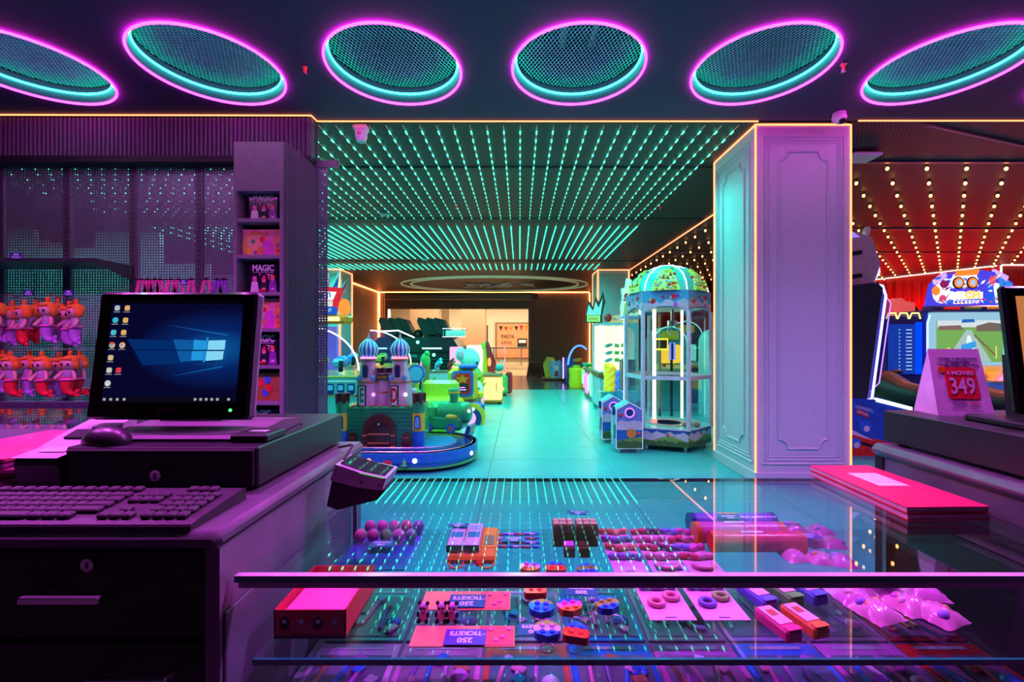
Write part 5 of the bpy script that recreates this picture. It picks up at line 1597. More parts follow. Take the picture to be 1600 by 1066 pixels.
# ---- stacks of bubbly foam
def foam(label, x, y, z, m, h):
    t = thing('foam_toy_column', label, 'toy', (x, y, 0))
    MB(TEALG).span((-0.16, -0.1, 0.0), (0.14, 0.14, z), bev=0.01).build('plinth', t)
    mb = MB(m)
    rn = random.Random(int(x * 100))
    for q in range(26):
        zz = z + h * (q + 0.5) / 26
        a = q * 2.4
        mb.ball((0.05 * math.cos(a), 0.05 * math.sin(a), zz), (0.055, 0.055, 0.055), 8, 6)
    o = mb.build('foam_lumps', t, smooth=60)


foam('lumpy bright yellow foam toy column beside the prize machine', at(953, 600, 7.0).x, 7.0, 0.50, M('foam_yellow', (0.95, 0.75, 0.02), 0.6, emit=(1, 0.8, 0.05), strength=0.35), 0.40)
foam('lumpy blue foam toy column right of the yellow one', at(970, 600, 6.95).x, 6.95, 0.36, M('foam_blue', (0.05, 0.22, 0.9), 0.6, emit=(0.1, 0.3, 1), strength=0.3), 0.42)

# ---- farther machines with neon frames
for lab, x, y, h, colr in (('far prize machine with clear case beyond the pale blue machine', 2.32, 10.0, 1.5, PBL),):
    t = thing('neon_front_machine', lab, 'prize machine', (x, y, 0))
    MB(colr).span((-0.35, -0.3, 0.05), (0.4, 0.5, 0.6), bev=0.02).build('lower_cabinet', t)
    MB(M('far_case_dark', (0.06, 0.05, 0.05), 0.4)).span((-0.35, 0.4, 0.6), (0.4, 0.5, h)).span((-0.36, -0.31, h), (0.41, 0.5, h + 0.1)).build('case_back', t)
    MB(CLEAR).span((-0.34, -0.29, 0.6), (-0.336, 0.45, h)).span((-0.34, -0.29, 0.6), (0.39, -0.285, h)).build('case_glass', t)
    for z in (0.9, 1.2, 1.38):
        MB(CHROME).span((-0.3, -0.1, z), (0.3, 0.35, z + 0.02)).build('case_shelf', t)
    scribble(t, 0.5, 0.12, (-0.1, -0.32, h + 0.15), E('lucky_letters', (1, 0.9, 1), 1.6), 6)
    for q in (-0.3, 0.3):
        MB(MATBLACK).cyl((q, -0.2, 0), (q, -0.2, 0.05), 0.03, n=8).build('foot', t)
# neon framed counters facing the aisle
for lab, px0, Y0, m, hh in (('green neon framed game front at the far end of the machine row', 915, 11.2, NEON_G, 0.62), ('magenta neon framed game front in the machine row', 918, 10.0, NEON_M, 0.55), ('second green neon framed game front next to the magenta one', 926, 9.35, NEON_G, 0.6)):
    p = at(px0, 600, Y0)
    t = thing('neon_frame_game', lab, 'arcade machine', (p.x + 0.1, Y0 + 0.35, 0))
    MB(M('neon_game_body', (0.12, 0.15, 0.15), 0.3)).span((-0.08, -0.3, 0.0), (0.3, 0.3, hh + 0.05), bev=0.02).build('cabinet', t)
    MB(GREEN2 if m is NEON_G else CORAL).span((-0.10, -0.32, hh + 0.05), (0.32, 0.32, hh + 0.12), bev=0.02).build('deck', t)
    for (y0, y1, z0, z1) in ((-0.28, -0.04, 0.12, hh), (0.02, 0.26, 0.2, hh - 0.08)):
        MB(m).tube([(-0.095, y0, z0), (-0.095, y1, z0), (-0.095, y1, z1), (-0.095, y0, z1)], 0.014, 5, closed=True).build('neon_frame', t)
# blue arch game
t = thing('blue_arch_game', 'game with a glowing blue arch at the far right of the aisle', 'arcade machine', (at(905, 580, 13.6).x, 13.6, 0))
MB(M('arch_game_body', (0.05, 0.08, 0.25), 0.3)).span((-0.4, -0.2, 0.0), (0.3, 0.3, 0.6), bev=0.03).build('cabinet', t)
MB(E('arch_blue', (0.05, 0.18, 1.0), 3.5)).tube([(-0.35 + 0.7 * (1 - math.cos(a)) * 0.5 * 1.0, -0.1, 0.55 + 0.62 * math.sin(a)) for a in [math.pi * q / 20 for q in range(15)]], 0.03, 6).build('arch', t)
MB(ORANGE).ball((-0.05, -0.15, 0.72), (0.16, 0.12, 0.08), 10, 6).build('basket', t, smooth=60)
t = thing('lime_stool', 'lime yellow drum shaped stool in the far aisle', 'stool', (at(901, 590, 12.7).x, 12.7, 0))
MB(M('lime_drum', (0.5, 0.6, 0.02), 0.35, emit=(0.6, 0.8, 0.02), strength=0.2)).lathe([(0.2, 0.0), (0.22, 0.1), (0.2, 0.3), (0.22, 0.5), (0.18, 0.55), (0.0, 0.56)], n=16).build('drum', t, smooth=40)
MB(LIME).lathe([(0.1, 0.56), (0.12, 0.62), (0.0, 0.64)], n=12).build('cushion', t, smooth=50)
t = thing('violet_lit_cabinet', 'blue cabinet with violet lit edge beside the toddler chairs', 'arcade machine', (at(888, 590, 14.6).x, 14.6, 0))
MB(M('violet_cab', (0.08, 0.12, 0.45), 0.3)).span((-0.18, -0.15, 0.1), (0.3, 0.3, 0.75), bev=0.02).build('cabinet', t)
MB(E('violet_edge', (0.5, 0.2, 1.0), 4)).span((-0.2, -0.17, 0.1), (-0.16, -0.15, 0.78)).build('lit_edge', t)
MB(MATBLACK).span((-0.15, -0.1, 0), (0.25, 0.25, 0.1)).build('plinth', t)
t = thing('toddler_bench', 'low toddler bench with yellow and blue cut-out backs on the dark floor', 'bench', (at(866, 588, 15.2).x, 15.2, 0))
MB(CORAL).span((-0.42, -0.25, 0.04), (0.5, 0.3, 0.09), bev=0.01).build('seat_board', t)
MB(YELLOW).prism([(-0.3, 0.09), (0.05, 0.09), (0.08, 0.6), (-0.02, 0.75), (-0.25, 0.78), (-0.38, 0.5)], 'y', 0.1, 0.14).build('backrest', t)
bb = MB(SKYB).prism([(-0.1, 0.09), (0.25, 0.09), (0.3, 0.55), (0.18, 0.68), (0.02, 0.6), (-0.12, 0.66), (-0.16, 0.4)], 'y', 0.0, 0.04).build('backrest', t)
MB(RED).prism([(0.0, 0.12), (0.15, 0.12), (0.12, 0.3), (0.04, 0.3)], 'y', -0.01, 0.0).use(WHITEG).prism(circle(0.09, 12, (0.07, 0.4)), 'y', -0.01, 0.0).build('figure_print', bb)
for x in (-0.38, 0.46):
    MB(MATBLACK).span((x - 0.03, -0.2, 0), (x + 0.03, 0.25, 0.04)).build('runner', t)
t = thing('brown_stool', 'dark brown four legged stool by the opening in the far wall', 'stool', (at(837, 588, 16.2).x, 16.4, 0))
BRS = M('stool_brown', (0.08, 0.035, 0.02), 0.4)
MB(BRS).box((0, 0, 0.52), (0.5, 0.4, 0.06), bev=0.02).build('seat', t)
for sx in (-1, 1):
    for sy in (-1, 1):
        MB(BRS).cyl((sx * 0.3, sy * 0.2, 0), (sx * 0.2, sy * 0.15, 0.5), 0.035, 0.05, 8).build('leg', t)

# ---- machines seen through the glass of the dome machine
ARCH = M('arch_cab_teal', (0.05, 0.30, 0.30), 0.3)
for lab, x, y, w, h, m in (('teal arched game cabinet seen through the dome machine, left', 2.75, 8.2, 0.62, 1.55, ARCH), ('dark arched game cabinet seen through the dome machine, middle', 3.45, 9.3, 0.7, 1.7, M('arch_cab_dark', (0.03, 0.06, 0.07), 0.3)), ('pale arched game cabinet seen through the dome machine, right', 3.4, 7.4, 0.5, 1.5, M('arch_cab_pale', (0.55, 0.65, 0.65), 0.3))):
    t = thing('arch_cabinet', lab, 'arcade machine', (x, y, 0))
    MB(m).prism(arch(w, h, 12), 'y', 0.0, 0.5).build('cabinet', t, smooth=40)
    MB(E('arch_trim_%s' % lab[:4], (0.3, 1.0, 0.9), 0.9)).tube([(a, -0.01, b) for a, b in arch(w, h, 12)[1:]] + [(-w / 2, -0.01, 0)], 0.012, 5).build('lit_trim', t)
    MB(E('arch_screen_%s' % lab[:4], {'teal': (0.9, 0.6, 0.05), 'dark': (0.1, 0.6, 0.5), 'pale': (0.85, 0.92, 1.0)}[lab[:4]], 1.2)).prism(rrect(w * 0.6, 0.34, 0.04, 3, (0, 1.05)), 'y', -0.02, 0.0).build('screen', t)
    MB(M('arch_deck', (0.5, 0.45, 0.2), 0.3)).box((0, -0.12, 0.80), (w * 0.95, 0.28, 0.06), rx=0.2, bev=0.01).build('control_deck', t)
    for q in range(3):
        MB([RED, YELLOW, SKYB][q]).cyl((-0.15 + 0.15 * q, -0.14, 0.83), (-0.15 + 0.15 * q, -0.15, 0.88), 0.03, n=10).build('button', t)
    MB(RED if lab[:4] == 'pale' else YELLOW).prism(rrect(w * 0.5, 0.16, 0.03, 3, (0, h - 0.16)), 'y', -0.02, 0.0).build('title_plate', t)
for lab, x0_, x1_, y0_, y1_, Y_, m_ in (('yellow neon rectangle glowing behind the dome machine', 1021, 1043, 530, 546, 7.6, E('neon_yellow', (1, 0.75, 0.05), 1.6)), ('blue neon outline glowing behind the dome machine', 1047, 1054, 536, 562, 7.6, E('neon_indigo', (0.15, 0.2, 1.0), 1.8))):
    t = thing('neon_frame_sign', lab, 'sign', (0, Y_, 0))
    a_, b_ = at(x0_, y1_, Y_), at(x1_, y0_, Y_)
    MB(m_).tube([(a_.x, 0, a_.z), (b_.x, 0, a_.z), (b_.x, 0, b_.z), (a_.x, 0, b_.z)], 0.018, 5, closed=True).build('neon_frame', t)
    MB(MATBLACK).span((a_.x, 0.03, a_.z), (b_.x, 0.05, b_.z)).span(((a_.x + b_.x) / 2 - 0.02, 0.03, 0), ((a_.x + b_.x) / 2 + 0.02, 0.05, a_.z)).build('stand', t)

# ---- mall beyond the opening
t = thing('glass_railing', 'glass railing with dark handrail in the hall beyond the opening', 'railing', (-1.0, 21.0, 0))
MB(M('handrail_dark', (0.06, 0.05, 0.04), 0.4)).cyl((-1.6, 0, 1.02), (2.4, 0, 1.02), 0.035, n=8).build('handrail', t)
for k in range(3):
    MB(glass_mat('railing_glass', (0.93, 0.95, 0.93), 0.05)).span((-1.5 + 1.3 * k, -0.006, 0.12), (-0.25 + 1.3 * k, 0.006, 0.98)).build('glass_panel', t)
    MB(CHROME).span((-1.55 + 1.3 * k, -0.02, 0.0), (-1.5 + 1.3 * k, 0.02, 1.0)).build('post', t)
MB(M('railing_curb', (0.6, 0.5, 0.35), 0.5)).span((-1.6, -0.08, 0), (2.4, 0.08, 0.14)).build('curb', t)
t = thing('neon_pink_post', 'thin pink lit post standing before the glass railing', 'lamp', (at(789, 570, 19.5).x, 19.5, 0))
MB(E('pink_post_glow', (1, 0.25, 0.3), 1.6)).cyl((0, 0, 0.02), (0, 0, 1.15), 0.025, n=8).cyl((0, 0, 1.15), (-0.3, 0, 1.2), 0.02, n=6).build('tube', t)
MB(CHROME).cyl((0, 0, 0), (0, 0, 0.03), 0.12, n=12).build('base', t)
t = thing('bunting_poster', 'tan poster with a row of coloured pennants on the hall wall', 'poster', (at(803, 512, 25.4).x, 25.4, 0))
MB(M('poster_frame', (0.2, 0.09, 0.04), 0.5)).span((-1.05, -0.06, 0.35), (1.2, 0.1, 2.4)).build('frame', t)
MB(M('poster_tan', (0.72, 0.30, 0.14), 0.5)).span((-0.97, -0.08, 0.42), (1.13, -0.055, 2.33)).build('sheet', t)
for k, m in enumerate((MATBLACK, RED, ORANGE, MATBLACK, RED, ORANGE, MATBLACK)):
    MB(m).prism([(-0.85 + 0.29 * k, 2.2 - 0.05 * math.sin(k)), (-0.62 + 0.29 * k, 2.2 - 0.05 * math.sin(k)), (-0.73 + 0.29 * k, 1.93)], 'y', -0.09, -0.08).build('pennant', t)
scribble(t, 0.75, 0.22, (-0.35, -0.085, 1.6), MATBLACK, 5)
scribble(t, 0.6, 0.18, (-0.4, -0.085, 1.25), BROWN, 4)
MB(MATBLACK).span((0.2, -0.09, 1.0), (0.75, -0.08, 1.5)).use(WHITEG).span((0.27, -0.095, 1.25), (0.68, -0.089, 1.42)).build('drawing', t)
t = thing('dark_notice_board', 'dark rectangular board on the cream hall wall left of the poster', 'board', (at(747, 526, 25.3).x, 25.44, 1.0))
MB(M('notice_dark', (0.05, 0.045, 0.03), 0.3)).span((-0.75, -0.05, 0.1), (0.55, 0.05, 1.25), bev=0.01).build('panel', t)
MB(WHITEG).span((0.56, -0.05, 0.1), (0.6, 0.05, 1.25)).span((0.1, -0.06, 0.1), (0.14, -0.05, 1.25)).build('mullion', t)
t = thing('hall_wall_lamp', 'narrow upright wall lamp glowing in the hall behind the shutter', 'lamp', (at(608, 500, 19.9).x, 19.85, 2.0))
MB(E('hall_lamp_glow', (1, 0.8, 0.5), 3)).span((-0.05, -0.05, 0), (0.05, 0.05, 0.75)).build('lamp_tube', t)
MB(CHROME).span((-0.06, 0.05, 0.1), (0.06, 0.15, 0.65)).build('backplate', t)
for lab, x0, x1, m in (('pale glass shopfront panel in the hall left of the tan pillar', 690, 702, MALLW),):
    a = at(x0, 536, 22).x
    b = at(x1, 536, 22).x
    tag(MB(M('shopfront_pale', (0.55, 0.55, 0.42), 0.2)).span((a, 22, 0.0), (b, 22.05, 2.9), bev=0.01).build('shopfront_panel'), lab, 'panel')
# ================================================================ RED ROOM AT RIGHT
DSIDE = M('game_side_dark', (0.030, 0.050, 0.045), 0.45)
t = thing('robot_top_game', 'tall dark game seen from behind with a white robot-like topper', 'arcade machine', (3.84, 5.2, 0), 0.0)
# side profile in depth-height; back faces the camera's left
MB(DSIDE).prism([(-0.40, 0.62), (0.02, 0.62), (0.20, 1.86), (0.14, 1.92), (-0.40, 1.84)], 'y', -0.22, -0.17).build('side_panel', t)
MB(M('game_inner_violet', (0.06, 0.02, 0.16), 0.4)).prism([(-0.40, 0.58), (0.10, 0.60), (0.27, 1.80), (0.24, 1.90), (0.14, 1.93), (-0.40, 1.86)], 'y', -0.17, 0.45).build('screen_housing', t)
MB(E('game_edge_blue', (0.25, 0.3, 1.0), 5.0)).tube([(0.13, -0.19, 1.91), (0.22, -0.19, 1.89), (0.255, -0.19, 1.78), (0.10, -0.19, 0.63), (-0.02, -0.19, 0.60)], 0.012, 6).build('lit_edge', t)
MB(glass_mat('violet_guard', (0.7, 0.55, 0.95), 0.08)).prism([(0.24, 1.82), (0.33, 1.70), (0.20, 0.80), (0.09, 0.70)], 'y', -0.17, -0.164).build('clear_guard', t)
MB(E('game_edge_violet', (0.5, 0.25, 1.0), 2.5)).tube([(0.24, -0.165, 1.82), (0.33, -0.165, 1.70), (0.20, -0.165, 0.80), (0.09, -0.165, 0.70)], 0.006, 5).build('guard_edge', t)
tp = MB(M('topper_beige', (0.50, 0.46, 0.40), 0.5)).prism([(-0.40, 1.86), (0.14, 1.90), (0.22, 2.14), (0.12, 2.44), (-0.05, 2.50), (-0.40, 2.52)], 'y', -0.16, -0.06).build('topper_back', t)
MB(E('topper_white', (0.85, 0.85, 1.0), 1.2)).prism([(0.12, 1.90), (0.24, 1.96), (0.30, 2.06), (0.29, 2.14), (0.25, 2.19), (0.25, 2.28), (0.20, 2.30), (0.14, 2.40), (0.10, 2.40)], 'y', -0.06, 0.1).build('topper_front', t)
MB(WHITEG).prism([(0.10, 2.46), (0.13, 2.45), (0.16, 2.56), (0.13, 2.58), (0.10, 2.53)], 'y', -0.1, -0.04).build('topper_ear', t)
MB(E('topper_violet', (0.3, 0.2, 1.0), 1.2)).prism([(-0.40, 2.42), (-0.02, 2.44), (-0.10, 2.50), (-0.40, 2.52)], 'y', -0.17, -0.16).build('topper_light', t)
for z in (1.98, 2.24):
    MB(MATBLACK).box((-0.2, -0.165, z), (0.42, 0.02, 0.045), ry=-0.15, bev=0.006).build('vent_slot', t)
bs = MB(M('motor_base_blue', (0.03, 0.12, 0.55), 0.35)).prism([(-0.40, 0.0), (0.75, 0.0), (0.75, 0.42), (0.10, 0.62), (-0.40, 0.66)], 'y', -0.24, 0.5).build('motor_base', t)
flat_art(bs, 'base_print', [(M('motor_red', (0.75, 0.02, 0.02), 0.35), [(-0.39, 0.0), (0.74, 0.0), (0.74, 0.04), (-0.39, 0.30)]), (WHITEG, [(-0.39, 0.30), (-0.1, 0.22), (0.1, 0.16), (-0.39, 0.40)]), (MATBLACK, [(-0.39, 0.26), (0.3, 0.05), (0.2, 0.05), (-0.39, 0.22)]),
                             (REDP, [(-0.12, 0.52), (0.02, 0.47), (0.02, 0.42), (-0.12, 0.47)]), (SKYB, [(-0.14, 0.565), (0.06, 0.52), (0.08, 0.47), (-0.12, 0.53)]),
                             (BLUP, circle(0.07, 10, (-0.02, 0.32))), (WHITEG, circle(0.035, 8, (0.0, 0.30))), (BLUP, [(-0.12, 0.42), (-0.05, 0.30), (-0.02, 0.38)]), (BLUP, circle(0.06, 10, (-0.12, 0.14))), (WHITEG, circle(0.035, 8, (-0.11, 0.12)))], -0.243)
text(bs, 'MOTOR', 0.036, (-0.05, -0.25, 0.472), (math.pi / 2, 0.345, 0), WHITEG, bold=0.001)
scribble(bs, 0.14, 0.04, (-0.04, -0.25, 0.525), PINK, 5, rot=(0, 0.26, 0))
MB(E('motor_fin_white', (0.6, 0.75, 1.0), 2.0)).prism([(0.10, 0.60), (0.50, 0.50), (0.50, 0.54), (0.12, 0.64)], 'y', -0.25, -0.2).build('lit_fin', t)

# --- racing game with marquee
t = thing('racing_game', 'racing video game with bright mechanical marquee and green race screen', 'arcade machine', (6.60, 6.6, 0), -0.08)
t.scale = (0.86, 1, 1)
GB = M('racer_navy', (0.02, 0.03, 0.28), 0.3)
MB(GB).span((-0.66, 0.05, 0.0), (0.66, 0.6, 1.74), bev=0.03).build('cabinet', t)
MB(E('racer_frame_white', (0.40, 0.72, 0.95), 0.8)).span((-0.60, -0.02, 0.90), (0.60, 0.05, 1.70), bev=0.01).build('screen_frame', t)
sc_ = MB(E('race_grass', (0.22, 0.50, 0.12), 0.85)).span((-0.52, -0.035, 0.97), (0.52, -0.018, 1.58)).build('screen', t)
flat_art(sc_, 'race_view', [(E('race_sky', (0.75, 0.85, 0.9), 0.9), [(-0.52, 1.48), (0.52, 1.48), (0.52, 1.58), (-0.52, 1.58)]), (E('race_town', (0.25, 0.2, 0.16), 0.7), [(0.1, 1.42), (0.52, 1.42), (0.52, 1.53), (0.3, 1.55), (0.1, 1.50)]), (E('race_town2', (0.35, 0.2, 0.18), 0.7), [(-0.5, 1.44), (-0.1, 1.44), (-0.15, 1.51), (-0.5, 1.5)]),
                           (E('race_road', (0.45, 0.62, 0.6), 0.9), [(-0.40, 0.975), (0.34, 0.975), (0.02, 1.44), (-0.06, 1.44)]), (E('race_track', (0.75, 0.95, 1.0), 1.1), [(-0.12, 0.975), (0.14, 0.975), (0.0, 1.36), (-0.04, 1.36)]),
                           (E('race_fence', (0.3, 0.2, 0.12), 0.7), [(0.05, 1.36), (0.07, 1.38), (0.42, 1.07), (0.40, 1.05)]), (E('racer_blue', (0.05, 0.35, 0.9), 1.0), [(-0.14, 1.22), (0.08, 1.28), (0.1, 1.2), (0.02, 1.16), (0.08, 1.04), (0.0, 1.08), (-0.06, 1.14), (-0.14, 1.14)]),
                           (E('race_pickup', (1, 0.5, 0.05), 1.2), circle(0.045, 10, (-0.34, 1.14))), (E('race_yellow', (0.9, 0.8, 0.2), 1.0), [(0.40, 1.02), (0.42, 1.02), (0.42, 1.2), (0.40, 1.2)]), (E('race_banner', (0.02, 0.15, 0.6), 0.9), [(-0.14, 1.545), (0.08, 1.555), (0.06, 1.60), (-0.12, 1.595)])], -0.037)
for s in (-1, 1):
    MB(NEON_B).tube([(s * 0.63, -0.03, 0.95), (s * 0.67, -0.03, 1.05), (s * 0.67, -0.03, 1.55), (s * 0.63, -0.03, 1.66)], 0.014, 6).build('neon_side', t)
MB(GB).box((0, 0.0, 1.75), (1.34, 0.2, 0.09), bev=0.02).build('brow', t)
for x, m in ((-0.35, REDP), (-0.02, GRNP), (0.33, YELP)):
    MB(m).span((x - 0.13, -0.108, 1.735), (x + 0.13, -0.1, 1.77), bev=0.01).build('brow_panel', t)
mq = [(-0.60, 1.80), (0.64, 1.80), (0.70, 2.12), (0.46, 2.28), (0.18, 2.32), (-0.30, 2.28), (-0.52, 2.14)]
mo = MB(E('marquee_violet', (0.08, 0.06, 0.85), 1.0)).prism(mq, 'y', -0.02, 0.12).build('marquee', t)
flat_art(mo, 'marquee_print', [(E('mq_white', (0.8, 0.8, 1.0), 1.3), [(-0.35, 2.05), (0.15, 2.08), (0.12, 2.28), (-0.25, 2.26)]), (E('mq_white', (1, 1, 1), 1), [(-0.34, 1.88), (0.22, 1.90), (0.22, 2.00), (-0.30, 2.0)]), (E('mq_orange', (1.0, 0.28, 0.04), 1.0), [(-0.24, 2.23), (0.14, 2.25), (0.17, 2.33), (-0.2, 2.32)]),
                               (E('mq_white', (1, 1, 1), 1), circle(0.15, 12, (-0.44, 1.98))), (E('mq_white', (1, 1, 1), 1), circle(0.15, 12, (0.42, 1.98))), (E('mq_blue', (0.02, 0.12, 0.9), 1.0), [(0.25, 1.82), (0.42, 1.82), (0.38, 2.1), (0.28, 2.05)]), (E('mq_orange', (1, 1, 1), 1), circle(0.07, 10, (-0.53, 2.02))), (E('mq_pink', (0.9, 0.08, 0.25), 0.9), circle(0.06, 10, (-0.42, 1.90))),
                               (E('mq_orange', (1, 1, 1), 1), circle(0.06, 10, (0.50, 1.90))), (PURP, circle(0.075, 10, (-0.40, 2.13))), (E('mq_pink', (1, 1, 1), 1), circle(0.06, 10, (0.36, 2.16))), (E('mq_sky', (0.05, 0.30, 0.9), 0.9), [(0.48, 2.02), (0.66, 1.98), (0.68, 2.11), (0.46, 2.26)])], -0.022)
rn = random.Random(9)
shard = []
for q in range(70):
    x_, z_ = rn.uniform(-0.52, 0.62), rn.uniform(1.83, 2.22)
    a_, l_ = rn.uniform(-0.9, 0.9), rn.uniform(0.02, 0.08)
    w_ = rn.uniform(0.006, 0.02)
    c_, s_ = math.cos(a_), math.sin(a_)
    shard.append((rn.choice([E('mq_white', (1, 1, 1), 1), E('mq_white', (1, 1, 1), 1), E('mq_orange', (1, 1, 1), 1), E('mq_sky', (1, 1, 1), 1), E('mq_pink', (1, 1, 1), 1), PURP, E('mq_blue', (1, 1, 1), 1)]), [(x_ - l_ * c_, z_ - l_ * s_), (x_ + w_ * s_, z_ - w_ * c_), (x_ + l_ * c_, z_ + l_ * s_), (x_ - w_ * s_, z_ + w_ * c_)]))
flat_art(mo, 'marquee_shards', shard, -0.0255)
for x in (-0.20, 0.02):
    e1 = MB(MATBLACK).cyl((x, -0.060, 2.13), (x, -0.045, 2.13), 0.088, n=18).build('lens_rim', mo)
    MB(E('mq_orange', (1, 1, 1), 1)).cyl((x, -0.066, 2.13), (x, -0.059, 2.13), 0.072, n=18).build('lens_ring', mo)
    MB(E('mq_lens', (0.5, 0.6, 0.8), 1.0)).cyl((x, -0.070, 2.13), (x, -0.065, 2.13), 0.045, n=14).build('lens', mo)
text(mo, 'ME', 0.15, (-0.22, -0.060, 1.94), UP, E('mq_letter_white', (1, 1, 1), 1.8), bold=0.008, sx=1.1)
text(mo, 'CH', 0.15, (0.02, -0.060, 1.95), UP, E('mq_letter_gold', (1.0, 0.55, 0.1), 1.5), bold=0.008, sx=1.1)
scribble(mo, 0.42, 0.05, (-0.08, -0.060, 1.85), E('mq_letter_white', (1, 1, 1), 1), 7)
for s, x0, z0, x1, z1 in ((-1, -0.55, 2.18, -0.38, 2.30), (1, 0.40, 2.33, 0.62, 2.22)):
    MB(E('mq_violet_wing', (0.5, 0.3, 1.0), 1.5)).prism([(x0, z0), (x1, z1), (x1 - 0.03 * s, z1 - 0.07), (x0 + 0.02, z0 - 0.07)], 'y', -0.03, 0.02).build('marquee_wing', mo)
db = MB(M('dash_blue', (0.05, 0.15, 0.5), 0.2, emit=(0.05, 0.2, 0.9), strength=0.25)).prism([(0.05, 0.55), (0.05, 0.92), (-0.55, 0.72), (-0.62, 0.55)], 'x', -0.66, 0.66).build('dashboard', t)
MB(glossy('dash_yellow', (0.95, 0.65, 0.02))).prism([(0.0, 0.93), (-0.57, 0.735), (-0.57, 0.715), (0.0, 0.90)], 'x', -0.22, 0.55).build('dash_panel', t)
e_ = MB(RED)
e_.poly([(-0.28 + 0.20 * math.cos(q * math.pi / 10), -0.36 + 0.13 * math.sin(q * math.pi / 10), 0.818 + 0.13 * math.sin(q * math.pi / 10) * 0.342) for q in range(20)])
e_.build('oval_badge', t)
for k in range(3):
    MB(E('dash_streak', (0.3, 0.7, 1.0), 1.0)).prism([(-0.15 - 0.12 * k, 0.885 - 0.042 * k), (-0.19 - 0.12 * k, 0.872 - 0.042 * k), (-0.19 - 0.12 * k, 0.866 - 0.042 * k), (-0.15 - 0.12 * k, 0.879 - 0.042 * k)], 'x', -0.62, -0.30).build('dash_streak', t)
MB(MATBLACK).span((-0.5, -0.6, 0.0), (0.5, 0.1, 0.55)).build('pedestal', t)


# --- motorcycle seats in front
def bike(label, x, y, rz, m):
    t = thing('ride_on_motorbike', label, 'arcade seat', (x, y, 0), rz)
    MB(M('bike_black', (0.02, 0.018, 0.025), 0.45)).tube([(0, -0.55, 0.62), (0, -0.3, 0.56), (0, 0.0, 0.60), (0, 0.25, 0.70), (0, 0.42, 0.78)], [0.09, 0.15, 0.16, 0.19, 0.10], 12).build('body', t, smooth=60)
    MB(m).tube([(0, 0.25, 0.74), (0, 0.45, 0.72), (0, 0.6, 0.60)], [0.13, 0.17, 0.08], 10).build('fairing', t, smooth=60)
    MB(MATBLACK).cyl((-0.3, 0.28, 0.86), (0.3, 0.28, 0.86), 0.018, n=8).cyl((0, 0.3, 0.7), (0, 0.28, 0.86), 0.03, n=8).build('handlebar', t)
    for s in (-1, 1):
        MB(M('bike_grip', (0.05, 0.05, 0.06), 0.6)).cyl((s * 0.18, 0.28, 0.86), (s * 0.32, 0.27, 0.86), 0.026, n=8).build('grip', t)
    MB(MATBLACK).cyl((0, 0.0, 0), (0, 0.0, 0.5), 0.1, 0.07, 10).build('post', t)
    MB(MATBLACK).cyl((0, 0.0, 0), (0, 0.0, 0.03), 0.3, n=16).build('base_plate', t)


bike('black ride-on motorbike seat with red fairing before the racing game, left', 4.95, 5.75, 0.25, RED)
bike('black ride-on motorbike seat before the racing game, nearer the price sign', 5.45, 5.35, 0.1, M('bike_dark', (0.04, 0.03, 0.06), 0.3))
# --- leaderboard screen
t = thing('leaderboard_screen', 'dark blue upright screen with a list of scores left of the racing game', 'screen', (at(1411, 536, 6.5).x, 6.5, 0))
t.scale = (0.84, 1, 1)
MB(GB).span((-0.32, -0.02, 0.0), (0.34, 0.2, 1.66), bev=0.02).build('cabinet', t)
sc_ = MB(E('score_blue', (0.01, 0.05, 0.45), 0.8)).span((-0.28, -0.03, 0.80), (0.18, -0.019, 1.52)).build('screen', t)
MB(E('score_blue_side', (0.0, 0.05, 0.9), 1.4)).span((0.19, -0.03, 0.80), (0.30, -0.019, 1.55)).build('side_glow', t)
for k in range(12):
    MB(E('score_rows', (0.45, 0.65, 1.0), 0.9)).span((-0.10, -0.033, 0.86 + 0.052 * k), (-0.085, -0.029, 0.88 + 0.052 * k)).span((0.02, -0.033, 0.86 + 0.052 * k), (0.12, -0.029, 0.875 + 0.052 * k)).build('score_row', sc_)
for k in range(3):
    MB(E('score_top_light', (0.85, 0.9, 0.2), 2.5)).tube([(-0.32 + 0.20 * k, -0.03, 1.60), (-0.28 + 0.20 * k, -0.03, 1.68), (-0.16 + 0.20 * k, -0.03, 1.68), (-0.13 + 0.20 * k, -0.03, 1.60)], 0.01, 5).build('top_light', t)
# --- peach board
t = thing('peach_cutout_board', 'back of a peach coloured cut-out board before the red wall', 'board', (at(1410, 478, 7.7).x, 7.75, 1.62))
MB(M('peach_board', (0.85, 0.36, 0.30), 0.6)).prism([(-0.33, 0.0), (0.26, 0.08), (0.26, 0.32), (0.21, 0.34), (0.10, 0.35), (0.04, 0.41), (-0.10, 0.40), (-0.22, 0.35), (-0.33, 0.34)], 'y', 0, 0.05).build('board', t)
MB(MATBLACK).prism([(0.26, 0.1), (0.36, 0.1), (0.38, 0.2), (0.34, 0.26), (0.26, 0.26)], 'y', 0.05, 0.3).build('rear_housing', t)
MB(MATBLACK).span((-0.2, 0.051, -1.62), (0.2, 0.3, 0.2)).build('support', t)
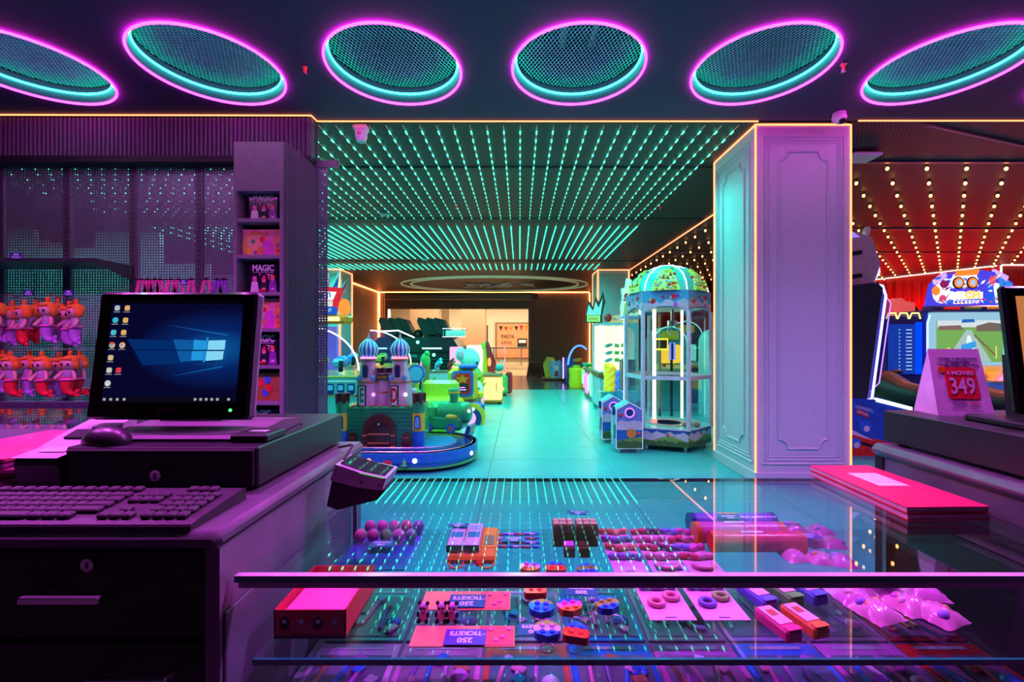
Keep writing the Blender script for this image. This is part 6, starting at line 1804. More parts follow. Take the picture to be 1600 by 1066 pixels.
# ================================================================ SERVICE COUNTER
CABT = M('cabinet_top_dark', (0.10, 0.085, 0.11), 0.38, bump=0.25, bscale=600)
CABS = M('cabinet_side_grey', (0.17, 0.155, 0.18), 0.42, bump=0.2, bscale=500)
CABD = M('cabinet_drawer_black', (0.012, 0.007, 0.011), 0.75)
TOPZ = 0.97
t = thing('drawer_cabinet', 'dark drawer cabinet with bar handles at the lower left', 'cabinet', (-0.45, 0.66, 0))
MB(CABT).span((-1.3, 0.0, TOPZ - 0.028), (0.006, 0.62, TOPZ), bev=0.010).build('worktop', t, smooth=40)
MB(CABS).span((-0.022, 0.012, 0.0), (0.0, 0.61, TOPZ - 0.028)).build('side_panel', t)
MB(CABS).span((0.0, 0.02, 0.60), (0.004, 0.60, 0.84), bev=0.002).build('side_rail', t)
MB(CABD).span((-1.28, 0.03, 0.0), (-0.022, 0.60, TOPZ - 0.029)).build('carcass', t)
for z0, z1, hx in ((0.808, 0.938, -0.20), (0.560, 0.802, -0.105), (0.30, 0.555, -0.2)):
    d = MB(CABD).span((-0.62, 0.010, z0), (-0.024, 0.029, z1), bev=0.002).build('drawer', t)
    hz = z0 + (z1 - z0) * 0.60 if z0 > 0.7 else 0.772
    if z0 > 0.4:
        hm = MB(CHROME)
        for s in (-1, 1):
            hm.box((hx + s * 0.052, -0.008, hz), (0.009, 0.038, 0.009))
        hm.box((hx, -0.027, hz), (0.113, 0.010, 0.010), bev=0.002)
        hm.build('bar_handle', d)
    if z0 > 0.7:
        MB(CHROME).cyl((hx + 0.01, 0.002, hz + 0.035), (hx + 0.01, 0.012, hz + 0.035), 0.010, n=16).use(MATBLACK).box((hx + 0.01, 0.0015, hz + 0.035), (0.002, 0.001, 0.009)).build('lock', d)
MB(CABD).span((-1.28, 0.010, 0.30), (-0.625, 0.029, 0.938), bev=0.002).build('door', t)

# keyboard
KB = M('keyboard_black', (0.035, 0.025, 0.035), 0.4, bump=0.2)
KEY = M('keyboard_key', (0.045, 0.032, 0.045), 0.42, bump=0.15)
t = thing('keyboard', 'black computer keyboard on the cabinet in front of the cash drawer', 'keyboard', (-0.715, 0.735, TOPZ), 0.0)
MB(KB).prism([(-0.068, 0.0), (0.068, 0.0), (0.068, 0.020), (0.060, 0.022), (-0.050, 0.012), (-0.066, 0.009), (-0.068, 0.006)], 'x', -0.225, 0.225).build('body', t)
km = {}
rows = [(0.050, [1.0] * 13), (0.026, [1.0] * 13 + [2.0]), (0.008, [1.5] + [1.0] * 12 + [1.5]), (-0.010, [1.75] + [1.0] * 11 + [2.25]), (-0.028, [2.25] + [1.0] * 10 + [2.75]), (-0.046, [1.25, 1.25, 1.25, 6.0, 1.25, 1.25, 1.25])]
U = 0.0183


def key(x, y, w, d=0.0155):
    zz = 0.012 + 0.009 * (y + 0.05) / 0.11
    if w not in km:
        km[w] = MB(KEY).box((0, 0, 0.0035), (U * w - 0.003, d, 0.007), bev=0.002).mesh('key')
    o = bpy.data.objects.new('key', km[w])
    COL.objects.link(o)
    o.parent = t
    o.location = (x, y, zz)
    o.rotation_euler = (0.09, 0, 0)


for y, ws in rows:
    x = -0.218
    gap = (15 * U - sum(ws) * U) / max(1, len(ws) - 1) if y == 0.050 else 0
    for w in ws:
        key(x + w * U / 2, y, w)
        x += w * U + gap
for y in (0.026, 0.008):
    for q in range(3):
        key(0.068 + U * (q + 0.5), y, 1.0)
for q in range(3):
    key(0.068 + U * (q + 0.5), -0.046, 1.0)
key(0.068 + U * 1.5, -0.028, 1.0)
for y in (0.050, 0.026, 0.008, -0.010, -0.028, -0.046):
    for q in range(4 if y != 0.050 else 3):
        key(0.134 + U * (q + 0.5), y, 1.0)

# cash drawer
t = thing('cash_drawer', 'black metal cash drawer with chrome lock under the touch monitor', 'cash drawer', (-0.68, 0.845, TOPZ))
W2 = 0.183
MB(BLACK).span((-W2, 0.006, 0.006), (W2, 0.41, 0.082), bev=0.003).build('case', t)
dr = MB(MATBLACK).span((-W2 + 0.006, 0.0, 0.008), (W2 - 0.006, 0.008, 0.078), bev=0.002).build('drawer_front', t)
for z, x0, x1 in ((0.070, -0.155, 0.16), (0.041, -0.13, -0.02), (0.041, 0.03, 0.13)):
    MB(BLACK).span((x0, -0.0012, z), (x1, 0.0, z + 0.0015)).build('groove', dr)
MB(CHROME).cyl((0.0, -0.010, 0.032), (0.0, 0.0, 0.032), 0.0105, 0.0115, 18).use(MATBLACK).box((0.0, -0.0105, 0.032), (0.002, 0.001, 0.010)).build('lock', dr, smooth=40)
for sx in (-1, 1):
    for y in (0.03, 0.38):
        MB(MATBLACK).cyl((sx * 0.16, y, 0.0), (sx * 0.16, y, 0.007), 0.012, n=10).build('foot', t)
DZ = TOPZ + 0.082

# touch monitor
BZ = M('bezel_black', (0.008, 0.008, 0.010), 0.12, coat=0.5)
CASEG = M('monitor_case_grey', (0.20, 0.20, 0.21), 0.4)
t = thing('touch_monitor', 'black touch screen till monitor showing a blue desktop', 'monitor', (-0.75, 1.02, DZ))
base = MB(M('stand_grey', (0.16, 0.13, 0.16), 0.35)).prism([(-0.125, 0.0), (0.10, 0.0), (0.10, 0.012), (0.02, 0.022), (-0.11, 0.010), (-0.125, 0.006)], 'x', -0.10, 0.205).build('stand_base', t)
MB(CASEG).prism([(0.0, 0.015), (0.10, 0.015), (0.06, 0.2), (0.03, 0.2)], 'x', -0.07, 0.07).build('stand_neck', t)
pn = bpy.data.objects.new('screen_head', None)
TILT = math.atan2(0.035, 0.274)
head = MB(BZ).box((0, 0.006, 0.138), (0.346, 0.012, 0.276), bev=0.005).build('bezel', t, loc=(0.0, -0.07, 0.036), rot=(-TILT, 0, 0))
MB(CASEG).box((0, 0.022, 0.138), (0.350, 0.022, 0.280), bev=0.008).build('rear_case', head)
# screen surface: dark blue desktop
sm = bpy.data.materials.new('desktop_blue')
sm.use_nodes = True
nt = sm.node_tree
nt.nodes.remove(nt.nodes['Principled BSDF'])
em = nt.nodes.new('ShaderNodeEmission')
tcn = nt.nodes.new('ShaderNodeTexCoord')
vs_ = nt.nodes.new('ShaderNodeVectorMath')
vs_.operation = 'SUBTRACT'
vs_.inputs[1].default_value = (0.095, 0, 0.150)
nt.links.new(tcn.outputs['Object'], vs_.inputs[0])
vm_ = nt.nodes.new('ShaderNodeVectorMath')
vm_.operation = 'MULTIPLY'
vm_.inputs[1].default_value = (5.2, 0, 10.5)
nt.links.new(vs_.outputs[0], vm_.inputs[0])
ln_ = nt.nodes.new('ShaderNodeVectorMath')
ln_.operation = 'LENGTH'
nt.links.new(vm_.outputs[0], ln_.inputs[0])
rp = nt.nodes.new('ShaderNodeValToRGB')
rp.color_ramp.elements[0].color = (0.005, 0.20, 0.70, 1)
rp.color_ramp.elements[1].color = (0.004, 0.004, 0.05, 1)
rp.color_ramp.elements[1].position = 0.95
e2 = rp.color_ramp.elements.new(0.45)
e2.color = (0.004, 0.035, 0.26, 1)
nt.links.new(ln_.outputs['Value'], rp.inputs[0])
nt.links.new(rp.outputs[0], em.inputs[0])
em.inputs[1].default_value = 0.5
gl_ = nt.nodes.new('ShaderNodeBsdfGlossy')
gl_.inputs['Roughness'].default_value = 0.08
mx_ = nt.nodes.new('ShaderNodeMixShader')
mx_.inputs[0].default_value = 0.03
nt.links.new(em.outputs[0], mx_.inputs[1])
nt.links.new(gl_.outputs[0], mx_.inputs[2])
nt.links.new(mx_.outputs[0], nt.nodes['Material Output'].inputs[0])
SX0, SX1, SZ0, SZ1 = -0.141, 0.145, 0.036, 0.250
scr = MB(sm).span((SX0, -0.0012, SZ0), (SX1, 0.0, SZ1)).build('screen', head)


def lit(name, shapes, y=-0.0018):
    flat_art(scr, name, shapes, y)


LB = E('screen_pane', (0.25, 0.75, 1.0), 0.9)
LB2 = E('screen_pane_edge', (0.02, 0.38, 0.9), 0.8)
B1 = E('screen_beam', (0.003, 0.06, 0.36), 0.4)
B2 = E('screen_beam_bright', (0.01, 0.20, 0.70), 0.5)
lit('light_beams', [(B1, [(-0.10, 0.172), (0.095, 0.165), (0.095, 0.120), (-0.06, 0.115)]), (B2, [(0.0, 0.171), (0.095, 0.166), (0.095, 0.128), (0.02, 0.122)]),
                    (B2, [(-0.02, 0.203), (0.118, 0.182), (0.118, 0.178)]), (B2, [(0.0, 0.090), (0.112, 0.114), (0.112, 0.110)])])
lit('window_panes', [(LB2, [(0.046, 0.170), (0.072, 0.168), (0.072, 0.147), (0.046, 0.147)]), (LB2, [(0.044, 0.145), (0.070, 0.145), (0.069, 0.125), (0.044, 0.125)]),
                     (LB, [(0.078, 0.168), (0.115, 0.169), (0.114, 0.148), (0.077, 0.147)]), (LB, [(0.076, 0.145), (0.113, 0.145), (0.112, 0.127), (0.075, 0.124)]), (LB2, [(0.074, 0.175), (0.0775, 0.175), (0.0735, 0.121), (0.070, 0.121)])], -0.0032)
lit('horizon_line', [(E('screen_dark_line', (0.0, 0.01, 0.10), 0.7), [(-0.10, 0.1475), (0.114, 0.1478), (0.114, 0.1455), (-0.10, 0.1458)])], -0.0048)
ic = [(-0.129, 0.240, (0.5, 0.6, 0.6)), (-0.107, 0.240, (0.9, 0.5, 0.15)), (-0.130, 0.213, (0.05, 0.55, 0.75)), (-0.108, 0.213, (0.9, 0.5, 0.15)), (-0.131, 0.186, (0.1, 0.6, 0.75)), (-0.109, 0.186, (0.9, 0.5, 0.15)),
      (-0.131, 0.158, (0.7, 0.5, 0.35)), (-0.109, 0.158, (0.9, 0.55, 0.3)), (-0.131, 0.131, (0.8, 0.6, 0.3)), (-0.131, 0.104, (0.7, 0.7, 0.6)), (-0.111, 0.104, (0.85, 0.05, 0.08)), (-0.131, 0.076, (0.8, 0.75, 0.75))]
for i, (x, z, c) in enumerate(ic):
    m = E('screen_icon_%d' % i, c, 0.8)
    lit('desktop_icon', [(m, rrect(0.0115, 0.0115, 0.003, 2, (x, z)) if i not in (2, 6, 7, 11) else circle(0.0066, 12, (x, z))), (E('icon_caption', (0.6, 0.6, 0.65), 0.6), [(x - 0.007, z - 0.0095), (x + 0.007, z - 0.0095), (x + 0.007, z - 0.0082), (x - 0.007, z - 0.0082)])])
lit('icon_detail', [(E('icon_red', (0.9, 0.1, 0.05), 0.8), [(-0.137, 0.160), (-0.125, 0.160), (-0.129, 0.165), (-0.134, 0.165)]), (E('icon_green', (0.1, 0.7, 0.2), 0.8), [(-0.137, 0.157), (-0.133, 0.152), (-0.131, 0.157)]), (E('icon_bluedot', (0.1, 0.4, 0.9), 0.8), circle(0.0026, 8, (-0.131, 0.158))), (E('icon_bluedot', (1, 1, 1), 1), circle(0.0026, 8, (-0.109, 0.158)))], -0.0026)
lit('task_bar', [(E('taskbar_dark', (0.004, 0.003, 0.012), 0.8), [(SX0 + 0.001, 0.0365), (SX1 - 0.001, 0.0365), (SX1 - 0.001, 0.047), (SX0 + 0.001, 0.047)])] + [(E('icon_caption', (1, 1, 1), 1), rrect(0.006, 0.0055, 0.001, 2, (x, 0.042))) for x in (-0.134, -0.12, -0.106, -0.091, 0.060, 0.072, 0.084, 0.096, 0.108, 0.132)])
scribble(head, 0.036, 0.005, (0.0, -0.001, 0.020), M('bezel_logo_grey', (0.25, 0.22, 0.25), 0.4), 8, name='maker_mark')
MB(E('power_led', (0.05, 1.0, 0.12), 4)).cyl((0.135, -0.0015, 0.019), (0.135, 0.0, 0.019), 0.0032, n=12).build('power_light', head)

# printer beside the drawer
t = thing('receipt_printer', 'wedge shaped receipt printer with pale lid beside the cash drawer', 'printer', (-0.95, 0.845, TOPZ))
PRD = M('printer_dark', (0.03, 0.028, 0.032), 0.4)
PRL = M('printer_pale_lid', (0.52, 0.48, 0.52), 0.4, bump=0.2)
MB(PRD).prism([(0.004, 0.0), (0.20, 0.0), (0.20, 0.075), (0.0, 0.065), (-0.004, 0.05)], 'x', 0.0, 0.083).build('body', t)
lid = MB(PRL).prism([(-0.006, 0.064), (0.04, 0.071), (0.10, 0.095), (0.20, 0.125), (0.20, 0.076)], 'x', -0.004, 0.083).build('lid', t)
MB(MATBLACK).box((0.045, 0.085, 0.091), (0.055, 0.030, 0.004), rx=0.38).build('paper_slot', lid)
MB(WHITE).box((0.045, 0.030, 0.0715), (0.05, 0.02, 0.0012), rx=0.18).build('status_label', lid)
MB(E('printer_led', (0.5, 0.3, 1.0), 2)).box((0.072, 0.165, 0.1165), (0.006, 0.003, 0.002)).build('status_light', lid)
# mouse
t = thing('computer_mouse', 'black computer mouse lying across the cash drawer top', 'mouse', (-0.815, 0.885, DZ), 1.35)
mb = MB(M('mouse_black', (0.03, 0.025, 0.03), 0.35))
mb.ball((0, 0, 0.004), (0.030, 0.052, 0.030), 16, 12)
for i, v in enumerate(mb.v):
    if v[2] < 0.0:
        mb.v[i] = (v[0], v[1], 0.0)
mb.build('shell', t, smooth=60)
MB(MATBLACK).cyl((-0.003, 0.03, 0.026), (0.003, 0.03, 0.026), 0.006, n=10).build('scroll_wheel', t)
# little reader box on the drawer
t = thing('card_reader', 'small black card reader with pale label right of the monitor base', 'card reader', (-0.538, 0.925, DZ), 0.0)
MB(BLACK).box((0, 0, 0.008), (0.075, 0.075, 0.016), bev=0.003).build('body', t)
MB(WHITE).box((0.0, 0.0, 0.0165), (0.035, 0.018, 0.001)).build('label_sticker', t)
MB(MATBLACK).tube([(0.01, 0.038, 0.008), (0.02, 0.07, 0.004), (0.03, 0.11, 0.012), (0.02, 0.14, 0.004)], 0.002, 6).build('cable', t)
# stack of pink papers at the far left
for k in range(6):
    o = MB(M('pink_paper_%d' % (k % 3), [(0.55, 0.08, 0.28), (0.50, 0.14, 0.34), (0.60, 0.05, 0.18)][k % 3], 0.4)).box((0, 0, 0), (0.20, 0.28, 0.009), rz=random.uniform(-0.06, 0.06), bev=0.002).build('magazine', loc=(-1.075 + random.uniform(-0.008, 0.008), 0.98, TOPZ + 0.0055 + 0.0105 * k))
    tag(o, 'pink magazine in the pile left of the printer, %s' % ['lowest', 'second from the bottom', 'third from the bottom', 'third from the top', 'second from the top', 'on top'][k], 'magazine', 'pile of pink magazines')

# glass showcase further back at left
t = thing('side_showcase', 'low glass showcase at far left below the hanging dolls', 'showcase', (-2.4, 1.75, 0))
MB(CABS).span((-1.2, 0.0, 0.0), (0.75, 0.5, 0.82), bev=0.005).build('cabinet', t)
MB(glass_mat('showcase_glass', (0.92, 1.0, 0.97), 0.05)).span((-1.2, 0, 0.93), (0.75, 0.5, 0.938)).span((-1.2, 0.49, 0.82), (0.75, 0.495, 0.93)).build('glass_top', t)
MB(M('dark_edge_trim', (0.03, 0.03, 0.05), 0.4)).span((-1.2, 0.48, 0.925), (0.75, 0.52, 0.955)).build('rear_trim', t)

# ---------------------------------------------------------------- main glass showcase
GZ, SHZ, DKZ = 0.89, 0.756, 0.604
X0, X1, YF, YB = -0.437, 0.972, 0.690, 1.190
GEDGE = M('green_glass_edge', (0.01, 0.28, 0.17), 0.15, coat=0.5)
ALU = M('anodised_rail', (0.30, 0.26, 0.32), 0.35, 0.6)
t = thing('glass_showcase', 'long glass display counter with two tiers of ticket prizes', 'showcase', (0, 0, 0))
SHG = glass_mat('showcase_top_glass', (0.87, 0.95, 0.96), 0.05)
MB(SHG).poly([(X0, YF + 0.003, GZ), (X1, YF + 0.003, GZ), (X1, YB, GZ), (X0, YB, GZ)]).build('glass_top', t)
MB(SHG).poly([(X0, YF + 0.003, GZ - 0.009), (X1, YF + 0.003, GZ - 0.009), (X1, YB, GZ - 0.009), (X0, YB, GZ - 0.009)]).build('glass_top_underside', t)
MB(GEDGE).span((X0 - 0.003, YF, GZ - 0.0095), (X1, YF + 0.004, GZ + 0.0003)).build('glass_edge', t)
MB(M('polished_edge', (0.62, 0.50, 0.62), 0.2)).span((X0 - 0.003, YF, GZ + 0.0003), (X1, YF + 0.011, GZ + 0.0008)).build('edge_bevel', t)
MB(GEDGE).span((X0, YB, GZ - 0.009), (X1, YB + 0.003, GZ)).build('glass_edge', t)
MB(ALU).span((X0, YF + 0.006, GZ - 0.021), (X1, YF + 0.018, GZ - 0.0105)).build('front_rail', t)
MB(SHG).span((X0 + 0.02, YF + 0.012, SHZ - 0.008), (X1 - 0.01, YB - 0.01, SHZ)).build('glass_shelf', t)
MB(GEDGE).span((X0 + 0.02, YF + 0.008, SHZ - 0.0088), (X1 - 0.01, YF + 0.0125, SHZ + 0.0003)).build('glass_edge', t)
MB(SHG).poly([(X0, YB - 0.006, 0.50), (X1, YB - 0.006, 0.50), (X1, YB - 0.006, GZ - 0.01), (X0, YB - 0.006, GZ - 0.01)]).build('customer_pane', t)
for a, b, y in ((X0 + 0.03, at(1096, 0, 0.71).x, YF + 0.004), (at(1031, 0, 0.70).x, X1 - 0.02, YF + 0.0075)):
    MB(glass_mat('sliding_glass', (0.95, 0.99, 0.99), 0.02)).poly([(a, y, 0.45), (b, y, 0.45), (b, y, GZ - 0.022), (a, y, GZ - 0.022)]).build('sliding_pane', t)
MB(M('showcase_deck', (0.22, 0.20, 0.24), 0.5)).span((X0, YF + 0.03, DKZ - 0.018), (X1, YB - 0.01, DKZ)).build('lower_deck', t)
MB(CABD).span((X0, YF + 0.03, 0.0), (X1, YB - 0.01, DKZ - 0.018)).build('plinth_cabinet', t)
MB(CABD).span((X1, YF, 0.0), (X1 + 0.01, YB, GZ)).build('end_panel', t)
for x in (X0 + 0.004, X1 - 0.008):
    MB(ALU).span((x - 0.004, YB - 0.016, DKZ), (x + 0.006, YB - 0.004, GZ - 0.01)).build('corner_post', t)

# scanner on the glass by the cabinet
t = thing('barcode_scanner', 'black presentation barcode scanner with silver band on the glass by the cabinet', 'scanner', (-0.36, 1.0, GZ + 0.001))


def q_(x, y, Y=1.0):
    p = at(x, y, Y)
    return (p.x + 0.36, p.z - GZ - 0.001)


MB(MATBLACK).prism([q_(521, 782), q_(537, 788), q_(597, 773), q_(609, 758), q_(531, 738), q_(528, 748)], 'y', -0.035, 0.04).build('body', t)
MB(M('scanner_silver', (0.42, 0.38, 0.44), 0.35, 0.3)).prism([q_(528, 742), q_(571, 753), q_(606, 757), q_(612, 739), q_(575, 731), q_(536, 718)], 'y', -0.042, 0.05).build('head_band', t)
MB(M('scanner_window', (0.02, 0.02, 0.03), 0.05, coat=1.0)).prism([q_(540, 719), q_(575, 731), q_(608, 738), q_(608, 737), q_(576, 729), q_(541, 717)], 'y', -0.03, 0.04).build('top_window', t)
MB(E('scanner_glow', (0.3, 0.9, 0.3), 0.6)).prism([q_(572, 731), q_(608, 739), q_(608, 738), q_(572, 730)], 'y', -0.043, -0.04).build('light_line', t)
for x, y in ((575, 745), (602, 749)):
    a = q_(x, y)
    MB(MATBLACK).cyl((a[0], -0.0435, a[1]), (a[0], -0.04, a[1]), 0.0022, n=8).build('screw', t)
c0 = q_(537, 718)
MB(MATBLACK).tube([(c0[0], 0.0, c0[1]), (c0[0] - 0.01, 0.08, c0[1] + 0.012), (c0[0] - 0.035, 0.14, 0.10), (c0[0] - 0.075, 0.16, 0.088)], 0.003, 6).build('cable', t)

# red menus
for k, (lab, dz, dx) in enumerate((('lower red folder of the pair lying on the glass counter', 0.0008, 0.0), ('upper red folder with a white note, on the glass counter', 0.0155, -0.002))):
    t = thing('menu_folder', lab, 'folder', (0.872 + dx, 1.06, GZ + dz), 0.0, 'red folders on the glass')
    pts = [(-0.090, -0.150), (0.088, -0.142), (0.012, 0.160), (-0.090, 0.160)]
    pts = [(-0.088, -0.155), (0.085, -0.150), (0.075, 0.155), (-0.083, 0.155)]
    MB(M('folder_red', (0.80, 0.015, 0.10), 0.3)).prism(pts, 'z', 0.010, 0.0125).prism(pts, 'z', 0.0, 0.0022).build('cover', t)
    MB(M('folder_pages', (0.75, 0.55, 0.58), 0.6)).prism([(a * 0.985, b * 0.99) for a, b in pts], 'z', 0.0022, 0.010).build('pages', t)
    if k:
        MB(WHITE).box((0.0, 0.03, 0.0129), (0.07, 0.10, 0.0006), rz=0.0).build('note', t)
        for r in range(4):
            MB(M('note_grey_print', (0.4, 0.32, 0.4), 0.6)).box((0.0, 0.06 - 0.018 * r, 0.0134), (0.05, 0.003, 0.0003)).build('note_line', t)


# ---- right cabinet, second cash drawer, price sign, second monitor
t = thing('side_cabinet', 'dark cabinet with rounded worktop edge at the right', 'cabinet', (1.005, 0.0, 0))
MB(CABT).span((-0.02, 0.25, TOPZ - 0.035), (1.0, 1.27, TOPZ), bev=0.015).build('worktop', t, smooth=40)
MB(CABS).span((0.0, 0.25, 0.0), (0.95, 1.26, TOPZ - 0.035), bev=0.002).build('body', t)
MB(CABD).span((-0.004, 1.235, 0.0), (0.05, 1.262, TOPZ - 0.035)).build('edge_post', t)
t = thing('cash_drawer', 'plain black cash drawer at the right carrying the price sign', 'cash drawer', (1.228, 1.05, TOPZ), 0.0)
MB(BLACK).span((-0.21, -0.42, 0.008), (0.25, 0.205, 0.092), bev=0.003).build('case', t)
MB(MATBLACK).span((-0.2, -0.428, 0.012), (0.24, -0.42, 0.088)).build('drawer_front', t)
for sx in (-0.18, 0.22):
    for y in (-0.38, 0.17):
        MB(MATBLACK).cyl((sx, y, 0), (sx, y, 0.009), 0.012, n=10).build('foot', t)
RZ = TOPZ + 0.092

t = thing('price_tent_sign', 'pale tent card advertising 4 movies for 349 on the right cash drawer', 'sign', (1.155, 1.195, RZ), -0.16)
PAPER = M('tent_paper', (0.80, 0.66, 0.80), 0.6)
h = 0.172
w = 0.128
lean = 0.045
mb = MB(PAPER)
mb._add([(-w / 2, -lean, 0), (w / 2, -lean, 0), (w * 0.46, 0, h), (-w * 0.46, 0, h), (-w / 2, -lean + 0.001, 0), (w / 2, -lean + 0.001, 0), (w * 0.46, 0.001, h), (-w * 0.46, 0.001, h)], [(0, 1, 2, 3), (4, 5, 6, 7), (0, 1, 5, 4), (0, 3, 7, 4), (1, 2, 6, 5)])
mb.build('front_leaf', t)
mb = MB(PAPER)
mb._add([(-w / 2, lean, 0), (w / 2, lean, 0), (w * 0.46, 0.001, h), (-w * 0.46, 0.001, h)], [(0, 1, 2, 3)])
mb._add([(-w / 2, -lean, 0), (-w / 2, lean, 0), (-w * 0.46, 0, h)], [(0, 1, 2)])
mb.build('back_leaf', t)
fa = bpy.data.objects.new('printed_face', None)
TL = math.atan2(lean, h)
fr = MB(M('tent_red', (0.85, 0.01, 0.04), 0.5)).prism([(-0.036, 0.050), (-0.030, 0.044), (0.030, 0.044), (0.036, 0.050), (0.036, 0.122), (0.030, 0.128), (-0.036, 0.128)], 'y', -0.0004, 0).build('price_panel', t, loc=(0.004, -lean - 0.0006, 0.0), rot=(-TL, 0, 0))
text(fr, '349', 0.060, (0, -0.0012, 0.076), UP, PAPER, extrude=0.0001, bold=0.0010, sx=0.66)
text(fr, '4 MOVIES', 0.0150, (0, -0.0012, 0.112), UP, PAPER, extrude=0.0001, bold=0.0004)
MB(ORANGE).cyl((-0.040, -0.001, 0.122), (-0.040, 0, 0.122), 0.009, n=14).build('orange_dot', fr)
INK = M('tent_ink', (0.12, 0.03, 0.16), 0.6)
text(fr, 'CINEMA SUBSCRIPTION', 0.0085, (0, -0.0006, 0.151), UP, INK, extrude=0.0002, bold=0.0002)
text(fr, 'IS BACK WITH', 0.0085, (0, -0.0006, 0.1425), UP, INK, extrude=0.0002, bold=0.0002)
text(fr, 'UNBEATABLE FEATURES', 0.0085, (0, -0.0006, 0.134), UP, INK, extrude=0.0002, bold=0.0002)
scribble(fr, 0.034, 0.005, (-0.014, -0.0006, 0.034), INK, 8)
scribble(fr, 0.024, 0.005, (0.020, -0.0006, 0.034), REDP, 6)
MB(INK).span((-0.03, -0.0006, 0.026), (0.034, -0.0004, 0.0268)).span((-0.006, -0.0006, 0.014), (0.036, -0.0004, 0.015)).build('small_print', fr)

t = thing('side_monitor', 'tilted black monitor with warm screen cut by the right photo edge', 'monitor', (1.190, 1.01, RZ), -0.06)
MB(BLACK).box((0.02, 0.0, 0.008), (0.26, 0.16, 0.016), bev=0.004).build('stand_base', t)
MB(BLACK).prism([(-0.02, 0.012), (0.05, 0.012), (0.06, 0.16), (0.03, 0.16)], 'x', -0.04, 0.08).build('stand_neck', t)
hd2 = MB(BZ).box((0.09, 0, 0.155), (0.36, 0.02, 0.29), bev=0.006).build('bezel', t, loc=(0.0, -0.02, 0.02), rot=(-0.12, 0, 0))
s2 = MB(M('side_screen', (0.55, 0.25, 0.08), 0.15, emit=(0.55, 0.20, 0.06), strength=0.9)).span((-0.065, -0.0115, 0.035), (0.245, -0.010, 0.275)).build('screen', hd2)
flat_art(s2, 'screen_page', [(E('page_pale', (0.65, 0.55, 0.62), 0.7), [(-0.025, 0.04), (0.23, 0.04), (0.23, 0.25), (-0.045, 0.25)]), (E('page_orange', (1, 0.5, 0.1), 1.0), [(-0.05, 0.255), (0.2, 0.255), (0.2, 0.26), (-0.05, 0.26)]), (E('page_magenta', (1, 0.1, 0.7), 0.8), [(-0.06, 0.16), (0.0, 0.16), (0.0, 0.163), (-0.06, 0.163)])], -0.0125)
# ================================================================ PRIZES IN THE SHOWCASE
def sh(x, y, up=0.0):
    """point on the glass shelf that pixel (x, y) shows"""
    Y = (EYE - SHZ) * F / (y - CY)
    p = at(x, y, Y)
    return Vector((p.x, Y, SHZ + 0.0006 + up))


def dk(x, y, up=0.0):
    Y = (EYE - DKZ) * F / (y - CY)
    p = at(x, y, Y)
    return Vector((p.x, Y, DKZ + 0.0006 + up))


# open red gift box
t = thing('open_gift_box', 'open red carton with pink lining at the left end of the shelf', 'box', (-0.350, 0.822, SHZ + 0.0006))
GR = M('gift_red', (0.72, 0.01, 0.03), 0.4)
GP = M('gift_pink', (0.85, 0.18, 0.42), 0.5)
bx, by, bh = 0.060, 0.075, 0.048
MB(GR).span((-bx, -by, 0), (bx, by, 0.002)).build('bottom', t)
for (a, b) in (((-bx, -by, 0), (bx, -by + 0.002, bh)), ((-bx, by - 0.002, 0), (bx, by, bh)), ((-bx, -by, 0), (-bx + 0.002, by, bh)), ((bx - 0.002, -by, 0), (bx, by, bh))):
    MB(GR).span(a, b).build('wall', t)
MB(GP).span((-bx + 0.003, -by + 0.003, 0.002), (bx - 0.003, by - 0.003, 0.030)).build('lining', t)
MB(M('gift_navy', (0.06, 0.01, 0.05), 0.4)).span((-bx, -by - 0.0004, 0.0), (bx, -by, 0.006)).build('base_stripe', t)
for k in range(4):
    m = MATBLACK if k % 2 == 0 else CORAL
    x = -0.042 + 0.028 * k
    MB(m).poly([(x + 0.009 * math.cos(a * 0.785), -by - 0.0006, 0.026 + 0.012 * math.sin(a * 0.785)) for a in range(8)]).use(WHP).poly([(x + 0.004 * math.cos(a * 0.785), -by - 0.0009, 0.029 + 0.004 * math.sin(a * 0.785)) for a in range(8)]).build('front_print', t)

# tray with round candies
t = thing('clear_candy_tray', 'clear bluish tray holding two rows of round candies', 'tray', (-0.325, 1.075, SHZ + 0.0006))
MB(M('tray_blue', (0.12, 0.18, 0.55), 0.25)).span((-0.078, -0.105, 0), (0.078, 0.105, 0.003)).build('card', t)
MB(glass_mat('tray_clear', (0.8, 0.85, 1.0), 0.10)).span((-0.076, -0.10, 0.003), (0.076, 0.0, 0.016)).build('blister', t)
cc = [(0.75, 0.15, 0.4), (0.8, 0.12, 0.45), (0.75, 0.12, 0.4), (0.8, 0.12, 0.3), (0.3, 0.12, 0.45), (0.75, 0.2, 0.3), (0.6, 0.15, 0.3), (0.1, 0.6, 0.1), (0.8, 0.15, 0.5), (0.2, 0.45, 0.3)]
for k in range(10):
    x, y = -0.385 + 0.031 * (k % 5) - (0.006 if k > 4 else 0), 1.155 if k < 5 else 1.10
    o = tag(MB(M('candy_ball_%d' % k, cc[k], 0.35)).ball((0, 0, 0), (0.0145, 0.0145, 0.016), 14, 10).build('candy_ball', smooth=60, loc=(x, y, SHZ + 0.021)), '%s round candy, %s in the %s row of the clear tray' % (['pink', 'pink', 'pink', 'red', 'violet', 'pale red', 'dull red', 'green', 'magenta', 'grey green'][k], ['first', 'second', 'third', 'fourth', 'fifth'][k % 5], 'back' if k < 5 else 'front'), 'candy', 'round candies in the clear tray')


def ticket(label, x, y, n, w=0.062, d=0.034, up=0.001, rz=0.0, lower=False, mat=None):
    p = (dk if lower else sh)(x, y, up)
    return price_tag(label, p, w, d, (('%s' % n, d * 0.42), ('TICKETS', d * 0.36)), up=False, rz=rz, flip=True, mat=mat)


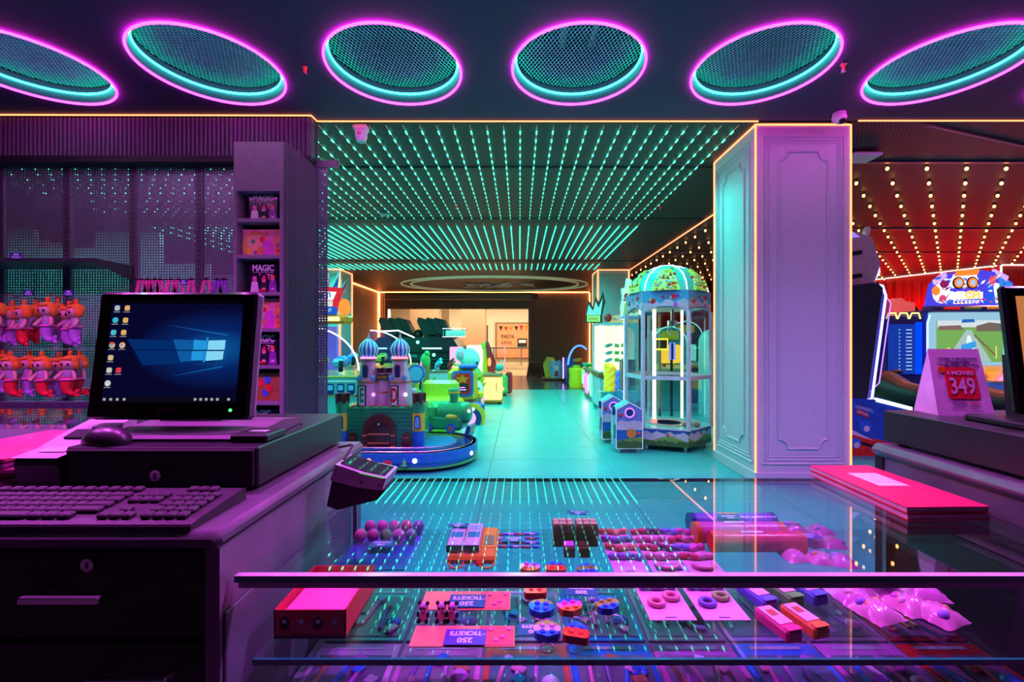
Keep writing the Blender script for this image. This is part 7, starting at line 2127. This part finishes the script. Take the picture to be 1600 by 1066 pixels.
TAGB = M('navy_price_tag', (0.03, 0.05, 0.25), 0.35)
ticket('navy tag reading 100 tickets on the clear candy tray', 597, 862, '100', 0.058, 0.030, 0.018, mat=TAGB)

# orange handheld with two boxed toys
t = thing('orange_handheld_case', 'orange and yellow plastic case with looped handles on the shelf', 'toy', (-0.118, 1.075, SHZ + 0.0006))
MB(glossy('case_orange', (0.9, 0.28, 0.03))).box((0.01, 0, 0.009), (0.112, 0.165, 0.018), bev=0.006).build('case', t)
MB(YELLOW).box((0.045, 0.02, 0.0188), (0.032, 0.11, 0.002), bev=0.0008).build('yellow_panel', t)
MB(M('case_olive', (0.2, 0.2, 0.08), 0.4)).box((0.045, 0.0, 0.0202), (0.022, 0.05, 0.001)).build('screen_patch', t)
for x in (-0.022, 0.045):
    MB(glossy('case_orange', (1, 1, 1))).tube([(x - 0.012, -0.08, 0.008)] + [(x + 0.016 * math.cos(math.pi + math.pi * q / 8), -0.085 - 0.022 * math.sin(math.pi * q / 8), 0.006) for q in range(9)] + [(x + 0.012, -0.08, 0.008)], 0.0022, 6).build('loop_handle', t)
MB(RED).box((0.03, -0.086, 0.006), (0.018, 0.012, 0.010), bev=0.003).build('red_clip', t)
for k, x in enumerate((-0.149, -0.110)):
    t = thing('small_boxed_toy', '%s of two white and green boxed toys on the orange case' % ('left', 'right')[k], 'toy box', (x, 1.078, SHZ + 0.0192), 0.0, 'boxed toys on the orange case')
    MB(M('toy_box_pale', (0.75, 0.62, 0.75), 0.35)).box((0, 0, 0.008), (0.035, 0.125, 0.016), bev=0.002).build('carton', t)
    MB(MINT).box((0, 0.035, 0.0163), (0.026, 0.026, 0.0006)).use(TEALG).box((0, -0.005, 0.0163), (0.028, 0.03, 0.0006)).build('print_panel', t)
    MB(DBLUE).span((-0.0176, -0.0632, 0.0), (0.0176, -0.0625, 0.016)).build('end_panel', t)
    MB(PURP).tube([(-0.008, -0.063, 0.004), (-0.018, -0.095, -0.014), (-0.008, -0.110, -0.0165), (0.006, -0.09, -0.014), (0.010, -0.063, 0.004)], 0.0012, 5).build('cord', t)
ticket('navy tag reading 250 tickets across the two boxed toys', 716, 845, '250', 0.052, 0.024, 0.038, rz=-0.05, mat=TAGB)

# bundle of pens
for k in range(7):
    y = 1.075 + 0.012 * k
    t = thing('novelty_pen', 'striped novelty pen with pink topper, %s in the bundle' % ordn[k], 'pen', (-0.035, y, SHZ + 0.0046 + 0.004 * (k % 2)), 0.02 * (k - 3) * 0.5, 'bundle of novelty pens')
    pm = MB()
    for q in range(8):
        pm.use([WHP, PURP, CORAL, BLUP][(q + k) % 4]).cyl((-0.035 + 0.0135 * q, 0, 0), (-0.035 + 0.0135 * (q + 1), 0, 0), 0.0035, n=8)
    pm.build('barrel', t)
    MB(PINKL).ball((-0.042, 0, 0.002), (0.011, 0.007, 0.007), 8, 6).build('topper', t, smooth=60)
    MB(BLUP).cyl((0.073, 0, 0), (0.086, 0, 0), 0.0035, 0.001, n=8).build('tip', t)
ticket('navy tag reading 200 tickets in front of the pens', 803, 851, '200', 0.056, 0.028, 0.012, mat=TAGB)

# chocolate-like puzzle boxes
CHO = M('choco_brown', (0.22, 0.06, 0.02), 0.35)
for k, (x, y, w, d, h) in enumerate(((862, 838, 0.052, 0.040, 0.052), (898, 838, 0.052, 0.040, 0.052))):
    p = sh(x + 18, y + 12)
    t = thing('brown_block_toy', '%s of two brown block boxes with cream tops' % ('left', 'right')[k], 'toy box', p, 0.0, 'brown block boxes')
    MB(CHO).span((-w / 2, -d / 2, 0), (w / 2, d / 2, h), bev=0.002).build('block', t)
    for i in range(3):
        for j in range(2):
            MB(M('block_cream', (0.75, 0.5, 0.25), 0.4)).box((-w / 2 + w * (i + 0.5) / 3, -d / 2 + d * (j + 0.5) / 2, h + 0.002), (w / 3 - 0.003, d / 2 - 0.003, 0.004), bev=0.001).build('top_tile', t)
        MB(M('block_groove', (0.1, 0.03, 0.01), 0.5)).span((-w / 2 + w * (i + 1) / 3 - 0.001, -d / 2 - 0.0004, 0.003), (-w / 2 + w * (i + 1) / 3, -d / 2, h - 0.003)).build('groove', t)
for k, x in enumerate((885, 908)):
    p = sh(x + 4, 868)
    t = thing('small_pink_block', '%s small pink topped brown box before the blocks' % ('left', 'right')[k], 'toy box', p, 0.0, 'small boxes before the brown blocks')
    MB(CHO).box((0, 0, 0.012), (0.026, 0.03, 0.024), bev=0.002).build('block', t)
    MB(MAGP if k == 0 else BROWN).box((0, 0.002, 0.0255), (0.024, 0.026, 0.003), bev=0.001).build('top', t)
ticket('navy tag reading 400 tickets leaning on the brown blocks', 903, 833, '400', 0.058, 0.026, 0.052, rz=-0.12, mat=TAGB)

# cards with hair clips
CARD = M('clip_card_pink', (0.80, 0.42, 0.62), 0.5)
clipc = [[(0.6, 0.12, 0.08), (0.15, 0.5, 0.45), (0.35, 0.15, 0.6), (0.85, 0.35, 0.2)], [(0.15, 0.03, 0.1), (0.6, 0.05, 0.12), (0.75, 0.25, 0.45), (0.8, 0.3, 0.4)], [(0.7, 0.05, 0.12), (0.85, 0.15, 0.55), (0.25, 0.3, 0.8), (0.8, 0.35, 0.45)]]


def bow(parent, x, y, z, m, s=1.0, rz=0.0):
    R = Euler((0, 0, rz)).to_matrix()
    mb = MB(m)
    for q in (-1, 1):
        mb.ball(Vector((x, y, z)) + R @ Vector((q * 0.011 * s, 0, 0)), (0.011 * s, 0.008 * s, 0.007 * s), 8, 6, R)
    mb.ball((x, y, z + 0.002), 0.0045 * s, 8, 6)
    return mb.build('bow', parent, smooth=60)


for k, (px_, lab) in enumerate(((965, 'left pink card of hair clips on the shelf'), (1020, 'middle pink card of hair clips on the shelf'), (1072, 'right pink card of hair clips on the shelf'))):
    p = sh(px_ + 6, 862)
    t = thing('hair_clip_card', lab, 'hair clips', (p.x, 1.07, SHZ + 0.0006), 0.0, 'cards of hair clips')
    MB(CARD).span((-0.038, -0.11, 0), (0.038, 0.11, 0.0014), bev=0.0005).build('card', t)
    for q in range(8):
        c = clipc[k][(q * 3 + k) % 4]
        bow(t, -0.018 + 0.036 * (q % 2), 0.085 - 0.045 * (q // 2), 0.008, M('clip_%d_%d' % (k, (q * 3 + k) % 4), c, 0.5), 1.05, random.uniform(-0.5, 0.5))
    if k:
        MB(M('headband_pink', (0.9, 0.3, 0.4), 0.5)).tube([(0.022 * math.cos(a), -0.085 + 0.018 * math.sin(a), 0.006) for a in [math.pi + math.pi * q / 8 for q in range(9)]], 0.005, 8).build('arc_clip', t, smooth=60)
    MB(INK).span((-0.012, -0.106, 0.0014), (0.008, -0.103, 0.0016)).build('card_print', t)
ticket('navy ticket tag lying across the hair clip cards', 1044, 889, '300', 0.056, 0.026, 0.003, mat=TAGB)
for k, (px_, lab) in enumerate(((1040, 'pink card with a looped clip under the front rail, left'), (1120, 'pink card with two ring clips under the front rail, right'))):
    p = sh(px_, 948)
    t = thing('hair_clip_card', lab, 'hair clips', (p.x, 0.845, SHZ + 0.0006), 0.0, 'cards under the front rail')
    MB(CARD).span((-0.042, -0.05, 0), (0.042, 0.075, 0.0014), bev=0.0005).build('card', t)
    for q in range(2):
        MB([M('ring_clip_a', (0.25, 0.15, 0.6), 0.4), M('ring_clip_b', (0.35, 0.6, 0.15), 0.4)][q] if k else M('headband_pink', (1, 1, 1))).tube([((-0.016 + 0.034 * q) + 0.013 * math.cos(a), -0.002 + 0.011 * math.sin(a) + 0.02 * q, 0.006) for a in [2 * math.pi * i / 14 for i in range(14)]], 0.0045, 8, closed=True).build('ring_clip', t, smooth=60)
        bow(t, -0.016 + 0.034 * q, 0.05, 0.008, M('clip_0_2', (0.3, 0.1, 0.6), 0.5), 1.0)
    MB(INK).span((-0.012, -0.044, 0.0014), (0.008, -0.041, 0.0016)).build('card_print', t)

# rolled pencil cases
for k, (y, z, r, m, lab) in enumerate(((1.150, 0.029, 0.027, M('roll_violet', (0.22, 0.12, 0.55), 0.25), 'violet roll case behind the two red ones'), (1.105, 0.026, 0.025, M('roll_pink', (0.75, 0.12, 0.45), 0.25), 'pink roll case with orange end in the middle'), (1.058, 0.024, 0.023, M('roll_red', (0.80, 0.02, 0.12), 0.25), 'red roll case lying foremost of the three'))):
    x0 = (0.435, 0.43, 0.45)[k]
    t = thing('roll_pencil_case', lab, 'pencil case', (x0, y, SHZ + 0.0006), 0.0, 'roll pencil cases')
    MB(m).cyl((0.012, 0, z), (0.205, 0, z), r, n=18).build('tube', t, smooth=40)
    for x in (0.0, 0.205):
        MB([DBLUE, ORANGE, REDP][k]).cyl((x, 0, z), (x + 0.012, 0, z), r * 1.03, n=18).build('end_cap', t, smooth=40)
    MB(WHP if k else CORAL).box((0.10, 0, z + r), (0.05, 0.012, 0.001)).build('label_strip', t)
ticket('dark tag lying on the roll pencil cases', 1140, 842, '200', 0.055, 0.026, 0.054, mat=TAGB)


# crinkled candy bags
def bag(label, p, w, d, h, rz, cols, group):
    t = thing('candy_bag', label, 'candy bag', p, rz, group)
    rn = random.Random(int(p[0] * 977) + int(p[1] * 577))
    m = M('bag_film_%d' % (rn.randint(0, 2)), [(0.75, 0.25, 0.55), (0.70, 0.32, 0.62), (0.80, 0.30, 0.50)][rn.randint(0, 2)], 0.15, coat=0.6)
    N = 10
    mb = MB(m)
    vs = []
    for j in range(N + 1):
        for i in range(N + 1):
            u, v = i / N, j / N
            e = math.sin(math.pi * u) ** 0.6 * math.sin(math.pi * v) ** 0.5
            z = 0.0015 + h * e * (0.86 + 0.28 * rn.random())
            vs.append(((u - 0.5) * w * (1 + 0.05 * rn.uniform(-1, 1)), (v - 0.5) * d * (1 + 0.05 * rn.uniform(-1, 1)), z))
    base = [(x, y, 0.0) for x, y, z in vs]
    fs = [(j * (N + 1) + i, j * (N + 1) + i + 1, (j + 1) * (N + 1) + i + 1, (j + 1) * (N + 1) + i) for j in range(N) for i in range(N)]
    mb._add(vs, fs)
    mb.build('film', t, smooth=70)
    for q in range(4):
        c = rn.choice(cols)
        MB(M('sweet_%d' % int(c[0] * 99 + c[1] * 33 + c[2] * 7), c, 0.3)).ball((rn.uniform(-0.25, 0.25) * w, rn.uniform(-0.25, 0.25) * d, h * 0.62), (w * 0.17, d * 0.13, h * 0.45), 8, 6).build('sweet', t, smooth=60)


SW = [(0.85, 0.35, 0.15), (0.75, 0.15, 0.6), (0.35, 0.2, 0.75), (0.85, 0.5, 0.6), (0.8, 0.6, 0.5)]
bags = [(1205, 832), (1240, 828), (1280, 832), (1222, 848), (1268, 850), (1300, 852), (1240, 872), (1282, 876), (1315, 880)]
wh_ = ['back left', 'back middle', 'back right', 'second row left', 'second row middle', 'second row right', 'front left', 'front middle', 'front right']
for k, (x, y) in enumerate(bags):
    p = sh(x, y)
    bag('crinkled pink candy bag in the right rear heap, %s' % wh_[k], p, 0.054, 0.058, 0.017, random.uniform(-0.4, 0.4), SW, 'candy bags in the right rear heap')
ticket('violet tag reading 500 tickets on the right candy heap', 1262, 856, '500', 0.058, 0.028, 0.028, rz=-0.1)
bags = [(1330, 935), (1375, 925), (1368, 960), (1420, 950), (1465, 965), (1440, 928)]
wh_ = ['far left', 'rear left', 'front left', 'middle', 'front right', 'rear right']
for k, (x, y) in enumerate(bags):
    p = sh(x, y)
    bag('crinkled candy bag under the front rail at right, %s' % wh_[k], p, 0.068, 0.066, 0.022, random.uniform(-0.4, 0.4), SW, 'candy bags under the front rail')
ticket('violet tag reading 300 tickets on the front candy bags', 1375, 930, '300', 0.062, 0.030, 0.034, rz=-0.15)
for k, (x, y, c, lab) in enumerate(((1182, 940, (0.15, 0.2, 0.7), 'blue'), (1222, 935, (0.15, 0.65, 0.1), 'green'), (1258, 932, (0.12, 0.2, 0.65), 'navy'), (1215, 985, (0.85, 0.05, 0.25), 'crimson'), (1256, 980, (0.9, 0.25, 0.05), 'orange'))):
    p = sh(x, y)
    t = thing('clay_tub', 'small %s topped box with pale label under the front rail' % lab, 'toy box', p, 0.25, 'small boxes under the front rail')
    MB(M('tub_%s' % lab, c, 0.3)).box((0, 0, 0.011), (0.033, 0.075, 0.022), bev=0.004).build('tub', t)
    MB(M('tub_label', (0.80, 0.55, 0.60), 0.35)).box((0, 0.006, 0.0225), (0.027, 0.05, 0.0012)).use(CORAL).box((0, 0.012, 0.0233), (0.014, 0.016, 0.0006)).build('label_sticker', t)
    MB(M('tub_%s' % lab, c)).box((0, -0.032, 0.0228), (0.028, 0.012, 0.002), bev=0.0005).build('lid_tab', t)

# flat red cards with tags and little pandas
for lab, x0, x1, y0, y1 in (('orange and red card under the front rail, rear one', 655, 797, 926, 955), ('orange and red card under the front rail, front one', 638, 804, 980, 1013)):
    p0, p1 = sh(x0, y1), sh(x1, y0)
    cx, cy = (sh(x0, y1).x + sh(x1, y1).x) / 2, (p0.y + p1.y) / 2
    w, d = sh(x1, y1).x - sh(x0, y1).x, p1.y - p0.y
    t = thing('sticker_card', lab, 'card', (cx, cy, SHZ + 0.0006), 0.0, 'red cards on the shelf')
    MB(M('card_coral', (0.85, 0.28, 0.15), 0.4)).box((0, 0, 0.001), (w, d, 0.002), bev=0.0007).build('card', t)
    MB(M('card_red', (0.85, 0.02, 0.12), 0.4)).box((w * 0.32, 0, 0.0022), (w * 0.34, d * 0.9, 0.0008)).build('red_half', t)
    for k in range(5):
        MB(PINKL).ball((w * (0.2 + 0.06 * k), d * (0.3 * math.sin(k * 2)), 0.003), (0.005, 0.004, 0.002), 8, 4).build('heart_sticker', t)
ticket('navy tag reading 250 tickets on the rear red card', 730, 943, '250', 0.068, 0.042, 0.004, rz=0.0, mat=TAGB)
ticket('violet tag reading 250 tickets on the front red card', 727, 1000, '250', 0.068, 0.040, 0.004, rz=0.0)
PAN = M('panda_pink', (0.80, 0.30, 0.60), 0.45)
for k, x in enumerate((662, 690, 707)):
    p = sh(x, 972)
    t = thing('panda_charm', '%s of three pink and black panda charms on rings' % ('left', 'middle', 'right')[k], 'key charm', p, random.uniform(-0.2, 0.2), 'panda key charms')
    MB(PAN).ball((0, 0, 0.010), (0.0095, 0.008, 0.010), 10, 8).build('body', t, smooth=60)
    MB(PAN).ball((0, 0.0, 0.026), (0.009, 0.008, 0.008), 10, 8).build('head', t, smooth=60)
    for s in (-1, 1):
        MB(MATBLACK).ball((s * 0.007, 0.0, 0.033), 0.0035, 8, 6).build('ear', t, smooth=60)
        MB(MATBLACK).ball((s * 0.009, -0.003, 0.014), (0.003, 0.004, 0.005), 8, 6).build('arm', t, smooth=60)
        MB(MATBLACK).ball((s * 0.007, -0.006, 0.004), (0.004, 0.004, 0.004), 8, 6).build('leg', t, smooth=60)
        MB(MATBLACK).ball((s * 0.0035, -0.0072, 0.027), (0.002, 0.0015, 0.0025), 6, 4).build('eye_patch', t, smooth=60)
    MB(CHROME).tube([(0.004 + 0.008 * math.cos(a), -0.018 + 0.008 * math.sin(a), 0.001) for a in [2 * math.pi * q / 14 for q in range(14)]], 0.0009, 5, closed=True).build('key_ring', t)


# popper key charms
def popper(label, x, y, cols, shape, up=0.0):
    p = sh(x, y, up)
    t = thing('popper_charm', label, 'key charm', p, random.uniform(-0.3, 0.3), 'popper key charms')
    mb = MB(cols[0])
    if shape == 'round':
        for q in range(3):
            mb.use(cols[q % len(cols)])
            z0, z1 = -0.022 + 0.0147 * q, -0.022 + 0.0147 * (q + 1)
            pts = [(math.sqrt(max(0, 0.022 ** 2 - z ** 2)) * s, z) for s, zs in ((1, (z0, (z0 + z1) / 2, z1)), (-1, (z1, (z0 + z1) / 2, z0))) for z in zs]
            mb.prism([(a * 1.05, b) for a, b in pts], 'z', 0.0, 0.012)
    else:
        for q in range(2):
            mb.use(cols[q % len(cols)])
            if q == 0:
                mb.prism(rrect(0.044, 0.024, 0.008, 3, (0, -0.010)), 'z', 0, 0.013)
            else:
                mb.prism([(-0.02, 0.002), (0.02, 0.002), (0.012, 0.014), (0, 0.02), (-0.012, 0.014)], 'z', 0, 0.013)
    mb.build('silicone_body', t)
    for a in range(2):
        for b in range(2):
            MB(cols[b % len(cols)]).ball((-0.008 + 0.016 * a, -0.010 + 0.016 * b, 0.012), (0.0055, 0.0055, 0.004), 8, 6).build('bubble', t, smooth=60)
    MB(CHROME).tube([(0.012 * math.cos(q * 0.449), -0.034 + 0.012 * math.sin(q * 0.449), 0.001) for q in range(14)], 0.0011, 5, closed=True).build('key_ring', t)


B_, O_, M_, G_, R_ = glossy('pop_blue', (0.03, 0.15, 0.75)), glossy('pop_orange', (0.9, 0.25, 0.03)), glossy('pop_magenta', (0.85, 0.08, 0.6)), glossy('pop_olive', (0.4, 0.45, 0.05)), glossy('pop_red', (0.85, 0.02, 0.02))
popper('orange magenta and blue half-round popper charm behind the front rail', 828, 893, (O_, M_, B_), 'round')
popper('red and navy popper charm behind the front rail', 868, 893, (R_, B_), 'cap')
popper('blue and olive popper charm at the right behind the front rail', 918, 897, (B_, G_), 'round')
popper('red popper charm just under the front rail', 836, 928, (R_, R_), 'cap')
popper('blue and olive round popper charm, second row left', 846, 957, (B_, B_, G_), 'round')
popper('orange magenta popper charm, second row middle', 890, 955, (O_, M_, B_), 'round')
popper('blue olive wavy popper charm, second row right', 948, 952, (B_, G_), 'round')
popper('pastel planet popper charm, front row left', 855, 993, (B_, M('pop_pale', (0.7, 0.45, 0.65), 0.3), G_), 'round')
popper('red popper charm with a blue cap, front row right', 901, 995, (R_, B_), 'cap')
ticket('navy tag reading 200 tickets among the popper charms', 908, 936, '200', 0.062, 0.036, 0.016, rz=-0.06, mat=TAGB)
ticket('dark navy tag half under the pastel popper charm', 835, 985, '200', 0.056, 0.032, 0.001, rz=0.0, mat=TAGB)

# flat stationery packs on the lower deck
PCOL = [('clear pink', (0.70, 0.30, 0.58)), ('pink', (0.75, 0.18, 0.52)), ('red', (0.80, 0.04, 0.05)), ('blue', (0.02, 0.16, 0.70)), ('magenta', (0.70, 0.08, 0.48)), ('cobalt', (0.03, 0.20, 0.75)), ('rose', (0.72, 0.12, 0.55)), ('scarlet', (0.75, 0.01, 0.02))]
PCB = [('sea green', (0.10, 0.32, 0.28)), ('grey green', (0.22, 0.32, 0.30)), ('smoky violet', (0.30, 0.20, 0.34)), ('bright blue', (0.03, 0.18, 0.55)), ('dusky pink', (0.45, 0.18, 0.38)), ('lilac', (0.35, 0.25, 0.55)), ('dull rose', (0.42, 0.15, 0.36)), ('dark red', (0.35, 0.01, 0.02))]
pw_ = 0.171
for r, cols, y0, y1 in ((0, PCOL, 0.755, 0.955), (1, PCB, 0.965, 1.165)):
    for k, (nm, c) in enumerate(cols):
        x = -0.335 + 0.174 * k
        t = thing('stationery_pack', '%s framed stationery pack on the lower deck, %s row' % (nm, 'front' if r == 0 else 'rear'), 'stationery', (x, (y0 + y1) / 2, DKZ + 0.0006), 0.0, 'stationery packs on the lower deck')
        fm = M('pack_frame_' + nm.replace(' ', '_'), c, 0.3)
        dd = y1 - y0
        MB(fm).box((0, 0, 0.002), (pw_ - 0.004, dd, 0.004), bev=0.001).build('backing_card', t)
        MB(M('pack_tray_%d' % (k % 3), [(0.16, 0.10, 0.18), (0.30, 0.10, 0.25), (0.10, 0.14, 0.2)][k % 3], 0.35)).box((0, -0.012, 0.0045), (pw_ - 0.026, dd - 0.05, 0.002)).build('inner_tray', t)
        rn = random.Random(r * 50 + k)
        pal = [PINKL, PURP, WHP, MAGP, MAGP, PINKL, CORAL, BLUP] if nm not in ('scarlet', 'dark red') else [BLUP, REDP, BROWN, ORP, DBLUE]
        for q in range(3):
            xx, yy, an = -0.05 + 0.034 * q, rn.uniform(-0.02, 0.01), rn.uniform(-0.25, 0.25)
            MB(rn.choice(pal)).cyl((xx - 0.05 * math.sin(an), yy - 0.05 * math.cos(an), 0.0075), (xx + 0.05 * math.sin(an), yy + 0.05 * math.cos(an), 0.0075), 0.0045, n=8).build('pen', t)
        for q in range(5):
            xx, yy = rn.uniform(-0.055, 0.055), -0.065 + 0.028 * q
            MB(rn.choice(pal)).box((xx, yy, 0.0095), (rn.uniform(0.016, 0.03), rn.uniform(0.014, 0.024), 0.005), rz=rn.uniform(0, 3), bev=0.0015).build('eraser', t)
        MB(rn.choice(pal)).ball((0.045, rn.uniform(-0.05, 0.02), 0.0085), (0.018, 0.018, 0.006), 10, 6).build('sharpener', t, smooth=60)
        MB(glass_mat('pack_film', (0.96, 0.96, 1.0), 0.06)).poly([(-pw_ / 2 + 0.008, -dd / 2 + 0.006, 0.0165), (pw_ / 2 - 0.008, -dd / 2 + 0.006, 0.0165), (pw_ / 2 - 0.008, dd / 2 - 0.02, 0.0165), (-pw_ / 2 + 0.008, dd / 2 - 0.02, 0.0165)]).build('clear_film', t)
        MB(M('pack_header_print', (0.60, 0.45, 0.60), 0.35)).box((0, dd / 2 - 0.014, 0.0047), (pw_ * 0.62, 0.010, 0.0008)).build('header_print', t)
